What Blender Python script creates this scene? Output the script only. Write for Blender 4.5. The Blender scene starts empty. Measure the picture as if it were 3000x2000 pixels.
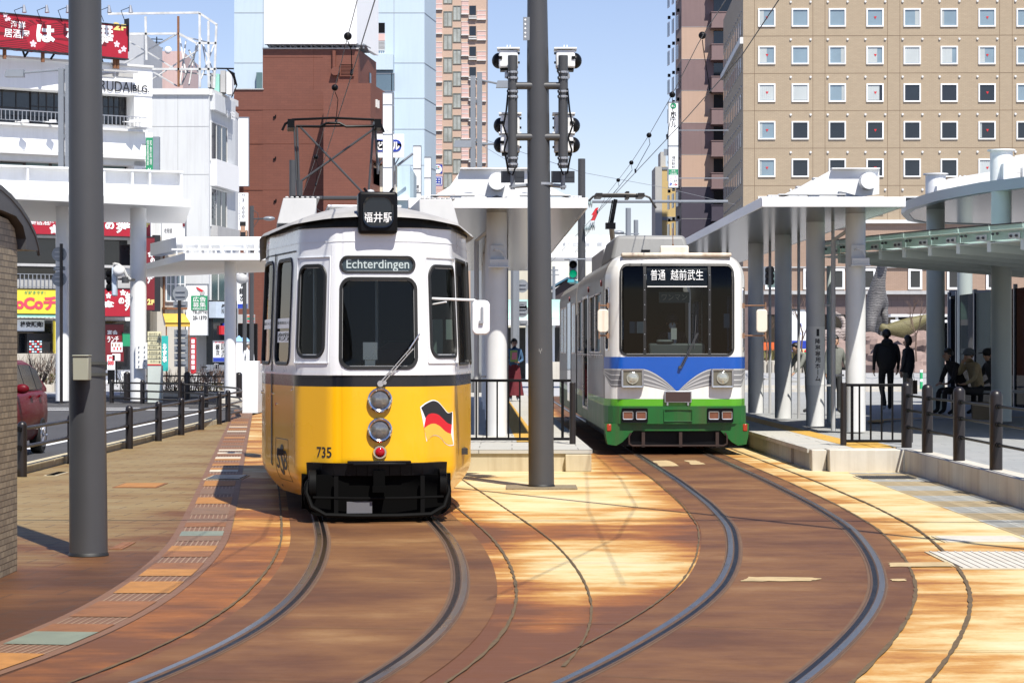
import bpy, math, random
import numpy as np
from mathutils import Vector, Matrix
random.seed(7)
SC = bpy.context.scene
COL = SC.collection
# ---------------------------------------------------------------- camera, sky, sun, exposure
F, CU, HV, H = 5200.0, 1176.0, 800.0, 1.66      # lens and eye height, in units of a 2352 px wide picture
cam_d = bpy.data.cameras.new('camera')
cam_d.sensor_width = 36.0
cam_d.lens = F / 2352.0 * 36.0
cam_d.shift_y = 16.0 / 2352.0
cam_d.clip_end = 3000
cam = bpy.data.objects.new('camera', cam_d)
cam.location = (0, 0, H)
cam.rotation_euler = (math.radians(90), 0, 0)
COL.objects.link(cam)
SC.camera = cam
SUN = Vector((.25, -.58, 1.0)).normalized()
w = bpy.data.worlds.new('World')
SC.world = w
w.use_nodes = True
nt = w.node_tree
sky = nt.nodes.new('ShaderNodeTexSky')
sky.sky_type = 'NISHITA'
sky.sun_disc = False
sky.sun_elevation = math.asin(SUN.z)
sky.sun_rotation = math.atan2(SUN.x, SUN.y)
sky.air_density = 1.2
sky.altitude = 1200
sky.dust_density = 0.0
sky.ozone_density = 2.2
wb = nt.nodes.new('ShaderNodeVectorMath')      # white balance of the camera on the sky light
wb.operation = 'MULTIPLY'
wb.inputs[1].default_value = (1.08, .97, 1.08)
nt.links.new(sky.outputs[0], wb.inputs[0])
nt.links.new(wb.outputs[0], nt.nodes['Background'].inputs[0])
nt.nodes['Background'].inputs[1].default_value = 0.085
sd = bpy.data.lights.new('sun', 'SUN')
sd.energy = 5.0
sd.angle = math.radians(0.5)
sd.color = (1.0, .95, .86)
sun = bpy.data.objects.new('sun', sd)
sun.rotation_euler = (-SUN).to_track_quat('-Z', 'Y').to_euler()
COL.objects.link(sun)
SC.view_settings.view_transform = 'Standard'
SC.view_settings.look = 'None'
SC.view_settings.exposure = 0.58
SC.view_settings.gamma = 1.0
SC.cycles.max_bounces = 6
SC.cycles.transparent_max_bounces = 12
SC.cycles.caustics_reflective = False
SC.cycles.caustics_refractive = False
# ---------------------------------------------------------------- helpers
def at(u, v, Y): return Vector(((u - CU) * Y / F, Y, H - (v - HV) * Y / F))
def gnd(u, v, z=0.0): return at(u, v, (H - z) * F / (v - HV))
def px(u, Y): return (u - CU) * Y / F
def pz(v, Y): return H - (v - HV) * Y / F
def V(*a): return Vector(a)
XF = {}
def top(o):
    while o.parent: o = o.parent
    return o
def props(o, label, cat, group, kind):
    if label: o['label'] = label
    if cat: o['category'] = cat
    if group: o['group'] = group
    if kind: o['kind'] = kind
def thing(name, label, cat, loc=(0, 0, 0), group=None, M=None):
    o = bpy.data.objects.new(name, None)
    o.empty_display_size = .2
    if M is None: M = Matrix.Translation(Vector(loc))
    o.matrix_world = M
    COL.objects.link(o)
    XF[o.name] = M.copy()
    props(o, label, cat, group, None)
    return o
def copy_tree(o, parent=None):
    c = o.copy(); COL.objects.link(c)
    c.parent = parent
    for ch in o.children: copy_tree(ch, c)
    return c
def dup(o, loc=None, label=None, rotz=None, parent=None):
    c = copy_tree(o, parent)
    if loc is not None: c.location = loc
    if rotz is not None: c.rotation_euler.z = rotz
    if label: c['label'] = label
    return c
class B:
    def __init__(s, T=None): s.v = []; s.f = []; s.m = []; s.g = []; s.T = T; s.mi = 0; s.uv = None
    def add(s, vs, fs, mi=None):
        n = len(s.v)
        vs = [Vector(p) for p in vs]
        if s.T is not None: vs = [s.T @ p for p in vs]
        s.v += vs
        mi = s.mi if mi is None else mi
        s.g.append((n, n + len(vs), len(s.f), len(s.f) + len(fs)))
        for f in fs:
            s.f.append([n + i for i in f]); s.m.append(mi)
        return s
    def box(s, x0, y0, z0, x1, y1, z1, mi=None):
        return s.hexa([(x0, y0, z0), (x1, y0, z0), (x1, y1, z0), (x0, y1, z0), (x0, y0, z1), (x1, y0, z1), (x1, y1, z1), (x0, y1, z1)], mi)
    def hexa(s, p, mi=None):
        return s.add(p, [(0, 3, 2, 1), (4, 5, 6, 7), (0, 1, 5, 4), (1, 2, 6, 5), (2, 3, 7, 6), (3, 0, 4, 7)], mi)
    def quad(s, p, mi=None): return s.add(p, [tuple(range(len(p)))], mi)
    def prism(s, poly, vec, mi=None):
        n = len(poly); a = [Vector(p) for p in poly]; b = [p + Vector(vec) for p in a]
        fs = [tuple(reversed(range(n))), tuple(range(n, 2 * n))]
        fs += [(i, (i + 1) % n, n + (i + 1) % n, n + i) for i in range(n)]
        return s.add(a + b, fs, mi)
    def cyl(s, a, b, r0, r1=None, n=12, mi=None, cap=True):
        return s.tube([a, b], [r0, r0 if r1 is None else r1], n, mi, cap)
    def tube(s, pts, r, n=6, mi=None, cap=True, closed=False):
        pts = [Vector(p) for p in pts]; k = len(pts)
        if not isinstance(r, (list, tuple)): r = [r] * k
        vs = []; fs = []; up = None
        for i, p in enumerate(pts):
            if closed: t = pts[(i + 1) % k] - pts[i - 1]
            else: t = pts[min(i + 1, k - 1)] - pts[max(i - 1, 0)]
            t.normalize()
            if up is None: up = Vector((0, 0, 1)) if abs(t.z) < .9 else Vector((1, 0, 0))
            x = up.cross(t)
            if x.length < 1e-4: x = Vector((1, 0, 0)).cross(t)
            x.normalize(); y = t.cross(x); up = y
            for j in range(n):
                a = 2 * math.pi * (j + .5) / n
                vs.append(p + (x * math.cos(a) + y * math.sin(a)) * r[i])
        m = k if closed else k - 1
        for i in range(m):
            i2 = (i + 1) % k
            for j in range(n):
                j2 = (j + 1) % n
                fs.append((i * n + j, i * n + j2, i2 * n + j2, i2 * n + j))
        if cap and not closed:
            fs.append(tuple(reversed(range(n)))); fs.append(tuple(range((k - 1) * n, k * n)))
        return s.add(vs, fs, mi)
    def lathe(s, prof, c, ax=(0, 0, 1), n=20, mi=None):
        c = Vector(c); ax = Vector(ax).normalized()
        return s.tube_prof([(c + ax * h, r) for r, h in prof], n, mi)
    def tube_prof(s, pr, n, mi=None):
        ax = (pr[-1][0] - pr[0][0])
        if ax.length < 1e-6: ax = pr[1][0] - pr[0][0]
        ax.normalize()
        x = (Vector((0, 0, 1)) if abs(ax.z) < .9 else Vector((1, 0, 0))).cross(ax).normalized(); y = ax.cross(x)
        vs = []; fs = []
        for p, r in pr:
            for j in range(n):
                a = 2 * math.pi * j / n
                vs.append(p + (x * math.cos(a) + y * math.sin(a)) * max(r, 1e-4))
        for i in range(len(pr) - 1):
            for j in range(n):
                j2 = (j + 1) % n
                fs.append((i * n + j, i * n + j2, (i + 1) * n + j2, (i + 1) * n + j))
        fs.append(tuple(reversed(range(n)))); fs.append(tuple(range((len(pr) - 1) * n, len(pr) * n)))
        return s.add(vs, fs, mi)
    def sph(s, c, r, n=12, m=8, mi=None, fn=None):
        if not isinstance(r, (tuple, list)): r = (r, r, r)
        c = Vector(c); vs = []; fs = []
        for i in range(m + 1):
            t = math.pi * i / m
            for j in range(n):
                a = 2 * math.pi * j / n
                d = Vector((math.sin(t) * math.cos(a), math.sin(t) * math.sin(a), math.cos(t)))
                k = fn(d) if fn else 1.0
                vs.append(c + Vector((d.x * r[0], d.y * r[1], d.z * r[2])) * k)
        for i in range(m):
            for j in range(n):
                j2 = (j + 1) % n
                fs.append((i * n + j, (i + 1) * n + j, (i + 1) * n + j2, i * n + j2))
        return s.add(vs, fs, mi)
    def grid(s, fn, A, Bv, mi=None, skip=None):
        na, nb = len(A), len(Bv)
        vs = [fn(a, b) for a in A for b in Bv]; fs = []
        for i in range(na - 1):
            for j in range(nb - 1):
                if skip and skip((A[i] + A[i + 1]) / 2, (Bv[j] + Bv[j + 1]) / 2): continue
                fs.append((i * nb + j, (i + 1) * nb + j, (i + 1) * nb + j + 1, i * nb + j + 1))
        return s.add(vs, fs, mi)
    def text(s, string, fn, w, h, bold=0.0, mi=None, fit=True):
        vs, fs = glyphs(string, bold, 3)
        for _ in range(getattr(s, 'sub', 0)):        # cut the letter faces finer where they follow a curved panel
            vs = list(vs); f2 = []; mid = {}
            def mp(a, c):
                k = (min(a, c), max(a, c))
                if k not in mid: mid[k] = len(vs); vs.append(tuple((vs[a][i] + vs[c][i]) / 2 for i in range(3)))
                return mid[k]
            for f in fs:
                for q in range(1, len(f) - 1):
                    a, c, e = f[0], f[q], f[q + 1]; x, y, z = mp(a, c), mp(c, e), mp(e, a)
                    f2 += [(a, x, z), (x, c, y), (z, y, e), (x, y, z)]
            fs = f2
        if not vs: return s
        x0 = min(p[0] for p in vs); x1 = max(p[0] for p in vs); y0 = min(p[1] for p in vs); y1 = max(p[1] for p in vs)
        kx = w / max(x1 - x0, 1e-5); ky = h / max(y1 - y0, 1e-5)
        if not fit: kx = ky = min(kx, ky)
        ox = (w - (x1 - x0) * kx) / 2; oy = (h - (y1 - y0) * ky) / 2
        return s.add([fn(ox + (p[0] - x0) * kx, oy + (p[1] - y0) * ky) for p in vs], fs, mi)
    def each(s, k, name, mats, parent, **kw):
        """one object for every k primitives that were added"""
        for i in range(0, len(s.g), k):
            q = s.g[i:i + k]; v0, v1, f0, f1 = q[0][0], q[-1][1], q[0][2], q[-1][3]
            c = B(); c.v = s.v[v0:v1]; c.f = [[j - v0 for j in f] for f in s.f[f0:f1]]; c.m = s.m[f0:f1]
            c.build(name, mats, parent, **kw)
    def build(s, name, mats, parent=None, label=None, cat=None, group=None, kind=None, smooth=35, bevel=0, bseg=2, fixed=False, mods=None):
        if not s.v: return None
        if not isinstance(mats, (list, tuple)): mats = [mats]
        if parent is not None: M = XF[top(parent).name].inverted()
        elif fixed: M = Matrix.Identity(4)
        else:
            lo = [min(p[i] for p in s.v) for i in range(3)]; hi = [max(p[i] for p in s.v) for i in range(3)]
            org = Vector(((lo[0] + hi[0]) / 2, (lo[1] + hi[1]) / 2, lo[2])); M = Matrix.Translation(-org)
        me = bpy.data.meshes.new(name)
        me.from_pydata([M @ p for p in s.v], [], s.f)
        for m in mats: me.materials.append(m)
        me.polygons.foreach_set('material_index', [min(i, len(mats) - 1) for i in s.m])
        if smooth:
            me.polygons.foreach_set('use_smooth', [True] * len(me.polygons))
            me.set_sharp_from_angle(angle=math.radians(smooth))
        me.update()
        o = bpy.data.objects.new(name, me)
        COL.objects.link(o)
        if parent is not None: o.parent = parent
        elif not fixed: o.location = org; XF[o.name] = Matrix.Translation(org)
        if parent is None and fixed: XF[o.name] = Matrix.Identity(4)
        props(o, label, cat, group, kind)
        if bevel:
            bm = o.modifiers.new('bevel', 'BEVEL'); bm.width = bevel; bm.segments = bseg; bm.limit_method = 'ANGLE'; bm.angle_limit = math.radians(40)
        return o
GL = {}
def glyphs(string, bold=0.0, res=3):
    k = (string, bold, res)
    if k in GL: return GL[k]
    cu = bpy.data.curves.new('t', 'FONT')
    cu.body = string; cu.size = 1; cu.offset = bold; cu.resolution_u = res; cu.fill_mode = 'FRONT'
    cu.align_x = 'CENTER'
    cu.space_line = .98
    o = bpy.data.objects.new('t', cu)
    me = bpy.data.meshes.new_from_object(o)
    vs = [tuple(v.co) for v in me.vertices]; fs = [tuple(p.vertices) for p in me.polygons]
    bpy.data.objects.remove(o); bpy.data.curves.remove(cu); bpy.data.meshes.remove(me)
    GL[k] = (vs, fs)
    return GL[k]
class Pl:
    """a vertical plane through two ground points; n faces the camera"""
    def __init__(s, p0, p1):
        s.p0 = Vector((p0[0], p0[1], 0)); p1 = Vector((p1[0], p1[1], 0))
        s.d = (p1 - s.p0).normalized(); s.n = Vector((s.d.y, -s.d.x, 0)); s.L = (p1 - s.p0).length
    def uv(s, u, v):
        r = Vector(((u - CU) / F, 1, 0)); Y = s.p0.dot(s.n) / r.dot(s.n)
        return (r * Y - s.p0).dot(s.d), H - (v - HV) * Y / F
    def W(s, a, z, o=0): return s.p0 + s.d * a + s.n * o + Vector((0, 0, z))
    def bx(s, b, a0, z0, a1, z1, o0, o1, mi=None):
        W = s.W
        return b.hexa([W(a0, z0, o1), W(a1, z0, o1), W(a1, z0, o0), W(a0, z0, o0), W(a0, z1, o1), W(a1, z1, o1), W(a1, z1, o0), W(a0, z1, o0)], mi)
    def lim(s, u0, v0, u1, v1):
        um, vm = (u0 + u1) / 2, (v0 + v1) / 2
        return s.uv(u0, vm)[0], s.uv(um, v1)[1], s.uv(u1, vm)[0], s.uv(um, v0)[1]
    def rect(s, b, u0, v0, u1, v1, o0, o1, mi=None):
        a0, z0, a1, z1 = s.lim(u0, v0, u1, v1)
        return s.bx(b, a0, z0, a1, z1, o0, o1, mi)
    def txt(s, b, st, u0, v0, u1, v1, o, bold=0.0, mi=None, fit=True):
        a0, z0, a1, z1 = s.lim(u0, v0, u1, v1)
        return b.text(st, lambda x, y: s.W(a0 + x, z0 + y, o), a1 - a0, z1 - z0, bold, mi, fit)
def pln(u0, Y0, u1, Y1): return Pl((px(u0, Y0), Y0), (px(u1, Y1), Y1))
# ---------------------------------------------------------------- materials
def nd(nt, t, **k):
    n = nt.nodes.new('ShaderNode' + t)
    for a, b in k.items():
        if a.startswith('i_'):
            key = a[2:]
            key = int(key) if key.isdigit() else key.replace('_', ' ')
            n.inputs[key].default_value = b
        else: setattr(n, a, b)
    return n
def L(nt, a, b): nt.links.new(a, b)
def newmat(name):
    m = bpy.data.materials.new(name); m.use_nodes = True
    return m, m.node_tree, m.node_tree.nodes['Principled BSDF']
def ramp(nt, src, stops):
    r = nd(nt, 'ValToRGB'); e = r.color_ramp.elements
    while len(e) < len(stops): e.new(.5)
    for x, (p, c) in zip(e, stops): x.position = p; x.color = (c[0], c[1], c[2], 1) if not isinstance(c, (int, float)) else (c, c, c, 1)
    L(nt, src, r.inputs[0]); return r.outputs[0]
def mixc(nt, f, a, b):
    m = nd(nt, 'Mix', data_type='RGBA')
    for s, i in ((f, 0), (a, 6), (b, 7)):
        if hasattr(s, 'links'): L(nt, s, m.inputs[i])
        else: m.inputs[i].default_value = s if i == 0 else (s[0], s[1], s[2], 1)
    return m.outputs[2]
def noise(nt, co, scale, detail=4, rough=.55, mp=None):
    if mp:
        q = nd(nt, 'Mapping'); q.inputs['Scale'].default_value = mp; L(nt, co, q.inputs[0]); co = q.outputs[0]
    n = nd(nt, 'TexNoise'); n.inputs['Scale'].default_value = scale; n.inputs['Detail'].default_value = detail; n.inputs['Roughness'].default_value = rough
    L(nt, co, n.inputs['Vector']); return n.outputs[0]
def mth(nt, op, a, b=None, c=None, clamp=False):
    m = nd(nt, 'Math', operation=op, use_clamp=clamp)
    for i, s in enumerate((a, b, c)):
        if s is None: continue
        if hasattr(s, 'links'): L(nt, s, m.inputs[i])
        else: m.inputs[i].default_value = s
    return m.outputs[0]
def coords(nt, which='Object'): return nd(nt, 'TexCoord').outputs[which]
def bumped(nt, bs, src, st=.2, dist=.01):
    b = nd(nt, 'Bump'); b.inputs['Strength'].default_value = st; b.inputs['Distance'].default_value = dist
    L(nt, src, b.inputs['Height']); L(nt, b.outputs[0], bs.inputs['Normal'])
def mat(name, col, rough=.5, metal=0.0, var=.12, sc=2.5, bump=0.0, bsc=60, coat=0.0, streak=0.0, scol=None, spec=.5, rvar=.1):
    m, nt, bs = newmat(name)
    co = coords(nt)
    n = noise(nt, co, sc, 5, .6)
    c = mixc(nt, n, [x * (1 - var * 1.6) for x in col], [min(1, x * (1 + var * 1.6)) for x in col])
    if streak:
        s1 = noise(nt, co, 1.0, 5, .65, (4, 4, .22))
        s2 = ramp(nt, s1, [(.48, 0.0), (.72, 1.0)])
        c = mixc(nt, mth(nt, 'MULTIPLY', s2, streak), c, scol or [x * .45 for x in col])
    L(nt, c, bs.inputs['Base Color'])
    if rvar: L(nt, mth(nt, 'MULTIPLY_ADD', n, rvar * 2, rough - rvar, True), bs.inputs['Roughness'])
    else: bs.inputs['Roughness'].default_value = rough
    bs.inputs['Metallic'].default_value = metal
    bs.inputs['Specular IOR Level'].default_value = spec
    if coat:
        bs.inputs['Coat Weight'].default_value = coat; bs.inputs['Coat Roughness'].default_value = .04
    if bump: bumped(nt, bs, noise(nt, co, bsc, 3), bump, .004)
    return m
def glass(name, tint=(.5, .55, .56), base=.04, k=1.0):
    m, nt, bs = newmat(name)
    nt.nodes.remove(bs)
    tr = nd(nt, 'BsdfTransparent'); tr.inputs[0].default_value = (*tint, 1)
    gl = nd(nt, 'BsdfGlossy'); gl.inputs['Roughness'].default_value = .015
    fr = nd(nt, 'Fresnel'); fr.inputs[0].default_value = 1.5
    mx = nd(nt, 'MixShader')
    L(nt, mth(nt, 'MULTIPLY_ADD', fr.outputs[0], k, base, True), mx.inputs[0]); L(nt, tr.outputs[0], mx.inputs[1]); L(nt, gl.outputs[0], mx.inputs[2])
    L(nt, mx.outputs[0], nt.nodes['Material Output'].inputs[0])
    return m
def brickmat(name, c1, c2, mortar, w, h, ms=.01, rough=.6, bump=.3, axis='XZ', squash=1, off=.5, var=.3):
    m, nt, bs = newmat(name)
    co = coords(nt)
    if axis != 'XY':
        sp = nd(nt, 'SeparateXYZ'); L(nt, co, sp.inputs[0]); cb = nd(nt, 'CombineXYZ')
        if axis == 'XZ': L(nt, mth(nt, 'ADD', sp.outputs[0], sp.outputs[1]), cb.inputs[0])
        else: L(nt, sp.outputs[1], cb.inputs[0])
        L(nt, sp.outputs[2], cb.inputs[1]); co2 = cb.outputs[0]
    else: co2 = co
    t = nd(nt, 'TexBrick', offset=off)
    t.inputs['Color1'].default_value = (*c1, 1); t.inputs['Color2'].default_value = (*c2, 1); t.inputs['Mortar'].default_value = (*mortar, 1)
    t.inputs['Scale'].default_value = 1; t.inputs['Mortar Size'].default_value = ms; t.inputs['Brick Width'].default_value = w; t.inputs['Row Height'].default_value = h
    t.inputs['Mortar Smooth'].default_value = .1
    L(nt, co2, t.inputs[0])
    n = noise(nt, co, 1.3, 5, .65)
    c = mixc(nt, mth(nt, 'MULTIPLY', n, var), t.outputs[0], [x * .4 for x in c1])
    L(nt, c, bs.inputs['Base Color']); bs.inputs['Roughness'].default_value = rough
    if bump: bumped(nt, bs, mth(nt, 'SUBTRACT', 1.0, t.outputs[1]), bump, .01)
    return m
def emitmat(name, col, st):
    m, nt, bs = newmat(name)
    bs.inputs['Base Color'].default_value = (*col, 1); bs.inputs['Emission Color'].default_value = (*col, 1); bs.inputs['Emission Strength'].default_value = st
    return m
M = {}
M['pole'] = mat('dark_grey_paint', (.055, .056, .06), .42, var=.08, sc=1.5, bump=.05, streak=.12)
M['black'] = mat('black_paint', (.005, .005, .006), .4, var=.2, spec=.15)
M['rubber'] = mat('black_rubber', (.012, .012, .012), .55)
M['brownpost'] = mat('dark_brown_paint', (.013, .010, .010), .38, var=.15, bump=.03)
M['white'] = mat('white_paint', (.78, .79, .8), .4, var=.04, streak=.12, scol=(.5, .48, .44))
M['whitesign'] = mat('white_sign_panel', (.86, .87, .88), .35, var=.02)
M['silver'] = mat('brushed_aluminium', (.62, .62, .63), .28, metal=.95, var=.08)
M['chrome'] = mat('chrome', (.75, .75, .76), .12, metal=1, var=.05, rvar=.03)
M['galv'] = mat('galvanised_steel', (.42, .43, .45), .42, metal=.8, var=.15, sc=12)
M['greysteel'] = mat('grey_painted_steel', (.2, .22, .25), .4, var=.06)
M['lightgrey'] = mat('light_grey_paint', (.42, .42, .42), .5, var=.08, streak=.2)
M['glass'] = glass('tram_glass', (.55, .60, .60), .0, .5)
M['tyglass'] = glass('tinted_cab_glass', (.52, .57, .58), .0, .6)
M['sideglass'] = glass('dark_side_glass', (.05, .07, .11), .0, .22)
M['clear'] = glass('clear_glass', (.8, .86, .84), .02)
M['darkpane'] = mat('dark_window_glass', (.016, .02, .026), .06, var=.3, sc=.4, spec=.7, rvar=.02)
M['bluepane'] = mat('sky_window_glass', (.10, .15, .19), .05, var=.15, sc=.3, spec=.9, rvar=.02)
M['greenpane'] = mat('green_window_glass', (.09, .15, .15), .08, var=.2, sc=.3, spec=.8, rvar=.02)
M['curtain'] = mat('pale_curtain', (.44, .48, .49), .8, var=.1, sc=.8)
M['concrete'] = mat('pale_concrete', (.5, .47, .41), .8, var=.12, sc=2.2, bump=.25, bsc=40, streak=.45, scol=(.24, .19, .12))
M['conc_yellow'] = mat('stained_concrete', (.47, .41, .28), .8, var=.14, sc=2.2, bump=.25, bsc=40, streak=.5, scol=(.22, .15, .07))
M['skin'] = mat('skin', (.42, .25, .17), .55, var=.06)
M['hair'] = mat('dark_hair', (.012, .01, .009), .5, var=.2)
M['red'] = mat('red_sign', (.36, .012, .028), .4, var=.12, sc=.8)
M['darkred'] = mat('dark_red_sign', (.16, .012, .018), .4, var=.15)
M['blacktext'] = mat('black_lettering', (.015, .015, .018), .5, var=0)
M['whitetext'] = mat('white_lettering', (.85, .85, .85), .5, var=0)
M['yellowsign'] = mat('yellow_sign', (.72, .58, .05), .4, var=.05)
M['greensign'] = mat('green_sign', (.02, .26, .12), .4, var=.05)
M['bluesign'] = mat('blue_sign', (.02, .05, .36), .4, var=.05)
M['tactile'] = mat('yellow_tactile_paving', (.5, .29, .05), .75, var=.15, sc=6, bump=.3, bsc=30)
M['redtext'] = mat('red_lettering', (.55, .02, .03), .5, var=0)
M['gold'] = mat('gold_lettering', (.75, .6, .2), .5, var=0)
M['bark'] = mat('bare_bark', (.12, .075, .055), .8, var=.2, sc=8)
M['shrub'] = mat('dry_shrub_leaves', (.11, .10, .03), .8, var=.3, sc=12)
M['orange'] = mat('orange_plastic', (.7, .13, .03), .5, var=.05)
M['rust'] = mat('rusted_steel', (.19, .08, .035), .75, var=.35, sc=6)
# ---------------------------------------------------------------- the two tracks as curves over the ground
def curve(pts):
    pts = sorted(pts); Y = np.arange(4, 130, .1)
    X = np.interp(Y, [p[0] for p in pts], [p[1] for p in pts])
    k = np.exp(-.5 * (np.arange(-15, 16) / 6.0) ** 2); k /= k.sum()
    e = np.concatenate([X[0] + (np.arange(-15, 0)) * (X[1] - X[0]), X, X[-1] + np.arange(1, 16) * (X[-1] - X[-2])])
    X = np.convolve(e, k, 'valid')
    return lambda y: float(np.interp(y, Y, X))
LT = curve([(130, -13.22), (60, -5.5), (30, -2.21), (25, -1.66), (21, -1.23), (19.4, -1.07), (17.6, -.955), (16.4, -.91), (15.1, -.89), (13.9, -.925), (12.95, -1.0), (12.07, -1.11), (11.24, -1.26), (10, -1.53), (9, -1.82), (8, -2.15), (6, -3.0), (4, -4.1)])
RT = curve([(130, .75), (60, 2.05), (34, 2.53), (28.3, 2.63), (24, 2.645), (21, 2.575), (19.3, 2.44), (17.6, 2.27), (15.8, 2.02), (14.4, 1.735), (13.3, 1.46), (12.16, 1.14), (11.24, .86), (10, .42), (8, -.43), (6, -1.5), (4, -2.8)])
def off(fn, y, o):
    d = Vector((fn(y + .2) - fn(y - .2), .4, 0)).normalized()
    return Vector((fn(y) + d.y * o, y - d.x * o, 0))
YS = list(np.arange(5, 22, .25)) + list(np.arange(22, 60, 1.0)) + [65, 75, 90, 110]
def strip(b, fn, prof, ys=YS, mi=None):
    """prof: list of (offset, z) swept along a track"""
    n = len(prof); vs = []; fs = []
    for y in ys:
        for o, z in prof:
            p = off(fn, y, o); vs.append((p.x, p.y, z))
    for i in range(len(ys) - 1):
        for j in range(n - 1):
            fs.append((i * n + j, i * n + j + 1, (i + 1) * n + j + 1, (i + 1) * n + j))
    b.add(vs, fs, mi)
# ---- ground materials (position based)
def pos(nt): return nd(nt, 'NewGeometry').outputs['Position']
def rust_ground(name, stops, gain, jw, jh, joint=.4, rough=.62, stretch=(.75, 1.2, 1), thin=.35, amp=1.3):
    m, nt, bs = newmat(name)
    p = pos(nt)
    at_ = nd(nt, 'Attribute', attribute_name='stain').outputs['Fac']
    big = noise(nt, p, .9, 6, .62, stretch)
    sm = noise(nt, p, 2.4, 6, .68, (.55, 1.8, 1))
    fine = noise(nt, p, 26, 4, .7)
    blot = noise(nt, p, .5, 5, .6, (1, 1.2, 1))
    f = mth(nt, 'MULTIPLY', mth(nt, 'SUBTRACT', big, .5), amp)
    f = mth(nt, 'MULTIPLY_ADD', mth(nt, 'SUBTRACT', sm, .5), thin * 2, f)
    f = mth(nt, 'MULTIPLY_ADD', mth(nt, 'SUBTRACT', blot, .5), 1.0, f)
    f = mth(nt, 'MULTIPLY_ADD', mth(nt, 'SUBTRACT', fine, .5), .2, f)
    f = mth(nt, 'ADD', f, mth(nt, 'MULTIPLY', at_, gain), None, True)
    c = ramp(nt, f, stops)
    # grime specks
    sp = ramp(nt, noise(nt, p, 9, 5, .7), [(.62, 0.0), (.72, 1.0)])
    c = mixc(nt, mth(nt, 'MULTIPLY', sp, .3), c, (.1, .06, .035))
    if jw:
        t = nd(nt, 'TexBrick', offset=.5); t.inputs['Scale'].default_value = 1; t.inputs['Mortar Size'].default_value = .009
        t.inputs['Brick Width'].default_value = jw; t.inputs['Row Height'].default_value = jh
        q = nd(nt, 'Mapping'); q.inputs['Rotation'].default_value = (0, 0, math.radians(6)); L(nt, p, q.inputs[0]); L(nt, q.outputs[0], t.inputs[0])
        c = mixc(nt, mth(nt, 'MULTIPLY', t.outputs[1], joint), c, (.05, .03, .02))
        bumped(nt, bs, mth(nt, 'MULTIPLY_ADD', t.outputs[1], -1.2, fine), .25, .006)
    else: bumped(nt, bs, fine, .25, .004)
    L(nt, c, bs.inputs['Base Color']); bs.inputs['Roughness'].default_value = rough
    L(nt, mth(nt, 'MULTIPLY_ADD', sm, .4, rough - .2, True), bs.inputs['Roughness'])
    bs.inputs['Specular IOR Level'].default_value = .35
    return m
CREAM = [(.0, (.60, .50, .30)), (.24, (.55, .42, .20)), (.45, (.43, .215, .052)), (.68, (.24, .086, .021)), (1, (.12, .047, .02))]
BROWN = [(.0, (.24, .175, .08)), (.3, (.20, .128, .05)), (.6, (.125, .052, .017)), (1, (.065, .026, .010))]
BED = [(.0, (.26, .145, .058)), (.3, (.165, .075, .026)), (.6, (.105, .043, .017)), (1, (.05, .024, .014))]
m_conc = rust_ground('rust_stained_concrete', CREAM, 1.0, 0, 0, thin=.3, amp=1.5)
m_pave = rust_ground('rusty_brown_pavers', BROWN, 1.0, .62, .31, .75, thin=.2, amp=1.2)
m_bed = rust_ground('rust_brown_track_bed', BED, 1.0, 0, 0, stretch=(.9, 1.0, 1), thin=.16, amp=1.3)
m_lip = mat('dark_rail_mortar', (.12, .066, .034), .75, var=.25, sc=6, bump=.2)
def stain_mesh(name, rows, cols, xfun, mat_, sfun, z, label=None):
    b = B(); A = []; vs = []; fs = []
    for y in rows:
        for c in cols:
            x = xfun(c, y); vs.append((x, y, z)); A.append(sfun(x, y))
    n = len(cols)
    for i in range(len(rows) - 1):
        for j in range(n - 1): fs.append((i * n + j, i * n + j + 1, (i + 1) * n + j + 1, (i + 1) * n + j))
    b.add(vs, fs)
    o = b.build(name, mat_, kind='structure', fixed=True, smooth=0)
    a = o.data.attributes.new('stain', 'FLOAT', 'POINT'); a.data.foreach_set('value', A)
    return o
def trench(y): return LT(y) - 1.36
XR = 5.30
def st_conc(x, y):
    d = min(abs(x - LT(y)), abs(x - RT(y)))
    s = .20 + .42 * math.exp(-(max(d - .8, 0) / .35) ** 2)
    sg = lambda t: 1 / (1 + math.exp(-t))
    if x > RT(y):
        s = .13 + .30 * math.exp(-(max(d - .8, 0) / .55) ** 2) + .12 * sg((18 - y) / 1.5)
        if x > RT(y) + 2.0: s -= .12
    elif x > LT(y):
        s += .50 * math.exp(-((y - 20.4) / 1.25) ** 2) + .62 * sg((14.8 - y) / .5) - .12 * math.exp(-((y - 16.6) / 1.2) ** 2) - .05 * sg((y - 23) / .6)
        s += .35 * sg((y - 29.5) / .8) * sg((x - 1.1) / .1)
    else: s = .68 + .28 * sg((15 - y) / 1.5) - .22 * sg((y - 26) / 2)
    return s
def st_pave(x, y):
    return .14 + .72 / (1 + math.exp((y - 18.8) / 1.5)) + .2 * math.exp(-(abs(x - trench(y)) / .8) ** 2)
rows = list(np.arange(4, 24, .2)) + list(np.arange(24, 60, .8)) + [65, 72, 80, 90]
ts = list(np.linspace(0, 1, 60))
stain_mesh('track_paving', rows, ts, lambda t, y: trench(y) + (XR - trench(y)) * t, m_conc, st_conc, 0.0)
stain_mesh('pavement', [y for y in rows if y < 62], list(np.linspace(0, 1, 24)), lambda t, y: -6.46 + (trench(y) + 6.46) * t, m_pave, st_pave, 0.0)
m_asph = mat('asphalt', (.052, .051, .054), .85, var=.25, sc=.6, bump=.4, bsc=35)
b = B(); b.box(-900, -30, -.5, 900, 2500, -.03); b.build('ground', m_asph, kind='structure', fixed=True)
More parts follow.
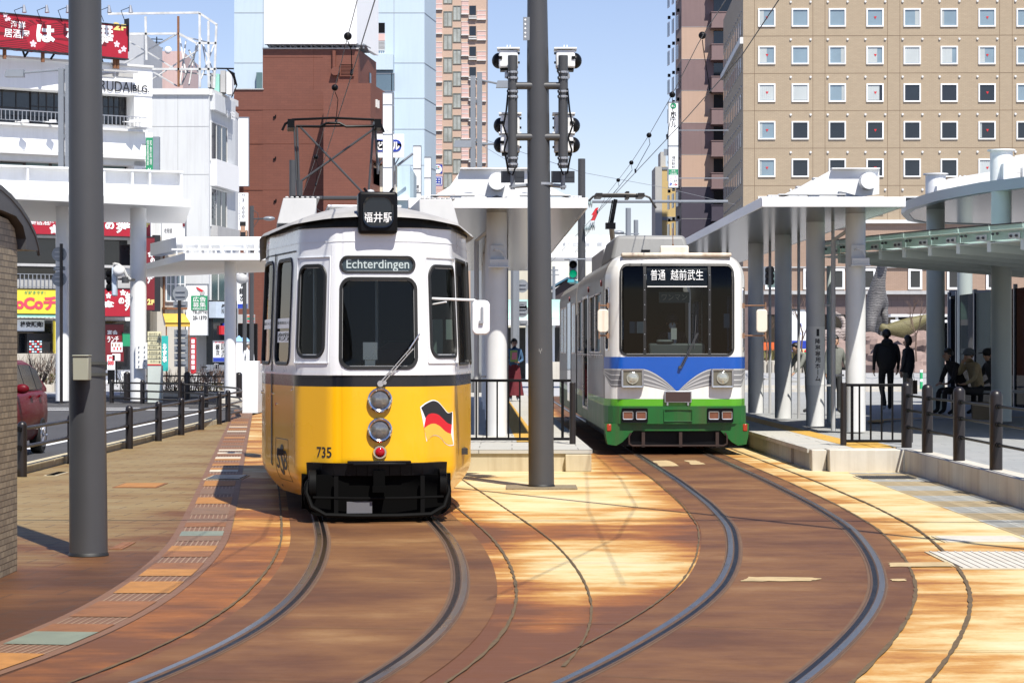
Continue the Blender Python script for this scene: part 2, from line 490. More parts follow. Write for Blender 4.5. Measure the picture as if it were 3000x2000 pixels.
b = B(); b.box(-60, 4, -.02, -6.64, 64, .0); b.build('road', m_asph, kind='structure', fixed=True)
m_far = mat('far_street_paving', (.36, .36, .37), .8, var=.15, sc=.3, bump=.1)
b = B(); b.box(-60, 78, -.02, 60, 170, .03); b.build('street_paving', m_far, kind='structure', fixed=True)
# painted line and kerb of the road on the left
b = B(); b.box(-8.05, 10, .004, -7.92, 62, .008); b.box(-40, 61, .004, -8, 61.4, .008); b.box(-30, 63, .004, -9, 63.2, .008)
b.build('road_marking', M['whitesign'], kind='structure', fixed=True)
b = B()
for y in np.arange(8, 50, 2.0): b.box(-6.64, y, -.02, -6.46, y + 1.985, .11)
b.build('kerb', M['conc_yellow'], kind='structure', fixed=True, bevel=.012)
# track beds, joints, rails
for fn, nm in ((LT, 'left'), (RT, 'right')):
    b = B(); strip(b, fn, [(-.82, .004), (-.7, .0042), (-.3, .0045), (0, .0045), (.3, .0045), (.7, .0042), (.80, .004)])
    o = b.build('track_bed', m_bed, kind='structure', fixed=True, smooth=0)
    n = len(o.data.vertices); a = o.data.attributes.new('stain', 'FLOAT', 'POINT'); a.data.foreach_set('value', [.45] * n)
    b = B()
    for sgn in (-1, 1):
        e = -sgn
        strip(b, fn, [(sgn * .612, .0065), (sgn * .47, .0065)], mi=0)                 # mortar band
    b.build('track_mortar', m_lip, kind='structure', fixed=True, smooth=0)
    b = B()
    for sgn in (-1, 1):
        g = sgn
        strip(b, fn, [(g * .505, .0085), (g * .545, .0085)], mi=1)               # flangeway
        pr = [(g * .538, .008), (g * .541, .012), (g * .546, .0160), (g * .550, .0168)]
        strip(b, fn, pr, mi=2); strip(b, fn, [(g * .550, .0168), (g * .570, .0172), (g * .590, .0168)], mi=0); strip(b, fn, [(g * .590, .0168), (g * .597, .012), (g * .600, .008)], mi=2)
        strip(b, fn, [(g * .506, .008), (g * .503, .011), (g * .492, .011), (g * .489, .008)], mi=2)
    b.build('track_rails', [mat('polished_rail_head', (.36, .34, .31), .3, metal=1, var=.25, sc=4), M['black'], mat('worn_guard_rail', (.085, .048, .028), .7, metal=0, var=.3, sc=5)], kind='structure', fixed=True, smooth=50)
m_joint = mat('earth_filled_joint', (.10, .065, .03), .9, var=.4, sc=14)
b = B()
def wob(o, w=.012): return o
for fn, o_, w_, y0, y1 in ((LT, -.9, .02, 5, 60), (LT, .93, .022, 5, 26), (LT, 1.42, .016, 12, 30), (RT, -.84, .014, 5, 60), (RT, .80, .024, 5, 60), (RT, 1.16, .026, 5, 60)):
    ys = [y for y in np.arange(y0, y1, .12 if y0 < 22 else .5)]
    vs = []; fs = []
    for i, y in enumerate(ys):
        j = w_ * (.6 + .8 * random.random()); p = off(fn, y, o_ - j / 2 + random.uniform(-.004, .004)); q = off(fn, y, o_ + j / 2)
        vs += [(p.x, p.y, .0085), (q.x, q.y, .0085)]
        if i: fs.append((2 * i - 2, 2 * i - 1, 2 * i + 1, 2 * i))
    b.add(vs, fs)
for y in (13.6, 17.45, 22.6, 27):       # cross joints in the slab
    p = off(LT, y, .95); q = off(RT, y, -.92)
    b.quad([(p.x, y - .006, .0085), (q.x, y + .04, .0085), (q.x, y + .052, .0085), (p.x, y + .006, .0085)])
for y in (10.6, 12.7, 15.4, 18.6, 23):
    p = off(RT, y, .82); q = off(RT, y, 1.14)
    b.quad([(p.x, p.y - .005, .0085), (q.x, q.y - .005, .0085), (q.x, q.y + .008, .0085), (p.x, p.y + .006, .0085)])
    b.quad([(q.x + .03, q.y - .005, .0085), (XR, q.y - .08, .0085), (XR, q.y - .07, .0085), (q.x + .03, q.y + .006, .0085)])
    for fn in (LT, RT):
        p = off(fn, y + .7, -.44); q = off(fn, y + .7, .44)
        b.quad([(p.x, p.y - .004, .0085), (q.x, q.y - .004, .0085), (q.x, q.y + .004, .0085), (p.x, p.y + .004, .0085)])
b.build('slab_joints', m_joint, kind='structure', fixed=True, smooth=0)
# cable trench with ladder of covers along the left track
b = B(); c = B(); ys = list(np.arange(8, 62, .3))
strip(b, LT, [(-1.86, .003), (-1.36, .003)], ys=ys)
m_tr = rust_ground('trench_edge', [(0, (.17, .09, .055)), (1, (.11, .052, .032))], .4, 0, 0)
o = b.build('cable_trench', m_tr, kind='structure', fixed=True, smooth=0)
COVER = [mat('rusty_cover_plate', (.33, .15, .04), .7, var=.3, sc=5, bump=.2), mat('red_brown_cover', (.2, .085, .035), .7, var=.3, sc=5, bump=.2), mat('ribbed_cover', (.17, .10, .06), .6, var=.25, sc=5), mat('green_grating', (.24, .27, .2), .5, var=.2, metal=.4), mat('pale_cover', (.5, .44, .34), .7, var=.2)]
y = 9.6; k = 0
rib = B()
while y < 55:
    ln = .52 if y > 16 else random.choice([.4, .52, .62])
    mi = random.choice([0, 1, 2, 0, 1]) if y < 30 else random.choice([0, 1, 4, 2, 1])
    if abs(y - 12.2) < .27 or abs(y - 20.2) < .27: mi = 3
    p0 = off(LT, y, -1.80); p1 = off(LT, y, -1.42); p2 = off(LT, y + ln, -1.42); p3 = off(LT, y + ln, -1.80)
    z = .0075 if mi != 2 else .0065
    c.quad([(p0.x, p0.y, z), (p1.x, p1.y, z), (p2.x, p2.y, z), (p3.x, p3.y, z)], mi)
    y += ln; k += 1
    if k % 2 == 0:
        for j in range(9):
            o_ = -1.78 + j * .043
            a = off(LT, y, o_); d = off(LT, y + ln, o_)
            rib.quad([(a.x - .006, a.y, .005), (a.x + .006, a.y, .005), (d.x + .006, d.y, .005), (d.x - .006, d.y, .005)])
        y += ln
c.build('trench_covers', COVER, kind='structure', fixed=True, smooth=0)
rib.build('trench_ribs', mat('trench_rib', (.26, .17, .11), .6, var=.2), kind='structure', fixed=True, smooth=0)
# flush manhole lids and drain grating
def lid(u0, u1, v0, v1, m_, name, label, cat, bars=0):
    p = gnd(u0, v1); q = gnd(u1, v0)
    b = B(); b.box(p.x, p.y, .001, q.x, q.y, .008, 0)
    r = thing(name, label, cat, ((p.x + q.x) / 2, (p.y + q.y) / 2, 0))
    b.build('rim', M['rust'] if (not bars and m_ is not M['concrete']) else M['conc_yellow'], r)
    b = B(); b.box(p.x + .03, p.y + .03, .007, q.x - .03, q.y - .03, .011)
    b.build('plate', m_, r)
    if bars:
        g = B()
        for i in range(bars):
            x = p.x + .04 + (q.x - p.x - .08) * i / (bars - 1); g.box(x - .008, p.y + .035, .011, x + .008, q.y - .035, .016)
        g.build('bars', M['concrete'] if m_ is M['concrete'] else M['pole'], r)
lid(318, 498, 1414, 1423, m_pave, 'manhole_lid', 'flat rectangular lid in the brown pavement left of the trench', 'manhole') if False else None
lid(258, 386, 1110, 1120, COVER[0], 'manhole_lid', 'rusty orange lid in the brown pavers left of the yellow tram', 'manhole lid')
lid(250, 312, 1246, 1262, COVER[1], 'manhole_lid', 'red brown lid beside the foot of the big left pole', 'manhole lid')
lid(100, 158, 1085, 1093, M['black'], 'drain_grate', 'small black grate in the pavers behind the big left pole', 'drain grate', 14)
lid(466, 574, 1092, 1102, M['black'], 'drain_grate', 'black drain grate crossing the cable trench left of the yellow tram', 'drain grate', 24)
lid(1977, 2090, 1094, 1101, M['black'], 'drain_grate', 'dark drain grate in the slab below the white platform wall corner', 'drain grate', 24)
lid(2204, 2352, 1268, 1308, M['concrete'], 'manhole_lid', 'grey ribbed lid beyond the right track curve', 'manhole lid', 12)
lid(2170, 2330, 1232, 1246, M['concrete'], 'manhole_lid', 'plain grey lid below the bollard wall', 'manhole lid')

# paler repair strips and bare concrete patches in the slab, and the block edging under the wall
m_patch = mat('bare_cream_concrete', (.42, .31, .16), .8, var=.3, sc=5, bump=.2); m_mort = mat('pale_mortar_smear', (.36, .34, .29), .85, var=.35, sc=9, bump=.2)
b = B(); rr_ = random.Random(3)
def rag(pts, mi=0, n=7, j=.02, z=.0095):
    out = []
    for (x0, y0), (x1, y1) in zip(pts, pts[1:] + pts[:1]):
        for k in range(n): out.append((x0 + (x1 - x0) * k / n + rr_.uniform(-j, j), y0 + (y1 - y0) * k / n + rr_.uniform(-j, j), z))
    b.add(out, [tuple(range(len(out)))], mi)
def pxy(u, v): p = gnd(u, v); return (p.x, p.y)
rag([pxy(1705, 1337), pxy(1860, 1336), pxy(1885, 1331), pxy(1862, 1328), pxy(1715, 1327)], 0)
rag([pxy(2048, 1336), pxy(2082, 1336), pxy(2080, 1331), pxy(2046, 1331)], 0, j=.01)
rag([pxy(2046, 1303), pxy(2188, 1302), pxy(2176, 1292), pxy(2040, 1294)], 0, j=.012, z=.009)
rag([pxy(1516, 1072), pxy(1562, 1071), pxy(1533, 1058), pxy(1498, 1059)], 0, j=.02); rag([pxy(1590, 1068), pxy(1622, 1067), pxy(1600, 1058), pxy(1572, 1058)], 0, j=.02)
b.build('slab_patch', [m_patch, m_mort], kind='structure', fixed=True, smooth=0)
m_eb = [mat('grey_edge_block', (.36, .36, .33), .8, var=.2, sc=7, bump=.3), mat('tan_edge_block', (.38, .30, .18), .8, var=.25, sc=7, bump=.3)]
b = B(); y = 12.0; k = 0
while y < 30.2:
    for x0, x1 in ((4.50, 4.755), (4.765, 5.02), (5.03, 5.285)):
        mi = 0 if (k // 3) % 2 == 0 else 1
        b.quad([(x0, y, .004), (x1, y, .004), (x1, y + .29, .004), (x0, y + .29, .004)], mi)
        for q in range(4): b.quad([(x0 + .03, y + .03 + q * .066, .007), (x1 - .03, y + .03 + q * .066, .007), (x1 - .03, y + .055 + q * .066, .007), (x0 + .03, y + .055 + q * .066, .007)], mi)
    y += .3; k += 1
b.build('edge_block_paving', m_eb, kind='structure', fixed=True, smooth=0)
# ---------------------------------------------------------------- platforms, plaza, walls
PZ = .293
m_plaza = brickmat('grey_plaza_paving', (.33, .335, .33), (.29, .30, .30), (.14, .14, .14), .9, .45, .006, .7, .2, 'XY', var=.25)
m_ptop = brickmat('pale_platform_paving', (.47, .45, .40), (.43, .42, .38), (.2, .19, .17), .9, .6, .008, .75, .2, 'XY', var=.25)
def edge_poly(fl, fr, ys): return [(fl(y), y) for y in ys] + [(fr(y), y) for y in reversed(ys)]
isl_l = lambda y: LT(y) + 1.28
isl_r = lambda y: RT(y) - 1.53
ys = [30.6, 33, 36, 40, 45, 50, 56, 62, 70]
b = B(); pl = edge_poly(isl_l, isl_r, ys)
b.prism([(x, y, -.02) for x, y in pl], (0, 0, PZ - .03), 0)
o = b.build('island_platform', [M['conc_yellow']], kind='structure', fixed=True)
b = B(); b.add([(x, y, z) for y in ys for x in (isl_l(y) - .03, isl_r(y) + .03) for z in (PZ,)], [(2 * i, 2 * i + 1, 2 * i + 3, 2 * i + 2) for i in range(len(ys) - 1)])
b.prism([(isl_l(y) - .03, y, PZ - .055) for y in ys] + [(isl_l(y) - .03, y, PZ - .004) for y in reversed(ys)], (.05, 0, 0))
b.prism([(isl_r(y) - .02, y, PZ - .055) for y in ys] + [(isl_r(y) - .02, y, PZ - .004) for y in reversed(ys)], (.05, 0, 0))
b.box(isl_l(30.6) - .02, 30.57, PZ - .05, isl_r(30.6) + .02, 30.64, PZ - .004)
b.build('island_platform_top', m_ptop, kind='structure', fixed=True, smooth=0)
b = B(); b.box(.72, 30.5, .0, 1.07, 30.6, PZ - .06); b.build('platform_end_block', M['conc_yellow'], kind='structure', fixed=True, bevel=.01)
b = B()
for y in np.arange(33, 62, 1.0): b.box(isl_r(y) - .95, y, PZ - .01, isl_r(y) - .62, y + .985, PZ + .006)
b.build('island_tactile_paving', M['tactile'], kind='structure', fixed=True)
rp = lambda y: RT(y) + 1.5
ys = [31.0, 34, 38, 42, 48, 54, 60, 66, 72]
b = B()
b.prism([(rp(y), y, -.02) for y in ys] + [(45, 78, -.02), (45, 8, -.02), (5.56, 8, -.02), (5.56, 31, -.02)], (0, 0, PZ - .012))
b.build('plaza', [m_plaza], kind='structure', fixed=True, smooth=0)
b = B(); c = B()
for i, y in enumerate(np.arange(31, 64, 2.0)):      # coping slabs along the right platform edge
    b.add([(rp(y) - .04, y, z) for z in (PZ - .06, PZ)] + [(rp(y) + .62, y, z) for z in (PZ - .06, PZ)] + [(rp(y + 1.98) - .04, y + 1.98, z) for z in (PZ - .06, PZ)] + [(rp(y + 1.98) + .62, y + 1.98, z) for z in (PZ - .06, PZ)],
          [(0, 1, 3, 2), (4, 6, 7, 5), (0, 4, 5, 1), (2, 3, 7, 6), (1, 5, 7, 3)])
    c.add([(rp(y) + .63, y, PZ), (rp(y) + .97, y, PZ), (rp(y + 1.98) + .97, y + 1.98, PZ), (rp(y + 1.98) + .63, y + 1.98, PZ)], [(0, 1, 2, 3)])
b.build('platform_coping', m_ptop, kind='structure', fixed=True, smooth=0)
for k in range(9):
    a0, a1 = k / 9 * 2.4, (k + .96) / 9 * 2.4
    p = [(10.2 + r * -math.cos(a) * 1.0, 43.5 + r * math.sin(a) * .9 - 1.5, PZ + .004) for r, a in ((3.3, a0), (3.6, a0), (3.6, a1), (3.3, a1))]
    c.quad(p)
c.box(5.0, 31.2, PZ - .005, 5.30, 33.2, PZ + .006)
c.build('tactile_paving', M['tactile'], kind='structure', fixed=True, smooth=0)
b = B(); b.box(4.07, 30.72, -.02, 4.27, 31.0, PZ - .006); b.box(4.28, 30.5, -.02, 5.28, 31.02, PZ + .004)
b.build('platform_front', M['concrete'], kind='structure', fixed=True, bevel=.012)
b = B()
for y in np.arange(8.5, 30.4, 2.45): b.box(5.29, y, -.02, 5.57, y + 2.442, PZ + .006)
b.build('low_wall', M['concrete'], label='long low pale concrete wall under the row of dome topped bollards', cat='low wall', bevel=.01)
b = B(); b.box(px(556, 58), 58, 0, px(593, 58), 58.5, pz(829, 58)); b.box(px(590, 58) - .1, 58.5, 0, px(593, 58), 66, 1.25)
b.build('platform_end_wall', M['white'], label='tall pale concrete end wall beside the left side of the yellow tram', cat='wall', bevel=.01)
b = B(); b.box(px(500, 64), 64, 0, px(556, 58.6), 66, .22); b.build('traffic_island', M['concrete'], kind='structure', fixed=True)
# ---------------------------------------------------------------- bollards and fences
def tube_rail(b, pts, r): b.tube(pts, r, 7)
fn = thing('bollard_fence', 'black fence of dome topped bollards with three thin rails on the low right wall', 'fence', (5.43, 27, PZ))
def bollard(y, x, z0, h, r):
    b = B(); b.lathe([(r, 0), (r, h - r), (r * .94, h - r * .62), (r * .75, h - r * .3), (r * .42, h - r * .07), (0.001, h)], (x, y, z0), n=18)
    return b
BY = [31.15, 29.6, 27.5, 25.4, 23.6, 21.6, 19.6]
for y in BY: bollard(y, 5.43, PZ + .004, .9, .072).build('post', M['brownpost'], fn)
b = B(); c = B()
for z in (.72, .52, .29):
    for y0, y1 in zip(BY, BY[1:]):
        b.tube([(5.43, y0, PZ + z), (5.43, y1, PZ + z)], .016, 6)
        for y, s in ((y0, -1), (y1, 1)): c.cyl((5.43, y + s * .06, PZ + z), (5.43, y + s * .17, PZ + z), .028, n=8)
b.each(1, 'rail', M['black'], fn); c.each(1, 'rail_socket', M['black'], fn)
fn = thing('roadside_fence', 'black two rail fence of short round posts between left pavement and road', 'fence', (-6.37, 40, 0))
PY = [29.3, 32.6, 37.5, 40.6, 43.4, 46.2, 49.6, 51.4]; PXs = [-6.34] * 6 + [-6.42, -6.45]
for x, y in zip(PXs, PY): bollard(y, x, 0, .72, .062).build('post', M['brownpost'], fn)
BK = [(-6.45, 51.4), (-6.55, 55), (-7.1, 59), (-8.65, 64), (-9.6, 66), (-11.1, 68), (-12.2, 69)]
for x, y in BK[3:]: bollard(y, x, 0, .72, .07).build('post', M['brownpost'], fn)
b = B(); c = B()
path = [(x, y) for x, y in zip(PXs, PY)] + BK[1:]
path = [(-6.34, 29.3 - 0)] + path[1:]
for z in (.62, .38):
    b.tube([(x - .02, y, z) for x, y in path], .026, 7)
    for x, y in path[:8]: c.cyl((x - .02, y - .14, z), (x - .02, y + .14, z), .036, n=8)
b.tube([(x - .02, y, .15) for x, y in BK], .026, 6)
b.each(1, 'rail', M['brownpost'], fn); c.each(1, 'rail_socket', M['black'], fn)
fn = thing('bollard_fence', 'far fence of three tall domed black bollards before the planting left of the yellow tram', 'fence', (-10, 70, 0))
P3 = [(px(291.6, 70), 70), (px(430, 70), 70), (px(549, 68), 68)]
for x, y in P3: bollard(y, x, .05, .9, .1).build('post', M['brownpost'], fn)
b = B()
for z in (.76, .55, .3): b.tube([(x, y, z + .05) for x, y in P3], .022, 6)
b.build('rail', M['brownpost'], fn)
def railing(name, label, p0, p1, u_bars, post_at, zt=.85, zb=.06):
    p0, p1 = Vector(p0), Vector(p1)
    r = thing(name, label, 'railing', p0)
    b = B(); b.cyl(post_at, Vector(post_at) + V(0, 0, .88), .045, n=14); b.build('post', M['brownpost'], r, bevel=.006)
    b = B(); b.box(p0.x, p0.y - .02, p0.z + zt - .02, p1.x, p0.y + .02, p0.z + zt + .02); b.box(p0.x, p0.y - .02, p0.z + zb - .02, p1.x, p0.y + .02, p0.z + zb + .02)
    b.build('rail', M['black'], r, bevel=.006)
    b = B()
    for x, w in u_bars: b.box(x - w, p0.y - .012, p0.z + zb, x + w, p0.y + .012, p0.z + zt)
    b.build('bars', M['black'], r)
    b = B()
    for z in (.2, .7): b.box(min(post_at[0], p1.x) - .01, p0.y - .02, p0.z + z, max(post_at[0], p0.x) if post_at[0] < p0.x else post_at[0], p0.y + .02, p0.z + z + .045)
    b.build('hinge', M['black'], r)
    return r
Y = 32.0
railing('platform_gate', 'small black barred gate on the right platform before the white pillar', (px(1943, Y), Y, PZ), (px(2082, Y), Y, PZ), [(px(u, Y), w) for u, w in ((1957, .02), (1974, .012), (2000, .012), (2025, .012), (2050, .012), (2074, .022))], (px(1936, Y), Y - .05, PZ + .006))
b = B(); b.cyl((px(2089, 33), 33, PZ), (px(2089, 33), 33, PZ + .93), .05, n=14); b.build('post', M['brownpost'], [o for o in COL.objects if o.name == 'platform_gate'][0])
Y = 33.0
railing('platform_railing', 'black barred railing across the end of the island platform behind the centre pole', (px(1060, Y), Y, PZ), (px(1312, Y), Y, PZ), [(px(u, Y), .012) for u in (1070, 1094, 1118, 1142, 1168, 1194, 1220, 1245, 1270)] + [(px(1292, Y), .02)], (px(1308, Y) + .03, Y - .6, PZ), zt=.9, zb=.05)
# ---------------------------------------------------------------- canopies over the platforms
m_soffit = brickmat('metal_soffit_panels', (.16, .155, .145), (.14, .14, .13), (.03, .03, .03), 30, .4, .012, .2, .2, 'YX' if 0 else 'XY', var=.3)
m_soffit.node_tree.nodes['Principled BSDF'].inputs['Metallic'].default_value = .9
M['softwhite'] = mat('off_white_paint', (.64, .645, .64), .45, var=.06, streak=.15, scol=(.45, .43, .4))
def pillar(b, x, y, z0, z1, r): b.cyl((x, y, z0), (x, y, z1), r, n=28)
def lamp_box(root, x, y, z):
    b = B(); b.box(x - .11, y - .17, z - .03, x + .18, y - .05, z + .08); b.box(x - .13, y - .2, z - .05, x + .2, y - .02, z - .03)
    for i in range(9): b.box(x - .09 + i * .029, y - .175, z - .02, x - .08 + i * .029, y - .169, z + .03)
    b.box(x - .1, y - .035, z - .03, x + .12, y + .0, z + .3)
    b.tube([(x - .04, y - .06, z + .22), (x - .03, y - .16, z + .24), (x + .08, y - .14, z + .2), (x + .12, y - .12, z + .1)], .012, 5)
    b.build('camera_box', M['softwhite'], root, bevel=.006)
def canopy(name, label, cx, dx, y0, y1, wl, wr, zb, pill, pr, ribs, gull, sp):
    X = lambda y: cx + dx * (y - y0)
    r = thing(name, label, 'canopy', (X(y0), y0, PZ))
    T = .14
    b = B(); b.hexa([(X(y0) - wl, y0, zb), (X(y0) + wr, y0, zb), (X(y1) + wr, y1, zb), (X(y1) - wl, y1, zb)] + [(X(y0) - wl, y0, zb + T), (X(y0) + wr, y0, zb + T), (X(y1) + wr, y1, zb + T), (X(y1) - wl, y1, zb + T)])
    b.build('roof', m_soffit, r)
    b = B()
    b.box(X(y0) - wl - .02, y0 - .03, zb - .004, X(y0) + wr + .02, y0 - .003, zb + T + .012)
    for s, ww in ((-1, wl), (1, wr)):
        xa, xb = X(y0) + s * ww, X(y1) + s * ww
        e0, e1 = sorted((s * .003, s * .03))
        b.hexa([(xa + e0, y0, zb - .004), (xa + e1, y0, zb - .004), (xb + e1, y1, zb - .004), (xb + e0, y1, zb - .004), (xa + e0, y0, zb + T + .012), (xa + e1, y0, zb + T + .012), (xb + e1, y1, zb + T + .012), (xb + e0, y1, zb + T + .012)])
    b.build('fascia', M['white'], r, bevel=.004)
    pa = lambda y: X(y) + (pill[0][0] - X(pill[0][1])) * 1.0
    b = B()
    zc = zb + .45
    b.tube([(pa(y0 + .55), y0 + .55, zc), (pa(y1), y1, zc)], .135, 24)
    b.build('roof_pipe', M['white'], r)
    b = B()
    for x, y in pill:
        q = B(); pillar(q, x, y, PZ, zc - .1, pr); q.build('pillar', M['softwhite'], r)
    for i in range(ribs):
        y = y0 + .8 + i * sp; p = pa(y)
        sides = [-1, 1] if gull else [-1]
        rb = B()
        for s in sides:
            ww = (wl - .12 - (X(y) - p) * 0) if s < 0 else wr
            L_ = ww + (s * (p - X(y)))*0 + (p - X(y) if s < 0 else X(y) - p) - .1
            f = lambda t, z: (p + s * t, y, z)
            x_ = -.2 if not gull else .0005
            rb.prism([f(x_, zc + .2), f(.55, zc + .2), f(1.15 * L_ / 1.75, zc - .06), f(L_, zc - .3), f(L_, zb + T + .015), f(L_ * .75, zc - .2), f(.42, zc - .15), f(.1, zc - .24), f(x_, zc - .2)], (0, .035, 0))
            rb.hexa([(p + s * a, y - .09, z) for a, z in ((x_, zc + .2), (.57, zc + .2))] + [(p + s * a, y + .12, z) for a, z in ((.57, zc + .2), (x_, zc + .2))] + [(p + s * a, y - .09, z + .018) for a, z in ((x_, zc + .2), (.57, zc + .2))] + [(p + s * a, y + .12, z + .018) for a, z in ((.57, zc + .2), (x_, zc + .2))])
            rb.box(*sorted((p + s * .35, p + s * L_ * .92))[:1], y - .09, zc - .215, sorted((p + s * .35, p + s * L_ * .92))[1], y + .12, zc - .2)
            for t in (.5, .92):
                a, c_ = sorted((p + s * L_ * t, p + s * (L_ * t + .17)))
                rb.box(a, y - .07, zb + T + .012, c_, y + .1, zc - .215)
                for k in (.05, .12): rb.cyl((a + k, y - .07, zb + T + .06), (a + k, y - .085, zb + T + .06), .018, n=8, mi=1)
        rb.build('roof_rib', [M['white'], M['galv']], r, bevel=0)
    x, y = pill[0]
    lamp_box(r, x, y - pr, zb - .82)
    b = B(); xx = x - pr - .16
    b.tube([(x - .05, y - .1, zb), (x - .05, y - .1, zb - .22), (xx, y + .3, zb - .42), (xx, y + .3, PZ)], .04, 10)
    for z in (1.2, 2.2): b.box(xx, y + .29, z, x - pr + .02, y + .31, z + .03)
    b.build('downpipe', M['lightgrey'], r)
    b = B()
    for i, (px_, py_) in enumerate(pill[1:]): 
        b.tube([(px_ + pr + .1, py_ - .3, zb), (px_ + pr + .1, py_ - .3, PZ)], .03, 8)
        for z in (1.0, 2.4): b.box(px_ + pr * .8, py_ - .31, z, px_ + pr + .1, py_ - .29, z + .03)
    b.build('downpipe', M['lightgrey'], r)
    return r
Y = 37.4; ax = px(1965, Y)
can_r = canopy('platform_canopy', 'white flat canopy with tapered roof ribs over the right platform beside the green tram', (px(1753, 35.5) + px(2076, 35.5)) / 2, -.0125, 35.5, 74, (px(2076, 35.5) - px(1753, 35.5)) / 2, (px(2076, 35.5) - px(1753, 35.5)) / 2, 3.88,
    [(ax, 37.4), (px(1873, 39.9), 39.9), (px(1799, 44.4), 44.4), (px(1736, 48), 48), (4.75, 53), (4.6, 58)], .165, 18, False, 2.05)
# platform number wrapped round the second pillar
b = B(); x, y, rr = px(1873, 39.9), 39.9, .168
def wrap(xc, yc, r):
    return lambda s, z: Vector((xc + r * math.sin(s / r), yc - r * math.cos(s / r), z))
wf = wrap(x, y, rr)
b.grid(lambda a, z: wf(a, z), list(np.linspace(-.26, .26, 24)), [pz(884, y), pz(750, y)], 0)
o = b.build('platform_sign', [mat('pale_film', (.76, .76, .74), .4, var=.02)], can_r)
b = B(); wf2 = wrap(x, y, rr + .004)
chars = '1降車専用ホ｜ム'
zt = pz(757, y); hh = (pz(757, y) - pz(876, y)) / 8.4
for i, ch in enumerate(chars):
    zz = zt - hh * (i + 1) - (.3 * hh if i else -.05 * hh)
    wd = hh * .85 if ch not in '1｜' else (hh * .45 if ch == '1' else hh * .12)
    if i == 0: zz -= .1 * hh
    b.text(ch, lambda a, c, zz=zz, wd=wd: wf2(a - wd / 2 + .02, zz + c), wd, hh * (.86 if i else 1.15), .02, 0)
b.build('lettering', M['blacktext'], o)
can_i = canopy('island_canopy', 'white gull ribbed canopy on round pillars over the island platform behind the centre pole', -.215, -.0165, 34.3, 62, 1.335, 1.335, 3.785,
    [(px(1141, 35.5), 35.5), (-.36, 43.5), (-.5, 51), (-.62, 58)], .162, 9, True, 3.1)
# ---------------------------------------------------------------- round bus canopy and glass louvre roof on the right
m_gb = mat('blue_grey_metal', (.28, .34, .38), .35, metal=.3, var=.06)
r = thing('round_canopy', 'curved blue grey canopy with white drum tops at the right edge above the glass louvres', 'canopy', (12, 46, PZ))
OUT = [(9.6, 53.2), (9.15, 52.2), (8.56, 49.6), (8.42, 48), (8.45, 46.5), (8.52, 45.1), (8.68, 44), (8.9, 42.8), (9.39, 41.5), (10.3, 39.8), (11.8, 38.4), (14, 37.2), (18, 36.6), (24, 38), (26, 48), (20, 54), (14, 55.5)]
b = B(); b.prism([(x, y, 4.62) for x, y in OUT], (0, 0, .14)); b.build('roof', m_soffit, r)
b = B(); n = len(OUT); cxx, cyy = 15, 46
vs = []
for x, y in OUT:
    d = Vector((x - cxx, y - cyy, 0)).normalized() * .035
    vs += [(x + d.x, y + d.y, 4.60), (x + d.x, y + d.y, 4.80), (x - d.x * 4, y - d.y * 4, 4.80), (x - d.x * 4, y - d.y * 4, 4.60)]
fs = []
for i in range(n):
    j = (i + 1) % n
    for k in range(4): fs.append((4 * i + k, 4 * j + k, 4 * j + (k + 1) % 4, 4 * i + (k + 1) % 4))
b.add(vs, fs); b.build('fascia', m_gb, r, smooth=50)
m_pil2 = mat('pale_green_grey_paint', (.42, .48, .47), .4, var=.05)
PILS = [(px(2149, 48.3), 48.3, .195), (px(2300, 42.5), 42.5, .19), (px(2216, 57), 57, .19), (14.2, 50, .2), (15.5, 42, .2)]
for x, y, q in PILS:
    b = B(); pillar(b, x, y, PZ, 4.62, q); b.build('pillar', m_pil2, r)
    b = B(); pillar(b, x, y, 4.8, 5.36, q + .02); b.cyl((x, y, 5.36), (x, y, 5.385), q + .07, n=24)
    b.box(x + q, y - .04, 4.95, x + 2.2, y + .04, 5.25); b.prism([(x + q, y - .3, 5.25), (x + 1.2, y - .3, 5.42), (x + 2.3, y - .3, 5.42), (x + 2.3, y - .3, 5.0), (x + .7, y - .3, 4.95)], (0, .05, 0))
    b.box(x + .3, y - .45, 4.8, x + .62, y - .25, 5.02); b.box(x + .75, y - .5, 4.8, x + 1.0, y - .3, 4.98); b.box(x - .05, y - .42, 4.8, x + .2, y - .2, 5.1)
    for k in range(7): b.cyl((x + .5 + k * .1, y - .1, 5.28), (x + .5 + k * .1, y - .1, 5.34), .025, n=8)
    b.build('drum_bracket', M['white'], r)
r = thing('louvre_roof', 'stepped pale green glass louvre roof over the waiting area at right', 'canopy', (9, 40, PZ))
m_lv = mat('pale_green_white_paint', (.62, .68, .64), .42, var=.05)
m_gg, ntg, bsg = newmat('frosted_green_glass')
bsg.inputs['Base Color'].default_value = (.62, .76, .70, 1); bsg.inputs['Roughness'].default_value = .12; bsg.inputs['Specular IOR Level'].default_value = .7
tlg = nd(ntg, 'BsdfTranslucent'); tlg.inputs[0].default_value = (.74, .84, .80, 1); mxg = nd(ntg, 'MixShader'); mxg.inputs[0].default_value = .6
L(ntg, bsg.outputs[0], mxg.inputs[1]); L(ntg, tlg.outputs[0], mxg.inputs[2]); L(ntg, mxg.outputs[0], ntg.nodes['Material Output'].inputs[0])
bd = Vector((.53, .85, 0)).normalized(); bn = Vector((bd.y, -bd.x, 0))
EP = [Vector((5.6, 40.9, 0))]
for i in range(17): EP.append(EP[-1] + Vector((.20 + .022 * i, -.80 + .006 * i, 0)))
bm_ = B(); gl = B(); tb = B(); bo = B()
def slab(b_, a, c, z0, z1, ln, mi=None): b_.hexa([V(*x[:2], z) for z in (z0, z1) for x in (a, c, c + bd * ln, a + bd * ln)], mi)
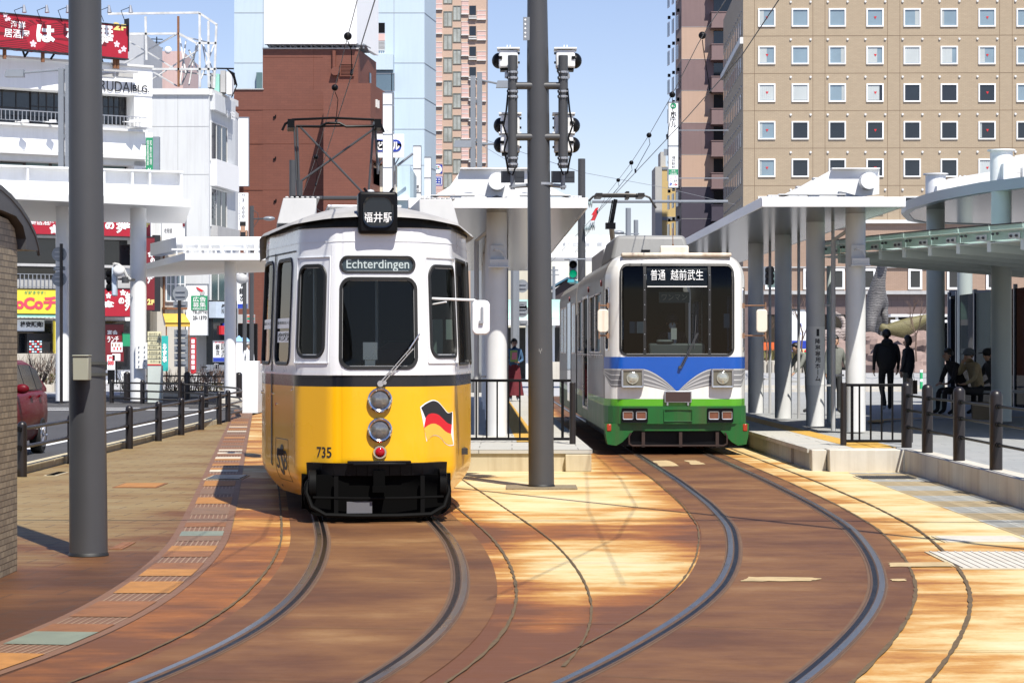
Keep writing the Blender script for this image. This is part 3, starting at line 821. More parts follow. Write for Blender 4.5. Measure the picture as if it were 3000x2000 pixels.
for s0, s1 in zip(EP, EP[1:]):
    z0, z1 = 3.17, 3.33; e = (s1 - s0); LN = 11.5
    slab(bm_, s1 - bn * .03, s1 + bn * .03, z0, z1, LN); slab(bm_, s1 - bn * .10, s1 + bn * .10, z1 + .001, z1 + .013, LN)
    slab(bm_, s0 + e * .03, s1 - e * .03, z1 - .03, z1 - .012, LN)
    a, c = s0 + e * .10, s1 + e * .06
    slab(gl, a - bd * .02, c - bd * .02, 3.345, 3.475, .03); slab(tb, a - bd * .05, c - bd * .05, 3.477, 3.50, .3)
    slab(gl, a - bd * .10, c - bd * .10, 3.502, 3.555, .02); slab(gl, a - bd * .10, c - bd * .10, 3.557, 3.567, LN)
    slab(tb, a - bd * .12, c - bd * .12, 3.569, 3.588, .06, 1)
    slab(tb, s0 + e * .62, s0 + e * .96, 3.346, 3.43, .02); slab(tb, s0 + e * .62 - bd * .045, s0 + e * .96 - bd * .045, 3.346, 3.44, .02)
    for t, z in ((.16, 3.44), (.3, 3.44), (.70, 3.39), (.86, 3.39)):
        m_ = s0 + e * t - bd * .05; bo.cyl(V(*m_[:2], z), V(*(m_ - bd * .03)[:2], z), .022, n=8)
bm_.build('roof_beams', m_lv, r); gl.build('glass_panels', m_gg, r); tb.build('brackets', [m_lv, M['pole']], r); bo.build('bolts', M['pole'], r)
for x, y in ((px(1915, 41.5), 42), (10.5, 36.6)):
    b = B(); pillar(b, x, y, PZ, 3.19, .06); b.build('pillar', m_pil2, r)
# glazed waiting room behind
r = thing('waiting_room', 'dark glazed waiting room wall with thin posts at far right under the louvre roof', 'waiting room', (13, 52, PZ))
b = B()
for k in range(9):
    x = px(2180, 58) + k * .95; b.box(x - .04, 57.96, PZ, x + .04, 58.04, 3.1)
b.box(px(2180, 58), 57.96, 3.0, px(2180, 58) + 8, 58.04, 3.15); b.box(px(2180, 58), 57.96, PZ, px(2180, 58) + 8, 58.04, PZ + .12)
for k in range(6): b.box(11.2 + .02, 46.2 + k * 2.2, PZ, 11.3, 46.3 + k * 2.2, 3.1)
b.build('frame', M['greysteel'], r)
b = B(); b.box(px(2180, 58), 57.99, PZ + .1, px(2180, 58) + 8, 58.0, 3.0); b.box(11.25, 46, PZ + .05, 11.26, 58, 3.0); b.build('glazing', M['sideglass'], r)
b = B(); b.box(px(2190, 60) + .3, 60, PZ, px(2190, 60) + 9, 60.2, 3.0); b.build('back_panel', mat('dark_wall', (.035, .03, .03), .6, var=.2), r)
b = B()
b.box(8.4, 44.1, PZ + .50, 10.6, 44.5, PZ + .55); b.box(8.6, 44.2, PZ, 8.7, 44.4, PZ + .5); b.box(10.3, 44.2, PZ, 10.4, 44.4, PZ + .5)
b.build('bench', M['greysteel'], label='plain long bench beneath the seated people at right', cat='bench')
# ---------------------------------------------------------------- canopies on the left side of the street
r = thing('street_canopy', 'tall white bus stop canopy with a deep girder in front of the white corner building', 'canopy', (-13, 70, 0))
YC = 70
b = B(); b.hexa([(px(-90, 66), 66, pz(452, 66)), (px(438, 69), 69, pz(476, 69)), (px(425, 78), 78, pz(476, 69)), (px(-90, 78), 78, pz(452, 66))] + [(px(-90, 66), 66, pz(437, 66)), (px(438, 69), 69, pz(458, 69)), (px(425, 78), 78, pz(458, 69)), (px(-90, 78), 78, pz(437, 66))])
b.build('roof', M['softwhite'], r)
g = pln(-90, 68, 415, 71)
b = B(); a1 = g.uv(415, 420)[0]; z0, z1 = pz(455, 71), pz(398, 71)
g.bx(b, 0, z0, a1, z1, -.03, 0); g.bx(b, 0, z1, a1, z1 + .05, -.3, .25); g.bx(b, 0, z0 - .05, a1, z0, -.3, .25)
for u in (60, 235, 300, 340, 412): a = g.uv(u, 420)[0]; g.bx(b, a - .03, z0, a + .03, z1, 0, .22)
for u in (40, 84, 125, 235, 262, 300, 330, 352, 372, 398): a = g.uv(u, 420)[0]; g.bx(b, a - .05, z0 - .25, a + .05, z0 - .05, .0, .2)
b.build('girder', M['white'], r)
for u, rr in ((143.5, .21), (317.5, .25)):
    b = B(); pillar(b, px(u, 70), 70, .04, pz(470, 70), rr); b.build('pillar', M['white'], r)
b = B(); pillar(b, px(318, 71), 71, pz(460, 71), pz(402, 71), .27); b.build('drum', M['white'], r)
b = B()
for k in range(9): b.cyl((px(240 + k * 4.6, 71.2), 71.2, pz(398, 71)), (px(240 + k * 4.6, 71.2), 71.2, pz(393, 71)), .03, n=6)
b.build('bolts', M['white'], r)
r = thing('street_canopy', 'low white street canopy with a horizontal roof pipe left of the yellow tram', 'canopy', (-9, 68, 0))
zA, zB = pz(597, 66), pz(581, 66)
pg = [(px(425, 66), 66), (px(690, 66), 66), (px(690, 66), 74), (px(250, 84), 84)]
b = B(); b.prism([(x, y, zA) for x, y in pg], (0, 0, zB - zA)); b.build('roof', M['white'], r)
b = B(); b.tube([(px(407, 68), 68, pz(558, 68)), (px(700, 68), 68, pz(558, 68))], .19, 20); b.build('roof_pipe', M['white'], r)
b = B()
for u in (420, 455, 480, 505, 560, 585, 640): b.prism([(px(u, 67.5), 67.5, zB + .08), (px(u, 67.5), 67.5, pz(545, 67.5)), (px(u + 9, 68.3), 68.3, pz(545, 68)), (px(u + 12, 68.5), 68.5, zB + .08)], (.04, 0, 0))
b.box(px(395, 67.5), 67.4, pz(575, 67.5), px(700, 67.5), 67.5, pz(571, 67.5))
for u in range(405, 690, 18): b.box(px(u, 67.5), 67.42, zB, px(u, 67.5) + .04, 67.46, pz(574, 67.5))
b.prism([(px(345, 72), 72, pz(575, 68)), (px(405, 68), 68, pz(575, 68)), (px(405, 68), 68, pz(545, 68)), (px(345, 72), 72, pz(545, 68))], (.3, .4, 0))
b.build('roof_ribs', M['white'], r)
b = B(); pillar(b, px(529, 67.5), 67.5, .04, zA, .175); b.build('pillar', M['white'], r)
# ---------------------------------------------------------------- big poles
r = thing('overhead_line_pole', 'thick dark grey pole standing in the left pavement with a small grey box on it', 'pole', (px(203, 18.17), 18.17, 0))
pxl = px(203.5, 18.17)
b = B(); b.lathe([(.152, 0), (.15, .5), (.130, 4.46), (.112, 8.2), (.0, 8.22)], (pxl, 18.17, 0), (-.0067, 0, 1), n=40); b.build('shaft', M['pole'], r)
b = B(); b.tube([(pxl, 18.05, 6.6), (-14, 18.05, 6.75)], .035, 8); b.tube([(pxl, 18.05, 6.62), (3.2, 18.0, 6.62), (9, 17.6, 6.7)], .03, 8); b.each(1, 'span_cable', M['black'], r)
b = B(); b.lathe([(.152, 0), (.162, .004), (.158, .018), (.151, .03)], (pxl, 18.17, 0), n=40); b.build('base_seal', M['rubber'], r)
b = B(); u0 = 192; xx = px(u0, 18); b.box(xx - .062, 17.87, pz(873, 17.9), xx + .062, 18.0, pz(818, 17.9)); b.box(xx - .066, 17.86, pz(818, 17.9), xx + .066, 18.005, pz(815, 17.9)); b.box(xx - .08, 17.93, pz(852, 17.9), xx - .06, 18.02, pz(832, 17.9))
b.build('junction_box', mat('beige_grey_box', (.30, .30, .24), .45, var=.06), r, bevel=.008)
b = B()
for z in (pz(834, 18), pz(860, 18)):
    b.lathe([(.1500, -.012), (.1508, -.012), (.1508, .012), (.1500, .012)], (pxl, 18.17, z), n=40)
b.build('strap', mat('strap_steel', (.09, .09, .08), .35, metal=.6), r)
PX_, PY_ = px(1243.5, 26.97), 26.97
r = thing('signal_pole', 'thick dark grey centre pole carrying two side tubes of signals between the trams', 'pole', (PX_, PY_, 0))
b = B(); b.lathe([(.153, 0), (.15, .6), (.130, 5.0), (.118, 5.9), (.10, 8.5), (0, 8.52)], (PX_, PY_, 0), (-.0085, 0, 1), n=40); b.build('shaft', M['pole'], r)
b = B(); b.lathe([(.153, 0), (.162, .004), (.158, .02), (.151, .03)], (PX_, PY_, .018), n=40); b.build('base_seal', M['rubber'], r)
b = B()
for dx, z, h_ in ((-.03, 1.62, .035), (-.015, 1.60, .04), (.0, 1.63, .03)): b.box(PX_ + dx, PY_ - .151, z, PX_ + dx + .004, PY_ - .1465, z + h_)
b.each(1, 'scratch', M['lightgrey'], r)
b = B(); b.box(PX_ - .42, PY_ - .38, .001, PX_ + .42, PY_ + .3, .02); b.build('footing', mat('gravelly_footing', (.2, .16, .1), .9, var=.4, sc=30, bump=.5), r)
Yq = 26.9; zq = lambda v: pz(v, Yq)
tubes = [(px(1177.5, Yq)), (px(1293.5, Yq))]
for x in tubes:
    b = B(); b.cyl((x, Yq, zq(386)), (x, Yq, zq(128)), .058, n=20); b.build('side_tube', M['pole'], r, bevel=.004)
b = B()
for v in (197.5, 315):
    b.cyl((tubes[0], Yq, zq(v)), (tubes[1], Yq, zq(v)), .044, n=14)
b.each(1, 'cross_tube', M['pole'], r)
b = B()
for x in tubes:
    for v in (167, 180, 211, 223, 364, 378):
        b.lathe([(.06, -.014), (.066, -.014), (.066, .014), (.06, .014)], (x, Yq, zq(v)), n=20)
        for k in range(4):
            a = -2.4 + k * .55; b.box(x + .06 * math.sin(a) - .012, Yq - .072, zq(v) - .011, x + .06 * math.sin(a) + .012, Yq - .055, zq(v) + .011)
            b.cyl((x - .045 + k * .03, Yq - .075, zq(v)), (x - .045 + k * .03, Yq - .06, zq(v)), .009, n=6)
b.each(9, 'clamp', M['galv'], r)
b = B(); b.lathe([(.126, -.015), (.134, -.015), (.134, .015), (.126, .015)], (PX_, PY_, zq(422)), n=32); b.build('clamp', M['galv'], r)
b = B()
for x, s in ((tubes[0], 1), (tubes[1], -1)):
    y2 = Yq + .1
    b.tube([(PX_ - s * .1, y2, zq(424)), (x + s * .0, y2, zq(427))], .025, 8); b.tube([(x, y2, zq(434)), (x, y2, zq(392))], .027, 10); b.box(x - .04, y2 - .03, zq(430), x + .04, y2 + .03, zq(424))
b.box(px(1201.5, Yq), Yq - .01, zq(93), px(1217, Yq), Yq + .01, zq(40))
b.build('bracket', M['greysteel'], r)
b = B()
for v in (46, 56, 66, 76, 85): b.cyl((px(1206.5, Yq), Yq - .012, zq(v)), (px(1206.5, Yq), Yq - .009, zq(v)), .011, n=10)
b.build('bolt_hole', M['whitetext'], r)
for x in tubes:
    b = B(); b.box(x - .14, Yq + .13, zq(418), x + .14, Yq + .145, zq(391)); b.box(x - .14, Yq + .125, zq(405), x + .14, Yq + .13, zq(402)); b.build('back_plate', mat('dark_plate', (.05, .055, .065), .3, metal=.4, var=.3, sc=1.2), r)
b = B()
for x, s in ((tubes[0], -1), (tubes[1], 1)):
    b.tube([(x + s * .05, Yq - .05, zq(205)), (x + s * .075, Yq - .06, zq(255)), (x + s * .11, Yq - .04, zq(290)), (x + s * .06, Yq - .05, zq(318)), (x + s * .1, Yq - .03, zq(345)), (x + s * .07, Yq - .04, zq(375)), (x + s * .05, Yq, zq(398)), (x + s * .0, Yq, zq(402)), (x - s * .03, Yq, zq(386))], .011, 6)
b.each(1, 'cable', M['black'], r)
# signal heads seen from behind (each its own thing)
def signal(x, z, s, label, first=None):
    r = thing('rail_signal', label, 'signal', (x, Yq + .2, z), group='rail signal heads on the centre pole')
    b = B(); y0, y1 = Yq + .10, Yq + .32
    b.box(x - .115, y0, z + .0, x + .115, y1, z + .215); b.build('housing', M['white'], r, bevel=.022, bseg=3)
    b = B(); b.box(x - .135, y0 - .025, z + .222, x + .135, y1 + .05, z + .24); b.box(x - .02, y0 + .04, z + .24, x - .01, y0 + .05, z + .275); b.box(x + .015, y0 + .04, z + .24, x + .025, y0 + .05, z + .275); b.build('top_plate', M['white'], r)
    b = B()
    def hood(d): return 1.0
    b.sph((x + s * .115, y1 - .06, z + .1), (.085, .12, .095), 16, 10); b.build('hood', M['black'], r)
    b = B()
    for q in (.05, .16): b.box(x - s * .115 - .02, y0 + .02, z + q, x - s * .115 + .02, y0 + .05, z + q + .025)
    b.box(x + s * .075, y0 - .012, z + .1, x + s * .115, y0, z + .135); b.box(x - .10, y0 + .03, z - .03, x + .10, y1, z - .002)
    b.build('latch', M['black'], r)
    b = B(); b.cyl((x + s * .02, Yq + .16, z - .03), (x + s * .02, Yq + .16, z - .12), .026, n=10); b.box(x - .03, Yq + .03, z - .12, x + .05, Yq + .2, z - .09); b.build('mount', M['galv'], r)
for x, s, nm in ((tubes[0] - .05, -1, 'left'), (tubes[1] + .03, 1, 'right')):
    o_ = 'left' if s < 0 else 'right'
    signal(x, zq(153), s, f'topmost white signal head with black hood on the {o_} side tube of the centre pole')
    signal(x + .02 * s * -1, zq(303), s, f'middle grey signal head behind the {o_} side tube of the centre pole')
    signal(x + .02 * s * -1, zq(348), s, f'lowest signal head just under the lower cross bar on the {o_} tube')
# ---------------------------------------------------------------- trams
class Shell:
    def __init__(s, half, T, inset):
        pts = [(-x, d) for x, d in reversed(half)] + [(x, d) for x, d in half if x > 1e-6 or d > 1e-6][0 if half[0][0] > 1e-6 else 0:]
        if half[0][0] <= 1e-6: pts = [(-x, d) for x, d in reversed(half)] + list(half[1:])
        s.p = [Vector((x, d, 0)) for x, d in pts]; s.T = T; s.inset = inset
        ln = [0.0]
        for a, b_ in zip(s.p, s.p[1:]): ln.append(ln[-1] + (b_ - a).length)
        mid = ln[-1] / 2
        s.s = [q - mid for q in ln]
        nn = []
        for i in range(len(s.p)):
            t = (s.p[min(i + 1, len(s.p) - 1)] - s.p[max(i - 1, 0)]).normalized(); nn.append(Vector((t.y, -t.x, 0)))
        s.n = nn
    def base(s, t):
        i = min(max(np.searchsorted(s.s, t) - 1, 0), len(s.s) - 2)
        k = (t - s.s[i]) / (s.s[i + 1] - s.s[i])
        return s.p[i].lerp(s.p[i + 1], k), s.n[i].lerp(s.n[i + 1], k).normalized()
    def P(s, t, z, o=0.0):
        p, n = s.base(t); q = p + n * (o - s.inset(z)); q.z = z
        return q
    def s_of(s, x, d=None):
        """arc length of the outline point at half width x (sign gives the side), or at depth d on that side"""
        best = min(range(4000), key=lambda k: 0) if False else None
        S = np.linspace(s.s[0], s.s[-1], 6000)
        if d is None: 
            S = [q for q in S if abs(q) < 2.2]; return min(S, key=lambda q: abs(s.base(q)[0].x - x))
        S = [q for q in S if q * x > 0]
        return min(S, key=lambda q: abs(s.base(q)[0].y - d) + .02 * abs(q))
    def skin(s, b, zs, holes, mif, s0=None, s1=None):
        sb = sorted(set([round(q, 4) for q in s.s] + [round(h[0], 4) for h in holes] + [round(h[1], 4) for h in holes]))
        sb = [q for q in sb if (s0 is None or q >= s0 - 1e-4) and (s1 is None or q <= s1 + 1e-4)]
        zb = sorted(set([round(q, 4) for q in zs] + [round(h[2], 4) for h in holes] + [round(h[3], 4) for h in holes]))
        nb = len(zb); vs = [s.P(a, z) for a in sb for z in zb]; n0 = len(b.v); b.add(vs, [])
        for i in range(len(sb) - 1):
            for j in range(nb - 1):
                a, z = (sb[i] + sb[i + 1]) / 2, (zb[j] + zb[j + 1]) / 2
                if any(h[0] < a < h[1] and h[2] < z < h[3] for h in holes): continue
                b.f.append([n0 + i * nb + j, n0 + (i + 1) * nb + j, n0 + (i + 1) * nb + j + 1, n0 + i * nb + j + 1]); b.m.append(mif(a, z))
    @staticmethod
    def rr(s0, s1, z0, z1, r, ins=0, n=6, e=14):
        s0 += ins; s1 -= ins; z0 += ins; z1 -= ins; r = max(r - ins, .004); r = min(r, (s1 - s0) / 2 - 1e-4, (z1 - z0) / 2 - 1e-4)
        out = []
        for cx, cz, a0 in ((s1 - r, z1 - r, 0), (s0 + r, z1 - r, 90), (s0 + r, z0 + r, 180), (s1 - r, z0 + r, 270)):
            for k in range(n + 1):
                a = math.radians(a0 + 90 * k / n); out.append((cx + r * math.cos(a), cz + r * math.sin(a)))
        res = []
        for i, p in enumerate(out):            # subdivide the straight runs so that the ring follows a curved side
            q = out[(i + 1) % len(out)]; res.append(p)
            L_ = math.hypot(q[0] - p[0], q[1] - p[1])
            if L_ > .12:
                m = 12
                for k in range(1, m): res.append((p[0] + (q[0] - p[0]) * k / m, p[1] + (q[1] - p[1]) * k / m))
        return res
    def ring(s, b, s0, s1, z0, z1, r, w, o0=.0, o1=.012, back=-.03, mi=None):
        A = s.rr(s0, s1, z0, z1, r); Bq = s.rr(s0, s1, z0, z1, r, w)
        if len(A) != len(Bq):
            Bq = [(min(max(p[0], s0 + w), s1 - w), min(max(p[1], z0 + w), z1 - w)) for p in A]
        n = len(A); vs = []
        for p, q in zip(A, Bq):
            m = ((p[0] * .75 + q[0] * .25), (p[1] * .75 + q[1] * .25))
            vs += [s.P(*p, o0 - .004), s.P(*m, o1), s.P(*q, o1 * .8), s.P(*q, back)]
        fs = []
        for i in range(n):
            j = (i + 1) % n
            for k in range(3): fs.append((4 * i + k, 4 * i + k + 1, 4 * j + k + 1, 4 * j + k))
        b.add(vs, fs, mi)
    def pane(s, b, s0, s1, z0, z1, r, o, nz=8, ns=8, mi=None):
        zr = []
        r = min(r, (z1 - z0) / 2 - 1e-3, (s1 - s0) / 2 - 1e-3)
        for k in range(5): zr.append(z0 + r * (1 - math.cos(math.radians(90 * k / 4))))
        for k in range(1, nz): zr.append(z0 + r + (z1 - z0 - 2 * r) * k / nz)
        for k in range(5): zr.append(z1 - r + r * math.sin(math.radians(90 * k / 4)))
        rows = []
        for z in zr:
            dz = max(0, z0 + r - z, z - (z1 - r)); e = r - math.sqrt(max(r * r - dz * dz, 0))
            rows.append((z, s0 + e, s1 - e))
        vs = []; fs = []
        for z, a, c in rows:
            for k in range(ns + 1): vs.append(s.P(a + (c - a) * k / ns, z, o))
        for i in range(len(rows) - 1):
            for k in range(ns): fs.append((i * (ns + 1) + k, i * (ns + 1) + k + 1, (i + 1) * (ns + 1) + k + 1, (i + 1) * (ns + 1) + k))
        b.add(vs, fs, mi)
    def band(s, b, sl, lo, hi, o, n=3, mi=None):
        vs = []; fs = []
        for t in sl:
            a, c = lo(t), hi(t)
            for k in range(n + 1): vs.append(s.P(t, a + (c - a) * k / n, o))
        for i in range(len(sl) - 1):
            for k in range(n): fs.append((i * (n + 1) + k, (i + 1) * (n + 1) + k, (i + 1) * (n + 1) + k + 1, i * (n + 1) + k + 1))
        b.add(vs, fs, mi)
def window(sh, root, T, s0, s1, z0, z1, r, w=.035, glass_='glass', frame='rubber', name='window', o1=.012, label=None):
    b = B(T); sh.ring(b, s0, s1, z0, z1, r, w, o1=o1); o = b.build(name, M[frame], root, smooth=50, label=label)
    b = B(T); sh.pane(b, s0 + w * .5, s1 - w * .5, z0 + w * .5, z1 - w * .5, max(r - w * .5, .01), -.012); b.build('pane', M[glass_], o, smooth=60)
    return o
def hole(s0, s1, z0, z1, r): k = .3 * r + .004; return (s0 + k, s1 - k, z0 + k, z1 - k)
def smooth_half(pts, rad=.08, n=5):
    out = [pts[0]]
    for a, p, c in zip(pts, pts[1:], pts[2:]):
        A, P_, C_ = Vector(a), Vector(p), Vector(c)
        l1 = min(rad, (A - P_).length * .45); l2 = min(rad, (C_ - P_).length * .45)
        q0 = P_ + (A - P_).normalized() * l1; q1 = P_ + (C_ - P_).normalized() * l2
        for k in range(n + 1):
            t = k / n; v = q0 * (1 - t) ** 2 + P_ * 2 * t * (1 - t) + q1 * t * t; out.append(tuple(v))
    out.append(pts[-1]); return out
def lens(b, c, ax, r, depth, prof, n=28): b.lathe([(a * r, h * depth) for a, h in prof], c, ax, n)
# ---------------- yellow tram
m_yel = mat('yellow_tram_paint', (.82, .43, .003), .3, var=.035, sc=1.2, coat=.4, streak=.05, scol=(.5, .2, .01))
m_wht = mat('white_tram_paint', (.74, .75, .77), .28, var=.03, coat=.5, streak=.12, scol=(.42, .42, .4))
m_blk = mat('black_tram_band', (.008, .009, .014), .25, var=.1, coat=.1)
m_roof = mat('weathered_grey_roof', (.34, .33, .32), .75, var=.22, sc=3, bump=.4, bsc=90, streak=0)
hd = Vector((-.109, .994, 0)).normalized(); TY = Matrix(((hd.y, hd.x, 0, -1.278), (-hd.x, hd.y, 0, 21.58), (0, 0, 1, 0), (0, 0, 0, 1)))
half = smooth_half([(0, 0), (.44, .045), (.775, .42), (1.07, 1.95), (1.1, 2.6), (1.1, 9.0)], .09)
half = half[:1] + [(.11, .003), (.22, .011), (.33, .026)] + half[1:]
ex = []
for a, c in zip(half, half[1:]):       # keep the outline fine enough for curved trim
    L_ = math.hypot(c[0] - a[0], c[1] - a[1]); m = max(1, int(L_ / .12)) if a[1] < 2.7 else max(1, int(L_ / .8))
    for k in range(m): ex.append((a[0] + (c[0] - a[0]) * k / m, a[1] + (c[1] - a[1]) * k / m))
ex.append(half[-1])
def insY(z):
    if z < .52: return .13 * ((.52 - z) / .27) ** 2
    if z > 1.5: return .05 * ((z - 1.5) / 1.3)
    return 0.0
SY = Shell(ex, TY, insY)
ty = thing('tram', 'yellow and white vintage tram numbered 735 with single headlights stacked on its nose', 'tram', M=TY)
so = SY.s_of
wz0, wz1 = 1.473, 2.332
sL = lambda x: so(x)
WIN = []
w_main = (so(-.375), so(.392), 1.455, 2.345, .12); WIN.append(w_main)
w_sign = (so(-.375), so(.375), 2.372, 2.548, .085); WIN.append(w_sign)
def sx(u, v, side):
    """arc length on the nose for a picture column, solved on the real body outline"""
    best = None
    S = np.linspace(-5, 5, 4001)
    for q in S:
        if q * side < 0: continue
        p = TY @ SY.P(q, 2.0); n = SY.base(q)[1]
        if (TY.to_3x3() @ n).dot(Vector((p.x, p.y, 0))) > 0: continue
        e = abs(p.x / p.y * F + CU - u)
        if best is None or e < best[0]: best = (e, q)
    return best[1]
w_l = (sx(684, 0, -1), sx(749, 0, -1), 1.56, 2.475, .13); w_r = (sx(985, 0, 1), sx(1045, 0, 1), 1.56, 2.475, .13)
w_d1 = (sx(635, 0, -1), sx(669, 0, -1), 1.49, 2.56, .12); w_d2 = (sx(606.5, 0, -1), sx(626.5, 0, -1), 1.49, 2.56, .12)
w_s1 = (sx(1049, 0, 1), sx(1071.5, 0, 1), 1.49, 2.56, .06); w_s2 = (sx(1074, 0, 1), sx(1090, 0, 1), 1.49, 2.56, .06)
WIN += [w_l, w_r, w_d1, w_d2, w_s1, w_s2]
send = SY.s[-1]
sides = []
for k in range(4):
    for sg in (-1, 1):
        a = so(sg, 3.2 + k * 1.4); c = so(sg, 4.3 + k * 1.4); a, c = sorted((a, c)); sides.append((a, c, 1.52, 2.5, .08))
WIN += sides
holes = [hole(*w_) for w_ in WIN] + [(so(-.70), so(.70), .2, .451)]
b = B(TY)
SY.skin(b, [.25, .29, .33, .37, .41, .45, .49, .53, .62, .9, 1.295, 1.403, 1.43, 1.6, 1.9, 2.2, 2.5, 2.66, 2.685, 2.74, 2.80, 2.83], holes, lambda s_, z: 0 if z < 1.295 else (1 if z < 1.403 else 2))
b.add([SY.P(q, .25) for q in SY.s], [tuple(range(len(SY.s)))], 3)
b.add([SY.P(SY.s[0], .25), SY.P(SY.s[-1], .25), SY.P(SY.s[-1], 2.83), SY.P(SY.s[0], 2.83)], [(0, 1, 2, 3)], 3)
b.build('body', [m_yel, m_blk, m_wht, M['black']], ty, smooth=30)
for i, w_ in enumerate(WIN):
    if i == 1: continue
    window(SY, ty, TY, *w_, w=.038 if i < 6 else .03, glass_='tyglass', name='windscreen' if i == 0 else 'window')
# roll sign
b = B(TY); SY.ring(b, *w_sign, .028); o = b.build('roll_sign', M['rubber'], ty, smooth=50)
b = B(TY); SY.pane(b, w_sign[0] + .012, w_sign[1] - .012, w_sign[2] + .012, w_sign[3] - .012, .07, -.006); b.build('sign_glass', mat('roll_sign_blind', (.035, .05, .055), .12, var=.1), o)
b = B(TY); b.text('Echterdingen', lambda x, y: SY.P(w_sign[0] + .075 + x, 2.396 + y, -.003), .615, .115, .006); b.build('lettering', mat('pale_grey_lettering', (.45, .52, .52), .4, var=0), o)
# trim lines, panels, door gap
b = B(TY)
S_ = [q for q in SY.s if abs(q) < 6]
SY.band(b, S_, lambda t: 2.680, lambda t: 2.690, .006); SY.band(b, S_, lambda t: 1.405, lambda t: 1.43, .012)
for sg in (-1, 1):
    q = so(sg * .455); SY.band(b, [q - .004, q + .004], lambda t: 1.44, lambda t: 2.66, .005)
for w_ in (w_l, w_r):        # raised plates round the corner windows
    a, c, z0, z1 = w_[0] - .04, w_[1] + .05, 1.515, 2.54
    SY.ring(b, a, c, z0, z1, .01, .012, o1=.012)
SY.band(b, [so(-.81, .45) + k * .01 for k in range(2)], lambda t: 1.44, lambda t: 2.66, .006)
b.build('trim', m_wht, ty, smooth=0)
b = B(TY)
qd = sx(629.5, 0, -1)
SY.band(b, [qd - .028 + k * .014 for k in range(5)], lambda t: .26, lambda t: 2.62, .008, 10)
SY.band(b, [sx(606, 0, -1) - .02 + k * (sx(676, 0, -1) - sx(606, 0, -1)) / 8 for k in range(9)], lambda t: 2.60, lambda t: 2.615, .008)
b.build('door_seal', M['rubber'], ty, smooth=0)
b = B(TY); q = sx(681, 0, -1); SY.band(b, [q - .003, q + .003], lambda t: .26, lambda t: 1.29, .003, 8); SY.band(b, [sx(604, 0, -1) - .003, sx(604, 0, -1) + .003], lambda t: .26, lambda t: 1.29, .003, 8); q = sx(1046, 0, 1); SY.band(b, [q - .002, q + .002], lambda t: .26, lambda t: 1.29, .003, 8); b.build('panel_joint', mat('panel_joint_shadowless', (.25, .12, .01), .6), ty, smooth=0)
b = B(TY)
for u, v in ((640, 928), (676, 893), (607, 905), (631, 905)):
    q = sx(u, 0, -1); p = SY.P(q, 1.66 - (v - 800) / 228, 0); n = SY.base(q)[1]; b.cyl(p, p + n * .014, .014, n=10)
b.build('door_bolt', M['chrome'], ty)
# notices on the door leaf
b = B(TY); c = B(TY)
for w_ in (w_d1, w_d2):
    a, d = w_[0] + .045, w_[1] - .045
    SY.pane(b, a, d, 1.86, 1.96, .004, -.006); c.text('乗務員出入口', lambda x, y, a=a, d=d: SY.P(a + .008 + x, 1.90 + y, -.004), (d - a) - .016, .03, .01)
SY.pane(b, w_d1[0] + .07, w_d1[1] - .07, 1.72, 1.83, .004, -.006)
c.text('締\n切', lambda x, y: SY.P(w_d1[0] + .09 + x, 1.735 + y, -.004), (w_d1[1] - w_d1[0]) - .18, .08, .01)
b.build('notice', M['whitesign'], ty); c.build('notice_lettering', M['blacktext'], ty)
# roof: dark gutter, weathered dome with a raised front brow
rim = lambda s_: 2.835 + .10 * max(0, 1 - (abs(SY.base(s_)[0].x) / 1.02) ** 2) * (1 if SY.base(s_)[0].y < 1.6 else 0)
b = B(TY); SY.band(b, list(SY.s), lambda t: 2.80, lambda t: max(rim(t), 2.835), -.03, 2); SY.band(b, list(SY.s), lambda t: 2.815, lambda t: 2.84, .012, 1); b.build('gutter', M['black'], ty, smooth=60)
b = B(TY); rings = []
Q = [0, .02, .1, .22, .38, .55, .75, 1.0]
vs = []; fs = []; n = len(SY.s)
for k, t in enumerate(Q):
    for q in SY.s:
        p, nn_ = SY.base(q); r0 = p + nn_ * (.03 if k else .03); tgt = Vector((0, max(p.y, 1.9), 0)); c = r0.lerp(tgt, t)
        zr = rim(q); c.z = zr + (3.12 - zr) * math.sin(t * math.pi / 2) ** .92 + (.0 if k else -.02); vs.append(c)
for k in range(len(Q) - 1):
    for i in range(n - 1): fs.append((k * n + i, k * n + i + 1, (k + 1) * n + i + 1, (k + 1) * n + i))
b.add(vs, fs); b.build('roof', m_roof, ty, smooth=60)
for sx_, nm in ((-.70, 0), (.745, 1)):
    b = B(TY); z0, z1 = 2.98, 3.255; x0, x1 = sx_ - .175, sx_ + .175
    s_ = -1 if sx_ < 0 else 1
    o_l, o_r = (.07, 0) if s_ < 0 else (0, .07)
    b.hexa([(x0 - o_l, 2.5, z0), (x1 + o_r, 2.5, z0), (x1 + o_r, 6.5, z0), (x0 - o_l, 6.5, z0), (x0, 2.56, z1), (x1, 2.56, z1), (x1, 6.4, z1), (x0, 6.4, z1)])
    for k in range(7): b.box(x0 + .02 + k * .055, 2.56, z1 - .005, x0 + .055 + k * .055, 6.3, z1 + .018)
    b.build('resistor_box', M['lightgrey'], ty, bevel=.008)
b = B(TY); b.box(-.36, 3.6, 3.05, .42, 6.0, 3.24); b.box(-.38, 3.55, 3.22, .44, 6.05, 3.25); b.build('roof_hatch', M['white'], ty, bevel=.01)
b = B(TY); b.lathe([(.055, 0), (.055, .25), (.035, .29), (0, .30)], (.08, 3.2, 3.1), n=14); b.build('horn', M['lightgrey'], ty)
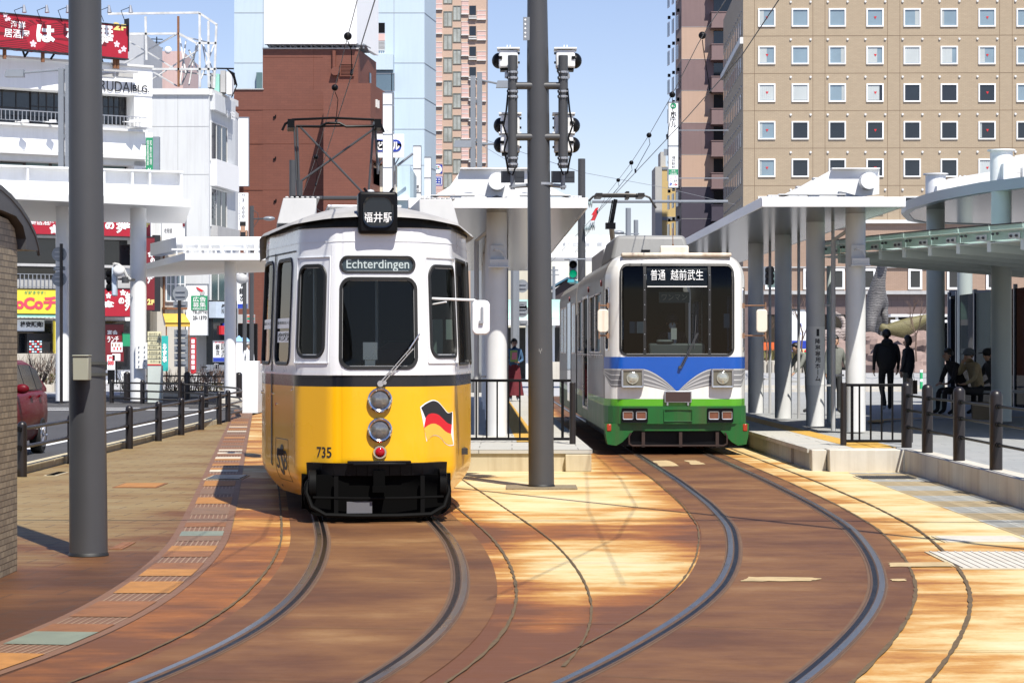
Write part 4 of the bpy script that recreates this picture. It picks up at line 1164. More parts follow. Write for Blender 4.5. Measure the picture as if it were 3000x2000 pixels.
# headboard box on the brow
b = B(TY); x0, x1 = -.19, .185; b.box(x0, -.06, 2.75, x1, .26, 3.15); hb = b.build('destination_box', M['black'], ty, bevel=.03, bseg=3)
def flat(x0, z0, y): return lambda x, z: Vector((x0 + x, y, z0 + z))
class FlatShell:
    def __init__(s, y): s.y = y
    def P(s, t, z, o=0.0): return Vector((t, s.y - o, z))
    rr = staticmethod(Shell.rr); ring = Shell.ring; pane = Shell.pane
fsY = FlatShell(-.06)
b = B(TY); fsY.ring(b, x0 + .04, x1 - .035, 2.80, 3.115, .1, .022, o1=.02, back=.0); fsY.pane(b, x0 + .05, x1 - .045, 2.81, 3.105, .09, .003); b.build('box_front', mat('gloss_black_face', (.008, .01, .014), .12), hb)
b = B(TY); b.text('福井駅', flat(-.145, 2.855, -.067), .285, .098, .004); b.build('lettering', M['whitetext'], hb)
b = B(TY); 
for x in (-.1, .12): b.tube([(x, .05, 3.15), (x + (.03 if x > 0 else -.03), .05, 3.19)], .012, 6)
b.build('box_stay', M['black'], hb)
# lamps
for z, nm in ((1.17, 'headlight'), (.884, 'headlight')):
    b = B(TY); c = (.018, .02, z); b.lathe([(.118, 0), (.12, .03), (.117, .055), (.105, .068), (.092, .06), (.088, .04)], c, (0, -1, 0), 36); o = b.build(nm, M['chrome'], ty)
    b = B(TY); b.lathe([(.09, .03), (.088, .045), (.07, .055), (.04, .062), (0, .064)], c, (0, -1, 0), 32); gm = b.build('lens', mat('fluted_lens', (.20, .2, .2), .08, metal=.55, var=.35, sc=30), o)
b = B(TY); c = (.018, .01, .672); b.lathe([(.068, 0), (.07, .02), (.062, .036), (.05, .036), (.048, .03)], c, (0, -1, 0), 28); o = b.build('tail_lamp', M['chrome'], ty)
b = B(TY); b.sph((.018, -.02, .672), (.047, .022, .047), 20, 10); b.build('lens', mat('red_lens', (.35, .004, .01), .08, var=.2, sc=20), o)
# number, operator mark, flag
b = B(TY); b.text('735', lambda x, y: SY.P(so(-.575) + x, .618 + y, .003), .192, .102, .012); b.build('fleet_number', M['blacktext'], ty)
q0 = sx(640, 0, -1); q1 = sx(664, 0, -1)
b = B(TY); b.sub = 3
dq = (q1 - q0) / 2.6
def ssb(ch, a, wd, z0, hh): b.text(ch, lambda x, y: SY.P(a + x, z0 + y, .003), wd, hh, .012)
zb_ = 1.66 - (1084 - 800) / 231
ssb('S', q0, dq * .82, zb_ + .03, .19); ssb('B', q1 - dq * .8, dq * .82, zb_ + .03, .19); ssb('S', q0 + dq * .88, dq * .9, zb_ - .03, .31)
SY.ring(b, q0 - .05, q1 + .05, zb_ - .085, zb_ + .335, .03, .006, o0=.004, o1=.003, back=.002)
b.build('operator_mark', M['blacktext'], ty)
def flagz(t, k): return 0
FC = [[(1540, 450), (1580, 415), (1640, 388), (1690, 405), (1735, 455), (1775, 500), (1815, 490)],
      [(1576, 545), (1600, 512), (1640, 502), (1690, 515), (1732, 552), (1772, 590), (1812, 605)],
      [(1562, 642), (1605, 607), (1655, 597), (1705, 622), (1745, 660), (1775, 680), (1805, 690)],
      [(1590, 755), (1622, 717), (1660, 701), (1705, 718), (1748, 768), (1785, 790), (1825, 787)]]
def fpt(c, t):
    k = min(int(t * 6), 5); f = t * 6 - k; P_ = lambda i: c[min(max(i, 0), 6)]
    q = []
    for d in (0, 1):
        a, b_, e, g = P_(k - 1)[d], P_(k)[d], P_(k + 1)[d], P_(k + 2)[d]
        q.append(.5 * (2 * b_ + (e - a) * f + (2 * a - 5 * b_ + 4 * e - g) * f * f + (3 * b_ - a - 3 * e + g) * f ** 3))
    return q
SXC = {}
def onface(x, y, o):
    u = (740 + .3189 * x) / 1.2755; v = (1050 + .3189 * y) / 1.2755; k = round(u * 2) / 2
    if k not in SXC: SXC[k] = (sx(k, 0, 1), sx(k + 2, 0, 1))
    s0_, s1_ = SXC[k]; q = s0_ + (s1_ - s0_) * (u - k) / 2
    return SY.P(q, pz(v, (TY @ SY.P(q, .9)).y), o)
m_fl = [M['whitetext'], M['blacktext'], mat('flag_red', (.6, .01, .02), .3, var=0), mat('flag_gold', (.75, .46, .06), .3, var=0)]
b = B(TY); NT = 25
def fband(ca, cb, o, mi, e=0):
    vs = []; fs = []; ce = (1690, 590)
    for i in range(NT):
        A_, B_ = fpt(ca, i / (NT - 1)), fpt(cb, i / (NT - 1))
        for j in range(7):
            x, y = A_[0] + (B_[0] - A_[0]) * j / 6, A_[1] + (B_[1] - A_[1]) * j / 6
            x += (x - ce[0]) / 130 * e; y += (y - ce[1]) / 200 * e * 1.4
            vs.append(onface(x, y, o))
    for i in range(NT - 1):
        for j in range(6): fs.append((i * 7 + j, i * 7 + j + 1, (i + 1) * 7 + j + 1, (i + 1) * 7 + j))
    b.add(vs, fs, mi)
fband(FC[0], FC[3], .002, 0, 7)
for k in range(3): fband(FC[k], FC[k + 1], .004, 1 + k)
b.build('flag_emblem', m_fl, ty, smooth=0)
# bumper, coupler, fender and gear under the nose
b = B(TY); SY.band(b, list(np.linspace(so(-.62), so(.62), 15)), lambda t: .455, lambda t: .565, .07, 2)
vs = []
for o_ in (.0, .07):
    pass
b.v = []; b.f = []; b.m = []
for k in range(14):
    t0, t1 = so(-.62) + (so(.62) - so(-.62)) * k / 14, so(-.62) + (so(.62) - so(-.62)) * (k + 1) / 14
    b.hexa([SY.P(t0, .45, .08), SY.P(t1, .45, .08), SY.P(t1, .45, -.1), SY.P(t0, .45, -.1), SY.P(t0, .57, .08), SY.P(t1, .57, .08), SY.P(t1, .57, -.1), SY.P(t0, .57, -.1)])
b.box(-.29, -.12, .565, .31, .05, .592); b.box(-.24, -.13, .555, .26, -.09, .575)
b.build('bumper', M['black'], ty, bevel=.004)
b = B(TY); b.prism([(x, -.01, z) for x, z in Shell.rr(-.70, .70, .07, .46, .14)], (0, .6, 0)); b.box(-.72, .3, .12, .72, .6, .452); b.box(-.05, -.14, .36, .06, .1, .5); b.box(-.06, -.18, .30, .07, -.05, .36)
b.build('coupler', mat('black_oily_steel', (.003, .003, .003), .7, spec=.03), ty)
b = B(TY)
loop = [(-.66, .0, .40), (-.68, -.03, .30), (-.63, -.08, .16), (-.5, -.10, .085), (-.2, -.12, .075), (.2, -.12, .075), (.5, -.10, .085), (.63, -.08, .16), (.68, -.03, .30), (.66, .0, .40)]
b.tube(loop, .022, 8); b.tube([(-.62, -.08, .25), (-.2, -.11, .24), (.2, -.11, .24), (.62, -.08, .25)], .012, 6)
for x in (-.62, .62): b.lathe([(.12, -.04), (.15, -.03), (.15, .03), (.12, .04)], (x, .06, .36), (1, 0, 0), 20)
for x in (-.4, .42): b.box(x - .02, -.10, .09, x + .02, -.07, .45)
b.build('fender', mat('dull_black_steel', (.004, .004, .004), .6, spec=.08), ty)
b = B(TY); b.box(-.3, -.10, .1, -.06, -.095, .21); b.build('fender_plate', mat('dull_grey_plate', (.12, .12, .13), .5), ty)
for sg in (-1, 1):
    for yy in (1.9, 3.6):
        b = B(TY); b.lathe([(.2, 0), (.33, .01), (.33, .1), (.30, .11), (.1, .12)], (sg * .47, yy, .33), (sg, 0, 0), 24); b.build('wheel', M['rust'], ty)
b = B(TY); b.box(-.78, 1.6, .2, .78, 8.8, .5); b.box(-.6, .6, .22, .6, 1.6, .45); b.build('underframe', M['black'], ty)
# mirror, wiper, pantograph
b = B(TY); q = TY.inverted() @ at(975, 688, 21.9); e = TY.inverted() @ at(1104, 693, 21.75)
b.tube([(q.x, q.y, q.z - .0), (q.x + .05, q.y - .05, q.z + .01), (e.x - .06, e.y, e.z + .015), (e.x, e.y, e.z - .02), (e.x + .01, e.y, e.z - .2)], .013, 8)
b.tube([(q.x, q.y, q.z - .06), (q.x + .2, e.y + .06, e.z)], .008, 6); b.box(q.x - .02, q.y - .01, q.z - .12, q.x + .02, q.y + .02, q.z + .05)
mo = b.build('mirror', M['white'], ty)
b = B(TY); mc = TY.inverted() @ at(1104.5, 729, 21.7)
fsm = FlatShell(mc.y)
A = Shell.rr(mc.x - .085, mc.x + .085, mc.z - .165, mc.z + .165, .05, 0)
b.prism([(x, mc.y - .02, z) for x, z in A], (0, .05, 0)); b.build('mirror_shell', M['white'], mo, bevel=.012)
b = B(TY); b.box(mc.x - .02, mc.y - .045, mc.z - .06, mc.x + .02, mc.y - .015, mc.z - .03); b.tube([(mc.x + .01, mc.y - .03, mc.z + .1), (mc.x + .01, mc.y - .035, mc.z - .05)], .012, 6); b.build('mirror_clamp', M['galv'], mo)
b = B(TY); k0 = SY.P(so(.02), 1.335, .035)
for dx in (0, .03):
    b.tube([k0 + V(dx, 0, 0), SY.P(so(.30), 1.66, .05) + V(dx, 0, 0)], .007, 6)
b.tube([SY.P(so(.26), 1.60, .04), SY.P(so(.395), 1.80, .03)], .008, 5); b.cyl(k0 + V(0, .03, -.01), k0 + V(0, -.02, -.01), .03, n=12)
b.cyl(k0 + V(.04, .03, .0), k0 + V(.04, -.02, .0), .02, n=10)
b.build('wiper', M['silver'], ty)
ip = TY.inverted()
YP = 33.2
def pp(u, v, dy=0): return ip @ at(u, v, YP + dy)
pb = B(TY)
for dy in (-.25, .25): pb.tube([pp(648, 300, dy), pp(655, 285, dy), pp(672, 275, dy), pp(765, 271, dy), pp(858, 275, dy), pp(875, 286, dy), pp(882, 304, dy)], .018, 7)
pb.tube([pp(680, 290), pp(735, 291), pp(750, 283), pp(780, 283), pp(795, 291), pp(858, 290)], .02, 7); pb.tube([pp(684, 291), pp(856, 289)], .014, 6)
for u in (668, 866): pb.box(pp(u, 280).x - .05, pp(u, 280).y - .3, pp(u, 298).z, pp(u, 280).x + .05, pp(u, 280).y + .3, pp(u, 278).z)
pan = pb.build('pantograph', M['black'], ty)
pb = B(TY)
for a, c in (((676, 290), (684, 455)), ((682, 290), (688, 455)), ((858, 290), (846, 450)), ((862, 290), (868, 400)), ((690, 292), (842, 452)), ((858, 297), (686, 420))): pb.tube([pp(*a), pp(*c)], .016, 6)
for a, c in (((676, 290), (684, 455)), ((858, 290), (846, 450))): pb.tube([pp(*a, .3), pp(*c, .6)], .014, 6)
pb.cyl(pp(688, 415), pp(688, 460), .045, n=10); pb.tube([pp(680, 455), pp(850, 455)], .03, 6)
pb.build('pantograph_arms', M['pole'], pan)
for u in (680, 850):
    pb = B(TY); z1 = pp(u, 455).z; pb.box(pp(u, 455).x - .06, pp(u, 455).y - .5, 3.08, pp(u, 455).x + .06, pp(u, 455).y + .5, z1); pb.build('pantograph_base', M['black'], pan)
# interior of the cab
b = B(TY); b.box(-.95, 1.0, .6, .95, 8.8, .66); b.box(-.7, .45, .66, .7, .9, 1.42); b.box(-1.0, 3.2, .66, -.15, 3.26, 2.7); b.box(.55, 3.2, .66, 1.0, 3.26, 2.7)
for k in range(4): b.box(.35, 4 + k * 1.1, .66, .85, 4.5 + k * 1.1, 1.15); b.box(.35, 4.4 + k * 1.1, .66, .85, 4.5 + k * 1.1, 1.75); b.box(-.85, 4 + k * 1.1, .66, -.35, 4.5 + k * 1.1, 1.15); b.box(-.85, 4.4 + k * 1.1, .66, -.35, 4.5 + k * 1.1, 1.75)
b.build('interior', mat('dark_tram_interior', (.022, .021, .02), .6), ty)
b = B(TY); b.box(-.1, .55, 1.42, .0, .62, 1.55); b.box(-.12, .5, 1.55, .02, .56, 1.72); b.box(.55, 1.0, 1.3, .65, 1.1, 1.95); b.build('fare_machine', M['silver'], ty)
b = B(TY)
for x, y in ((-.55, 2.2), (.12, 2.6), (-.2, 3.4), (.5, 2.0)): b.cyl((x, y, .66), (x, y, 2.7), .02, n=8)
b.tube([(-.6, 2.2, 2.45), (-.6, 8, 2.45)], .016, 6); b.each(1, 'grab_pole', M['galv'], ty)
b = B(TY); b.box(.60, .9, 1.55, .69, 1.0, 1.95); b.box(.74, 1.1, 1.75, .83, 1.2, 1.95); b.build('control_box', mat('pale_green_box', (.4, .5, .42), .5), ty)
b = B(TY); b.lathe([(.2, 0), (.23, .3), (.2, .55), (.1, .62)], (.25, 1.15, 1.1), n=14); b.build('driver_seat', mat('dark_red_seat', (.06, .012, .012), .7), ty)
# ---------------- green tram
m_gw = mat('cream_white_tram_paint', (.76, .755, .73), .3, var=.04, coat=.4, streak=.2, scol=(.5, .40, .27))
m_gs = mat('shaded_grubby_white_side', (.19, .18, .17), .45, var=.15, coat=.1, streak=.5, scol=(.2, .17, .15))  # white paint darkened for the shade on the sides, plus grime streaks
m_bl = mat('blue_tram_paint', (.004, .075, .38), .32, var=.06, coat=.15)
m_lg = mat('lime_green_paint', (.085, .33, .01), .35, var=.06, coat=.3)
m_dg = mat('weathered_green_paint', (.007, .10, .016), .42, var=.2, sc=2, streak=.6, scol=(.06, .055, .02))
hg = Vector((-.0185, 1, 0)).normalized()
GX = (1555.5 - CU) * 35.2 / F
TG = Matrix(((hg.y, hg.x, 0, GX), (-hg.x, hg.y, 0, 35.2), (0, 0, 1, 0), (0, 0, 0, 1)))
tg = thing('tram', 'white tram with blue V front and green bumper standing at the right platform', 'tram', M=TG)
half = smooth_half([(0, 0), (.9, .035), (1.02, .16), (1.118, .5), (1.118, 9.3)], .07)
ex = []
for a, c in zip(half, half[1:]):
    L_ = math.hypot(c[0] - a[0], c[1] - a[1]); m = max(1, int(L_ / .1)) if a[1] < .6 else max(1, int(L_ / .6))
    for k in range(m): ex.append((a[0] + (c[0] - a[0]) * k / m, a[1] + (c[1] - a[1]) * k / m))
ex.append(half[-1])
def insG(z):
    if z > 2.72: return .30 * (1 - math.sqrt(max(0, 1 - min(1, (z - 2.72) / .40) ** 2))) 
    if z > 1.5: return .03 * (z - 1.5) / 1.22 * 0
    return 0.0
SG = Shell(ex, TG, insG); sg_ = SG.s_of
fr = (SG.s_of(-.90), SG.s_of(.90), 1.535, 2.985, .13)
def gd(Y): return Y - 35.2
wins = []
for (a, c) in ((36.5, 38.0), (38.15, 39.7), (42.5, 44.0)):
    for sd in (-1, 1):
        p, q = sorted((sg_(sd, gd(a)), sg_(sd, gd(c)))); wins.append((p, q, 1.58, 2.57, .05))
doors = []
for sd in (-1, 1): p, q = sorted((sg_(sd, gd(40.4)), sg_(sd, gd(42.2)))); doors.append((p, q, .55, 2.62, .03))
cw = [(-SG.s_of(1.118, .42), -SG.s_of(1.118, .24), 1.62, 2.62, .07), (SG.s_of(1.118, .24), SG.s_of(1.118, .42), 1.62, 2.62, .07)]
holes = [hole(*w_) for w_ in [fr] + wins + doors + cw]
edge = SG.s_of(1.0, .16)
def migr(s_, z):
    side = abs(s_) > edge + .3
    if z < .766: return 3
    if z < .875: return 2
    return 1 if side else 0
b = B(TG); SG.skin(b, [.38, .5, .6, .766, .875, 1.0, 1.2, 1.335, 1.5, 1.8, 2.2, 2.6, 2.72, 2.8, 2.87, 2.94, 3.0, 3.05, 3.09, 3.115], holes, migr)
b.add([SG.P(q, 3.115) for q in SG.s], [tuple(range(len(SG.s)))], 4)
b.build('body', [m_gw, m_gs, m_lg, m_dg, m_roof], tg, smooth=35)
b = B(TG); SG.ring(b, *fr, .04); fo = b.build('windscreen', M['rubber'], tg, smooth=50)
M['drkglass'] = glass('dark_tinted_tram_glass', (.12, .16, .22), .0, .45)
for a, c in ((fr[0] + .02, sg_(-.525)), (sg_(-.485), sg_(.487)), (sg_(.527), fr[1] - .02)):
    b = B(TG); SG.pane(b, a, c, fr[2] + .02, fr[3] - .02, .03 if abs(a) < .6 and abs(c) < .6 else .06, -.01); b.build('pane', M['glass' if c - a > .8 else 'drkglass'], fo)
b = B(TG)
for x in (-.505, .507): SG.band(b, [sg_(x - .022), sg_(x + .022)], lambda t: fr[2] + .02, lambda t: fr[3] - .02, .004, 6)
for x in (-.505, .507):
    for k in range(6): p = SG.P(sg_(x), 1.65 + k * .23, .004); b.cyl(p, p + V(0, -.006, 0), .008, n=6, mi=1)
b.build('pillar', [M['rubber'], M['galv']], fo)
b = B(TG); SG.pane(b, sg_(-.47), sg_(.47), 2.63, 2.955, .01, -.03); ds = b.build('destination_display', mat('display_black', (.008, .008, .01), .3), tg)
b = B(TG); b.box(-.465, -.0, 2.615, .465, .02, 2.628); b.text('普通', lambda x, y: SG.P(sg_(-.41) + x, 2.72 + y, -.004), .225, .165, -.004); b.text('越前武生', lambda x, y: SG.P(sg_(-.1) + x, 2.72 + y, -.004), .51, .165, -.004); b.build('lettering', M['whitetext'], ds)
for w_ in wins + cw: window(SG, tg, TG, *w_, w=.03, glass_='sideglass', frame='silver')
for w_ in doors:
    o = window(SG, tg, TG, *w_, w=.06, glass_='sideglass', frame='silver', name='door')
# blue V front with grey speed lines
xb = .985
def vlow(x):
    ax = abs(x); t = max(0, min(1, (ax - 0.0) / .55))
    return .985 + .36 * (1 - (1 - t) ** 1.6)
SL = [sg_(x) for x in np.linspace(-.98, .98, 61)]; XS = {q: x for q, x in zip(SL, np.linspace(-.98, .98, 61))}
def lo_b(t): x = SG.base(t)[0].x; return vlow(x) if abs(x) < .55 else 1.345
b = B(TG)
SF = [q for q in list(np.linspace(-edge - .34, -edge, 8)) + SL + list(np.linspace(edge, edge + .34, 8))]
SF = sorted(SF)
SG.band(b, SF, lo_b, lambda t: 1.528, .004, 4); b.build('blue_front_panel', m_bl, tg, smooth=40)
b = B(TG)
def lo_g(t):
    x = abs(SG.base(t)[0].x); k = min(1, x / .55); return .965 + .125 * (k ** .8) if x < .62 else (1.06 if x < .9 else 1.06 + .2 * max(0, (abs(t) - edge) / .34))
SG.band(b, SF, lo_g, lambda t: lo_b(t) - .004, .0035, 4); b.build('grey_front_panel', mat('grey_tram_stripe', (.19, .19, .20), .35, var=.05), tg, smooth=40)
b = B(TG)
for k in (.0, .3, .58, .85):
    SG.band(b, SF, lambda t, k=k: (lo_b(t) - .004) * (1 - k) + lo_g(t) * k - .014 * min(1, abs(SG.base(t)[0].x) / .3) - .004, lambda t, k=k: (lo_b(t) - .004) * (1 - k) + lo_g(t) * k, .0055, 1)
b.build('pale_speed_line', mat('pale_grey_stripe', (.5, .5, .5), .35, var=.04), tg, smooth=40)
for sd in (-1, 1):
    xc = sd * .70; b = B(TG); y0 = -.075
    fh = FlatShell(-.06); fh.ring(b, xc - .175, xc + .175, 1.05, 1.345, .03, .03, o1=.02, back=-.06); b.hexa([(xc - .172, -.058, 1.053), (xc + .172, -.058, 1.053), (xc + .172, .06, 1.053), (xc - .172, .06, 1.053), (xc - .172, -.058, 1.342), (xc + .172, -.058, 1.342), (xc + .172, .06, 1.342), (xc - .172, .06, 1.342)])
    h_ = b.build('headlight', M['galv'], tg)
    b = B(TG); fh.pane(b, xc - .15, xc + .15, 1.075, 1.32, .02, .003); b.build('headlight_recess', mat('headlight_recess', (.13, .12, .09), .4), h_)
    b = B(TG); c = (xc + sd * -.0, -.062, 1.20); b.lathe([(.095, 0), (.095, .012), (.088, .016), (.086, .01)], c, (0, -1, 0), 28); b.lathe([(.086, .006), (.06, .02), (.03, .026), (0, .028)], c, (0, -1, 0), 28); b.build('lens', mat('clear_headlamp_lens', (.42, .43, .38), .1, metal=.4, var=.2, sc=20), h_)
b = B(TG); fh = FlatShell(-.04); b.box(-.2, -.05, .82, .22, .02, 1.0); b.box(-.17, -.045, .77, -.14, 0, .82); b.box(.15, -.045, .77, .18, 0, .82); o = b.build('sign_holder', M['galv'], tg, bevel=.006)
b = B(TG); b.box(-.185, -.054, .835, .205, -.05, .985); b.build('sign_plate', mat('brown_plate', (.05, .028, .025), .4), o)
b = B(TG)
SB = list(np.linspace(-edge - .12, edge + .12, 25))
for t0, t1 in zip(SB, SB[1:]): b.hexa([SG.P(t0, .49, .05), SG.P(t1, .49, .05), SG.P(t1, .49, -.05), SG.P(t0, .49, -.05), SG.P(t0, .765, .05), SG.P(t1, .765, .05), SG.P(t1, .765, -.05), SG.P(t0, .765, -.05)])
bu = b.build('bumper', m_dg, tg)
m_bl2 = mat('brown_lamp_lens', (.16, .06, .035), .15, var=.15, sc=10)
for sd in (-1, 1):
    fh = FlatShell(-.045); b = B(TG); a, c = sorted((sd * .46, sd * .87)); fh.ring(b, a, c, .51, .735, .02, .02, o1=.012, back=-.03); fh.pane(b, a + .01, c - .01, .52, .725, .01, .004); b.build('lamp_recess', M['black'], bu)
    for x in (.565, .77):
        b = B(TG); xx = sd * x; fh = FlatShell(-.055); fh.ring(b, xx - .085, xx + .085, .555, .685, .025, .016, o1=.016, back=-.01); lo = b.build('tail_lamp', M['galv'], tg)
        b = B(TG); fh.pane(b, xx - .075, xx + .075, .565, .675, .018, .006); b.build('lens', m_bl2, lo)
fh = FlatShell(-.052); b = B(TG); fh.ring(b, -.215, .235, .525, .72, .01, .016, o1=.012, back=-.01); b.build('number_plate', m_dg, tg)
for sd in (-1, 1):
    b = B(TG); p = V(sd * 1.06, .06, .43); b.box(p.x - .035, p.y - .05, p.z - .055, p.x + .035, p.y + .02, p.z + .055); b.build('turn_signal', mat('orange_lens', (.33, .035, .012), .2, var=.1), tg, bevel=.01)
    b = B(TG); b.prism([(sd * 1.12, .02, .49), (sd * .72, .02, .49), (sd * .68, .02, .38), (sd * .86, .02, .20), (sd * .95, .02, .15), (sd * 1.08, .02, .17), (sd * 1.11, .02, .3)], (0, .5, 0)); b.build('corner_skirt', m_dg, tg)
b = B(TG); fh = FlatShell(-.03)
b.tube([(-.72, -.03, .35), (-.75, -.03, .30), (-.75, -.03, .18), (-.7, -.03, .15), (.72, -.03, .15), (.77, -.03, .18), (.77, -.03, .30), (.74, -.03, .35)], .015, 6)
for x in (-.53, .05, .62): b.box(x - .025, -.04, .13, x + .025, -.01, .36)
b.build('life_guard', mat('dark_rust_frame', (.028, .013, .009), .7, var=.4, sc=8), tg)
b = B(TG); b.box(-1.0, .12, .14, 1.0, .16, .49); b.build('shade_sheet', M['black'], tg)  # black sheet added for the shade below the bumper
b = B(TG); b.box(-.95, .3, .2, .95, 9.2, .5); b.build('underframe', M['black'], tg)
for sd in (-1, 1):
    for yy in (1.6, 3.2, 7.6):
        b = B(TG); b.lathe([(.2, 0), (.36, .01), (.36, .1), (.3, .12)], (sd * .47, yy, .36), (sd, 0, 0), 22); b.build('wheel', M['rust'], tg)
# roof edge, air conditioner, lamp box
b = B(TG); b.box(-.86, .10, 3.09, .86, .3, 3.15)
b.build('roof_brow', mat('rust_stained_brow', (.62, .55, .45), .5, var=.3, sc=4, streak=.6, scol=(.3, .13, .05)), tg, bevel=.02)
b = B(TG); b.hexa([(-1.0, .75, 3.05), (.30, .75, 3.05), (.30, 3.4, 3.05), (-1.0, 3.4, 3.05), (-.90, .85, 3.46), (.2, .85, 3.46), (.2, 3.3, 3.46), (-.9, 3.3, 3.46)]); ac = b.build('air_conditioner', mat('pale_grey_housing', (.21, .21, .205), .5, var=.08, streak=.3), tg, bevel=.06, bseg=3)
b = B(TG); b.box(-.5, .76, 3.2, -.36, .80, 3.225); b.build('vent', M['black'], ac)
b = B(TG); b.box(-.25, .12, 3.12, .19, .3, 3.26); b.build('marker_box', mat('cream_box', (.72, .68, .58), .45, streak=.3, scol=(.4, .2, .1)), tg, bevel=.015)
b = B(TG); b.tube([(-.03, .4, 3.2), (-.035, .4, 3.55)], .006, 5); b.cyl((-.03, .4, 3.2), (-.03, .4, 3.3), .014, n=8); b.build('aerial', M['rust'], tg)
b = B(TG); b.box(-.9, 4.2, 3.1, -.55, 8, 3.4); b.box(-.5, 4.6, 3.1, .3, 7.6, 3.32); b.build('roof_equipment', M['lightgrey'], tg, bevel=.02)
# mirrors, wiper, stay wire
for sd in (-1, 1):
    b = B(TG); x0 = sd * 1.11; x1 = sd * (1.13 + (.2 if sd > 0 else .02)); zt, zb2 = 2.33, 1.86
    yv = .1
    for z in (zt, zb2): b.tube([(sd * 1.05, .3, z), (x1 + sd * .06, yv, z)], .012, 6)
    b.tube([(x1 + sd * .06, yv, zb2 - .05), (x1 + sd * .06, yv, zt + .05)], .012, 6)
    for z in (zt, zb2): b.box(sd * 1.05 - .03, .24, z - .04, sd * 1.05 + .03, .3, z + .04)
    mo = b.build('mirror', mat('rusty_mirror_arm', (.22, .12, .07), .5, var=.4, sc=10), tg)
    b = B(TG); A = Shell.rr(x1 - .085, x1 + .085, 1.91, 2.27, .05); b.prism([(x, yv - .02, z) for x, z in A], (0, .06, 0)); b.build('mirror_shell', mat('cream_mirror', (.68, .63, .53), .4, var=.1, streak=.7, scol=(.4, .18, .05)), mo, bevel=.012)
b = B(TG); k0 = V(.04, -.03, 1.37)
for dx in (0, .03): b.tube([k0 + V(dx, 0, 0), V(.31 + dx * .6, -.03, 1.90)], .008, 6)
b.tube([V(.26, -.03, 1.65), V(.29, -.02, 2.18)], .007, 5); b.cyl(k0 + V(0, .04, 0), k0 + V(0, -.02, 0), .025, n=10); b.build('wiper', M['pole'], tg)
# cab interior
b = B(TG); b.box(-1.0, .35, .7, 1.0, 9.2, .76); b.box(-.95, 2.0, .76, -.35, 2.06, 2.9); b.box(.6, 2.0, .76, 1.0, 2.06, 2.9); b.box(-1.05, 3, 1.0, -.7, 9, 1.5); b.box(.7, 3, 1.0, 1.05, 9, 1.5); b.box(-.95, 9.1, .7, .95, 9.15, 3.0)
b.build('interior', mat('dim_cab_interior', (.02, .022, .028), .6), tg)
b = B(TG); b.box(-.42, .2, 1.4, .45, .5, 1.74); b.box(-.3, .18, 1.74, -.05, .4, 1.80); b.build('control_desk', mat('grey_green_desk', (.16, .18, .17), .5), tg, bevel=.04)
b = B(TG); b.box(-.07, .3, 1.8, .02, .36, 1.98); b.box(.73, .05, 1.98, .82, .056, 2.2); b.box(-.72, .3, 1.9, -.5, .35, 2.08); b.box(-.86, .06, 1.8, -.83, .066, 2.1); b.build('cab_fittings', mat('pale_fittings', (.55, .57, .53), .5), tg)
b = B(TG); b.box(-.24, .5, 2.38, .24, .53, 2.55); b.build('fare_notice', mat('dim_blue_notice', (.05, .09, .12), .4), tg); 
b = B(TG); b.text('ワンマン', flat(-.2, 2.42, .495), .4, .09, .0); b.build('notice_lettering', mat('dim_pale_text', (.3, .36, .38), .5), tg)
# second section
TG2 = TG
half2 = [(1.118, 9.75), (1.118, 18.0)]
r2 = []
holes2 = []
b = B(TG2); bw = B(TG2); bd_ = B(TG2)
def side_box(b, d0, d1, z0, z1, e, mi=None):
    for sd in (-1, 1): b.box(*((min(sd * 1.118, sd * (1.118 + e))), d0, z0, max(sd * 1.118, sd * (1.118 + e)), d1, z1), mi)
prof = [(1.118, .38), (1.118, .766), (1.118, .875), (1.118, 2.72), (1.09, 2.87), (1.0, 3.0), (.9, 3.07), (.8, 3.115)]
prof = [(-x, z) for x, z in prof] + [(x, z) for x, z in reversed(prof)]
n = len(prof); vs = [V(x, 9.75, z) for x, z in prof] + [V(x, 18, z) for x, z in prof]
for i in range(n):
    j = (i + 1) % n; zc_ = (prof[i][1] + prof[j][1]) / 2; mi = 2 if zc_ < .76 else (1 if zc_ < .87 else (0 if zc_ < 3.1 else 3))
    b.add([vs[i], vs[j], vs[n + j], vs[n + i]], [(0, 1, 2, 3)], mi)
b.add(vs, [tuple(range(n)), tuple(range(2 * n - 1, n - 1, -1))], 0)
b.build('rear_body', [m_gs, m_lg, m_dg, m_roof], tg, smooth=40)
b = B(TG2); q = [(x * .9, z * .93 + .1) for x, z in prof]; b.prism([(x, 9.25, z) for x, z in q], (0, .55, 0)); b.build('gangway_bellows', M['rubber'], tg)
for a, c in ((45.3, 46.7), (49.3, 50.7), (50.9, 52.4)):
    for sd in (-1, 1):
        b = B(TG2); e = 1.119
        x0, x1 = sorted((sd * e, sd * (e + .012))); d0, d1 = gd(a), gd(c)
        for box_ in ((d0, 1.55, d1, 1.58), (d0, 2.54, d1, 2.57), (d0, 1.58, d0 + .03, 2.54), (d1 - .03, 1.58, d1, 2.54), ((d0 + d1) / 2 - .015, 1.58, (d0 + d1) / 2 + .015, 2.54)): b.box(x0, box_[0], box_[1], x1, box_[2], box_[3])
        wf_ = b.build('window', M['silver'], tg)
        b = B(TG2); x0, x1 = sorted((sd * e, sd * (e + .006))); b.box(x0, d0 + .03, 1.58, x1, d1 - .03, 2.54); b.build('pane', M['darkpane'], wf_)
for sd in (-1, 1):
    b = B(TG2); x0, x1 = sorted((sd * 1.119, sd * 1.128)); b.box(x0, gd(47.2), .55, x1, gd(48.7), 2.62); b.build('door', M['darkpane'], tg)
b = B(TG)
for d in (1.0, 4.9, 12.5): b.cyl((-1.118, d, 2.70), (-1.14, d, 2.70), .05, n=10)
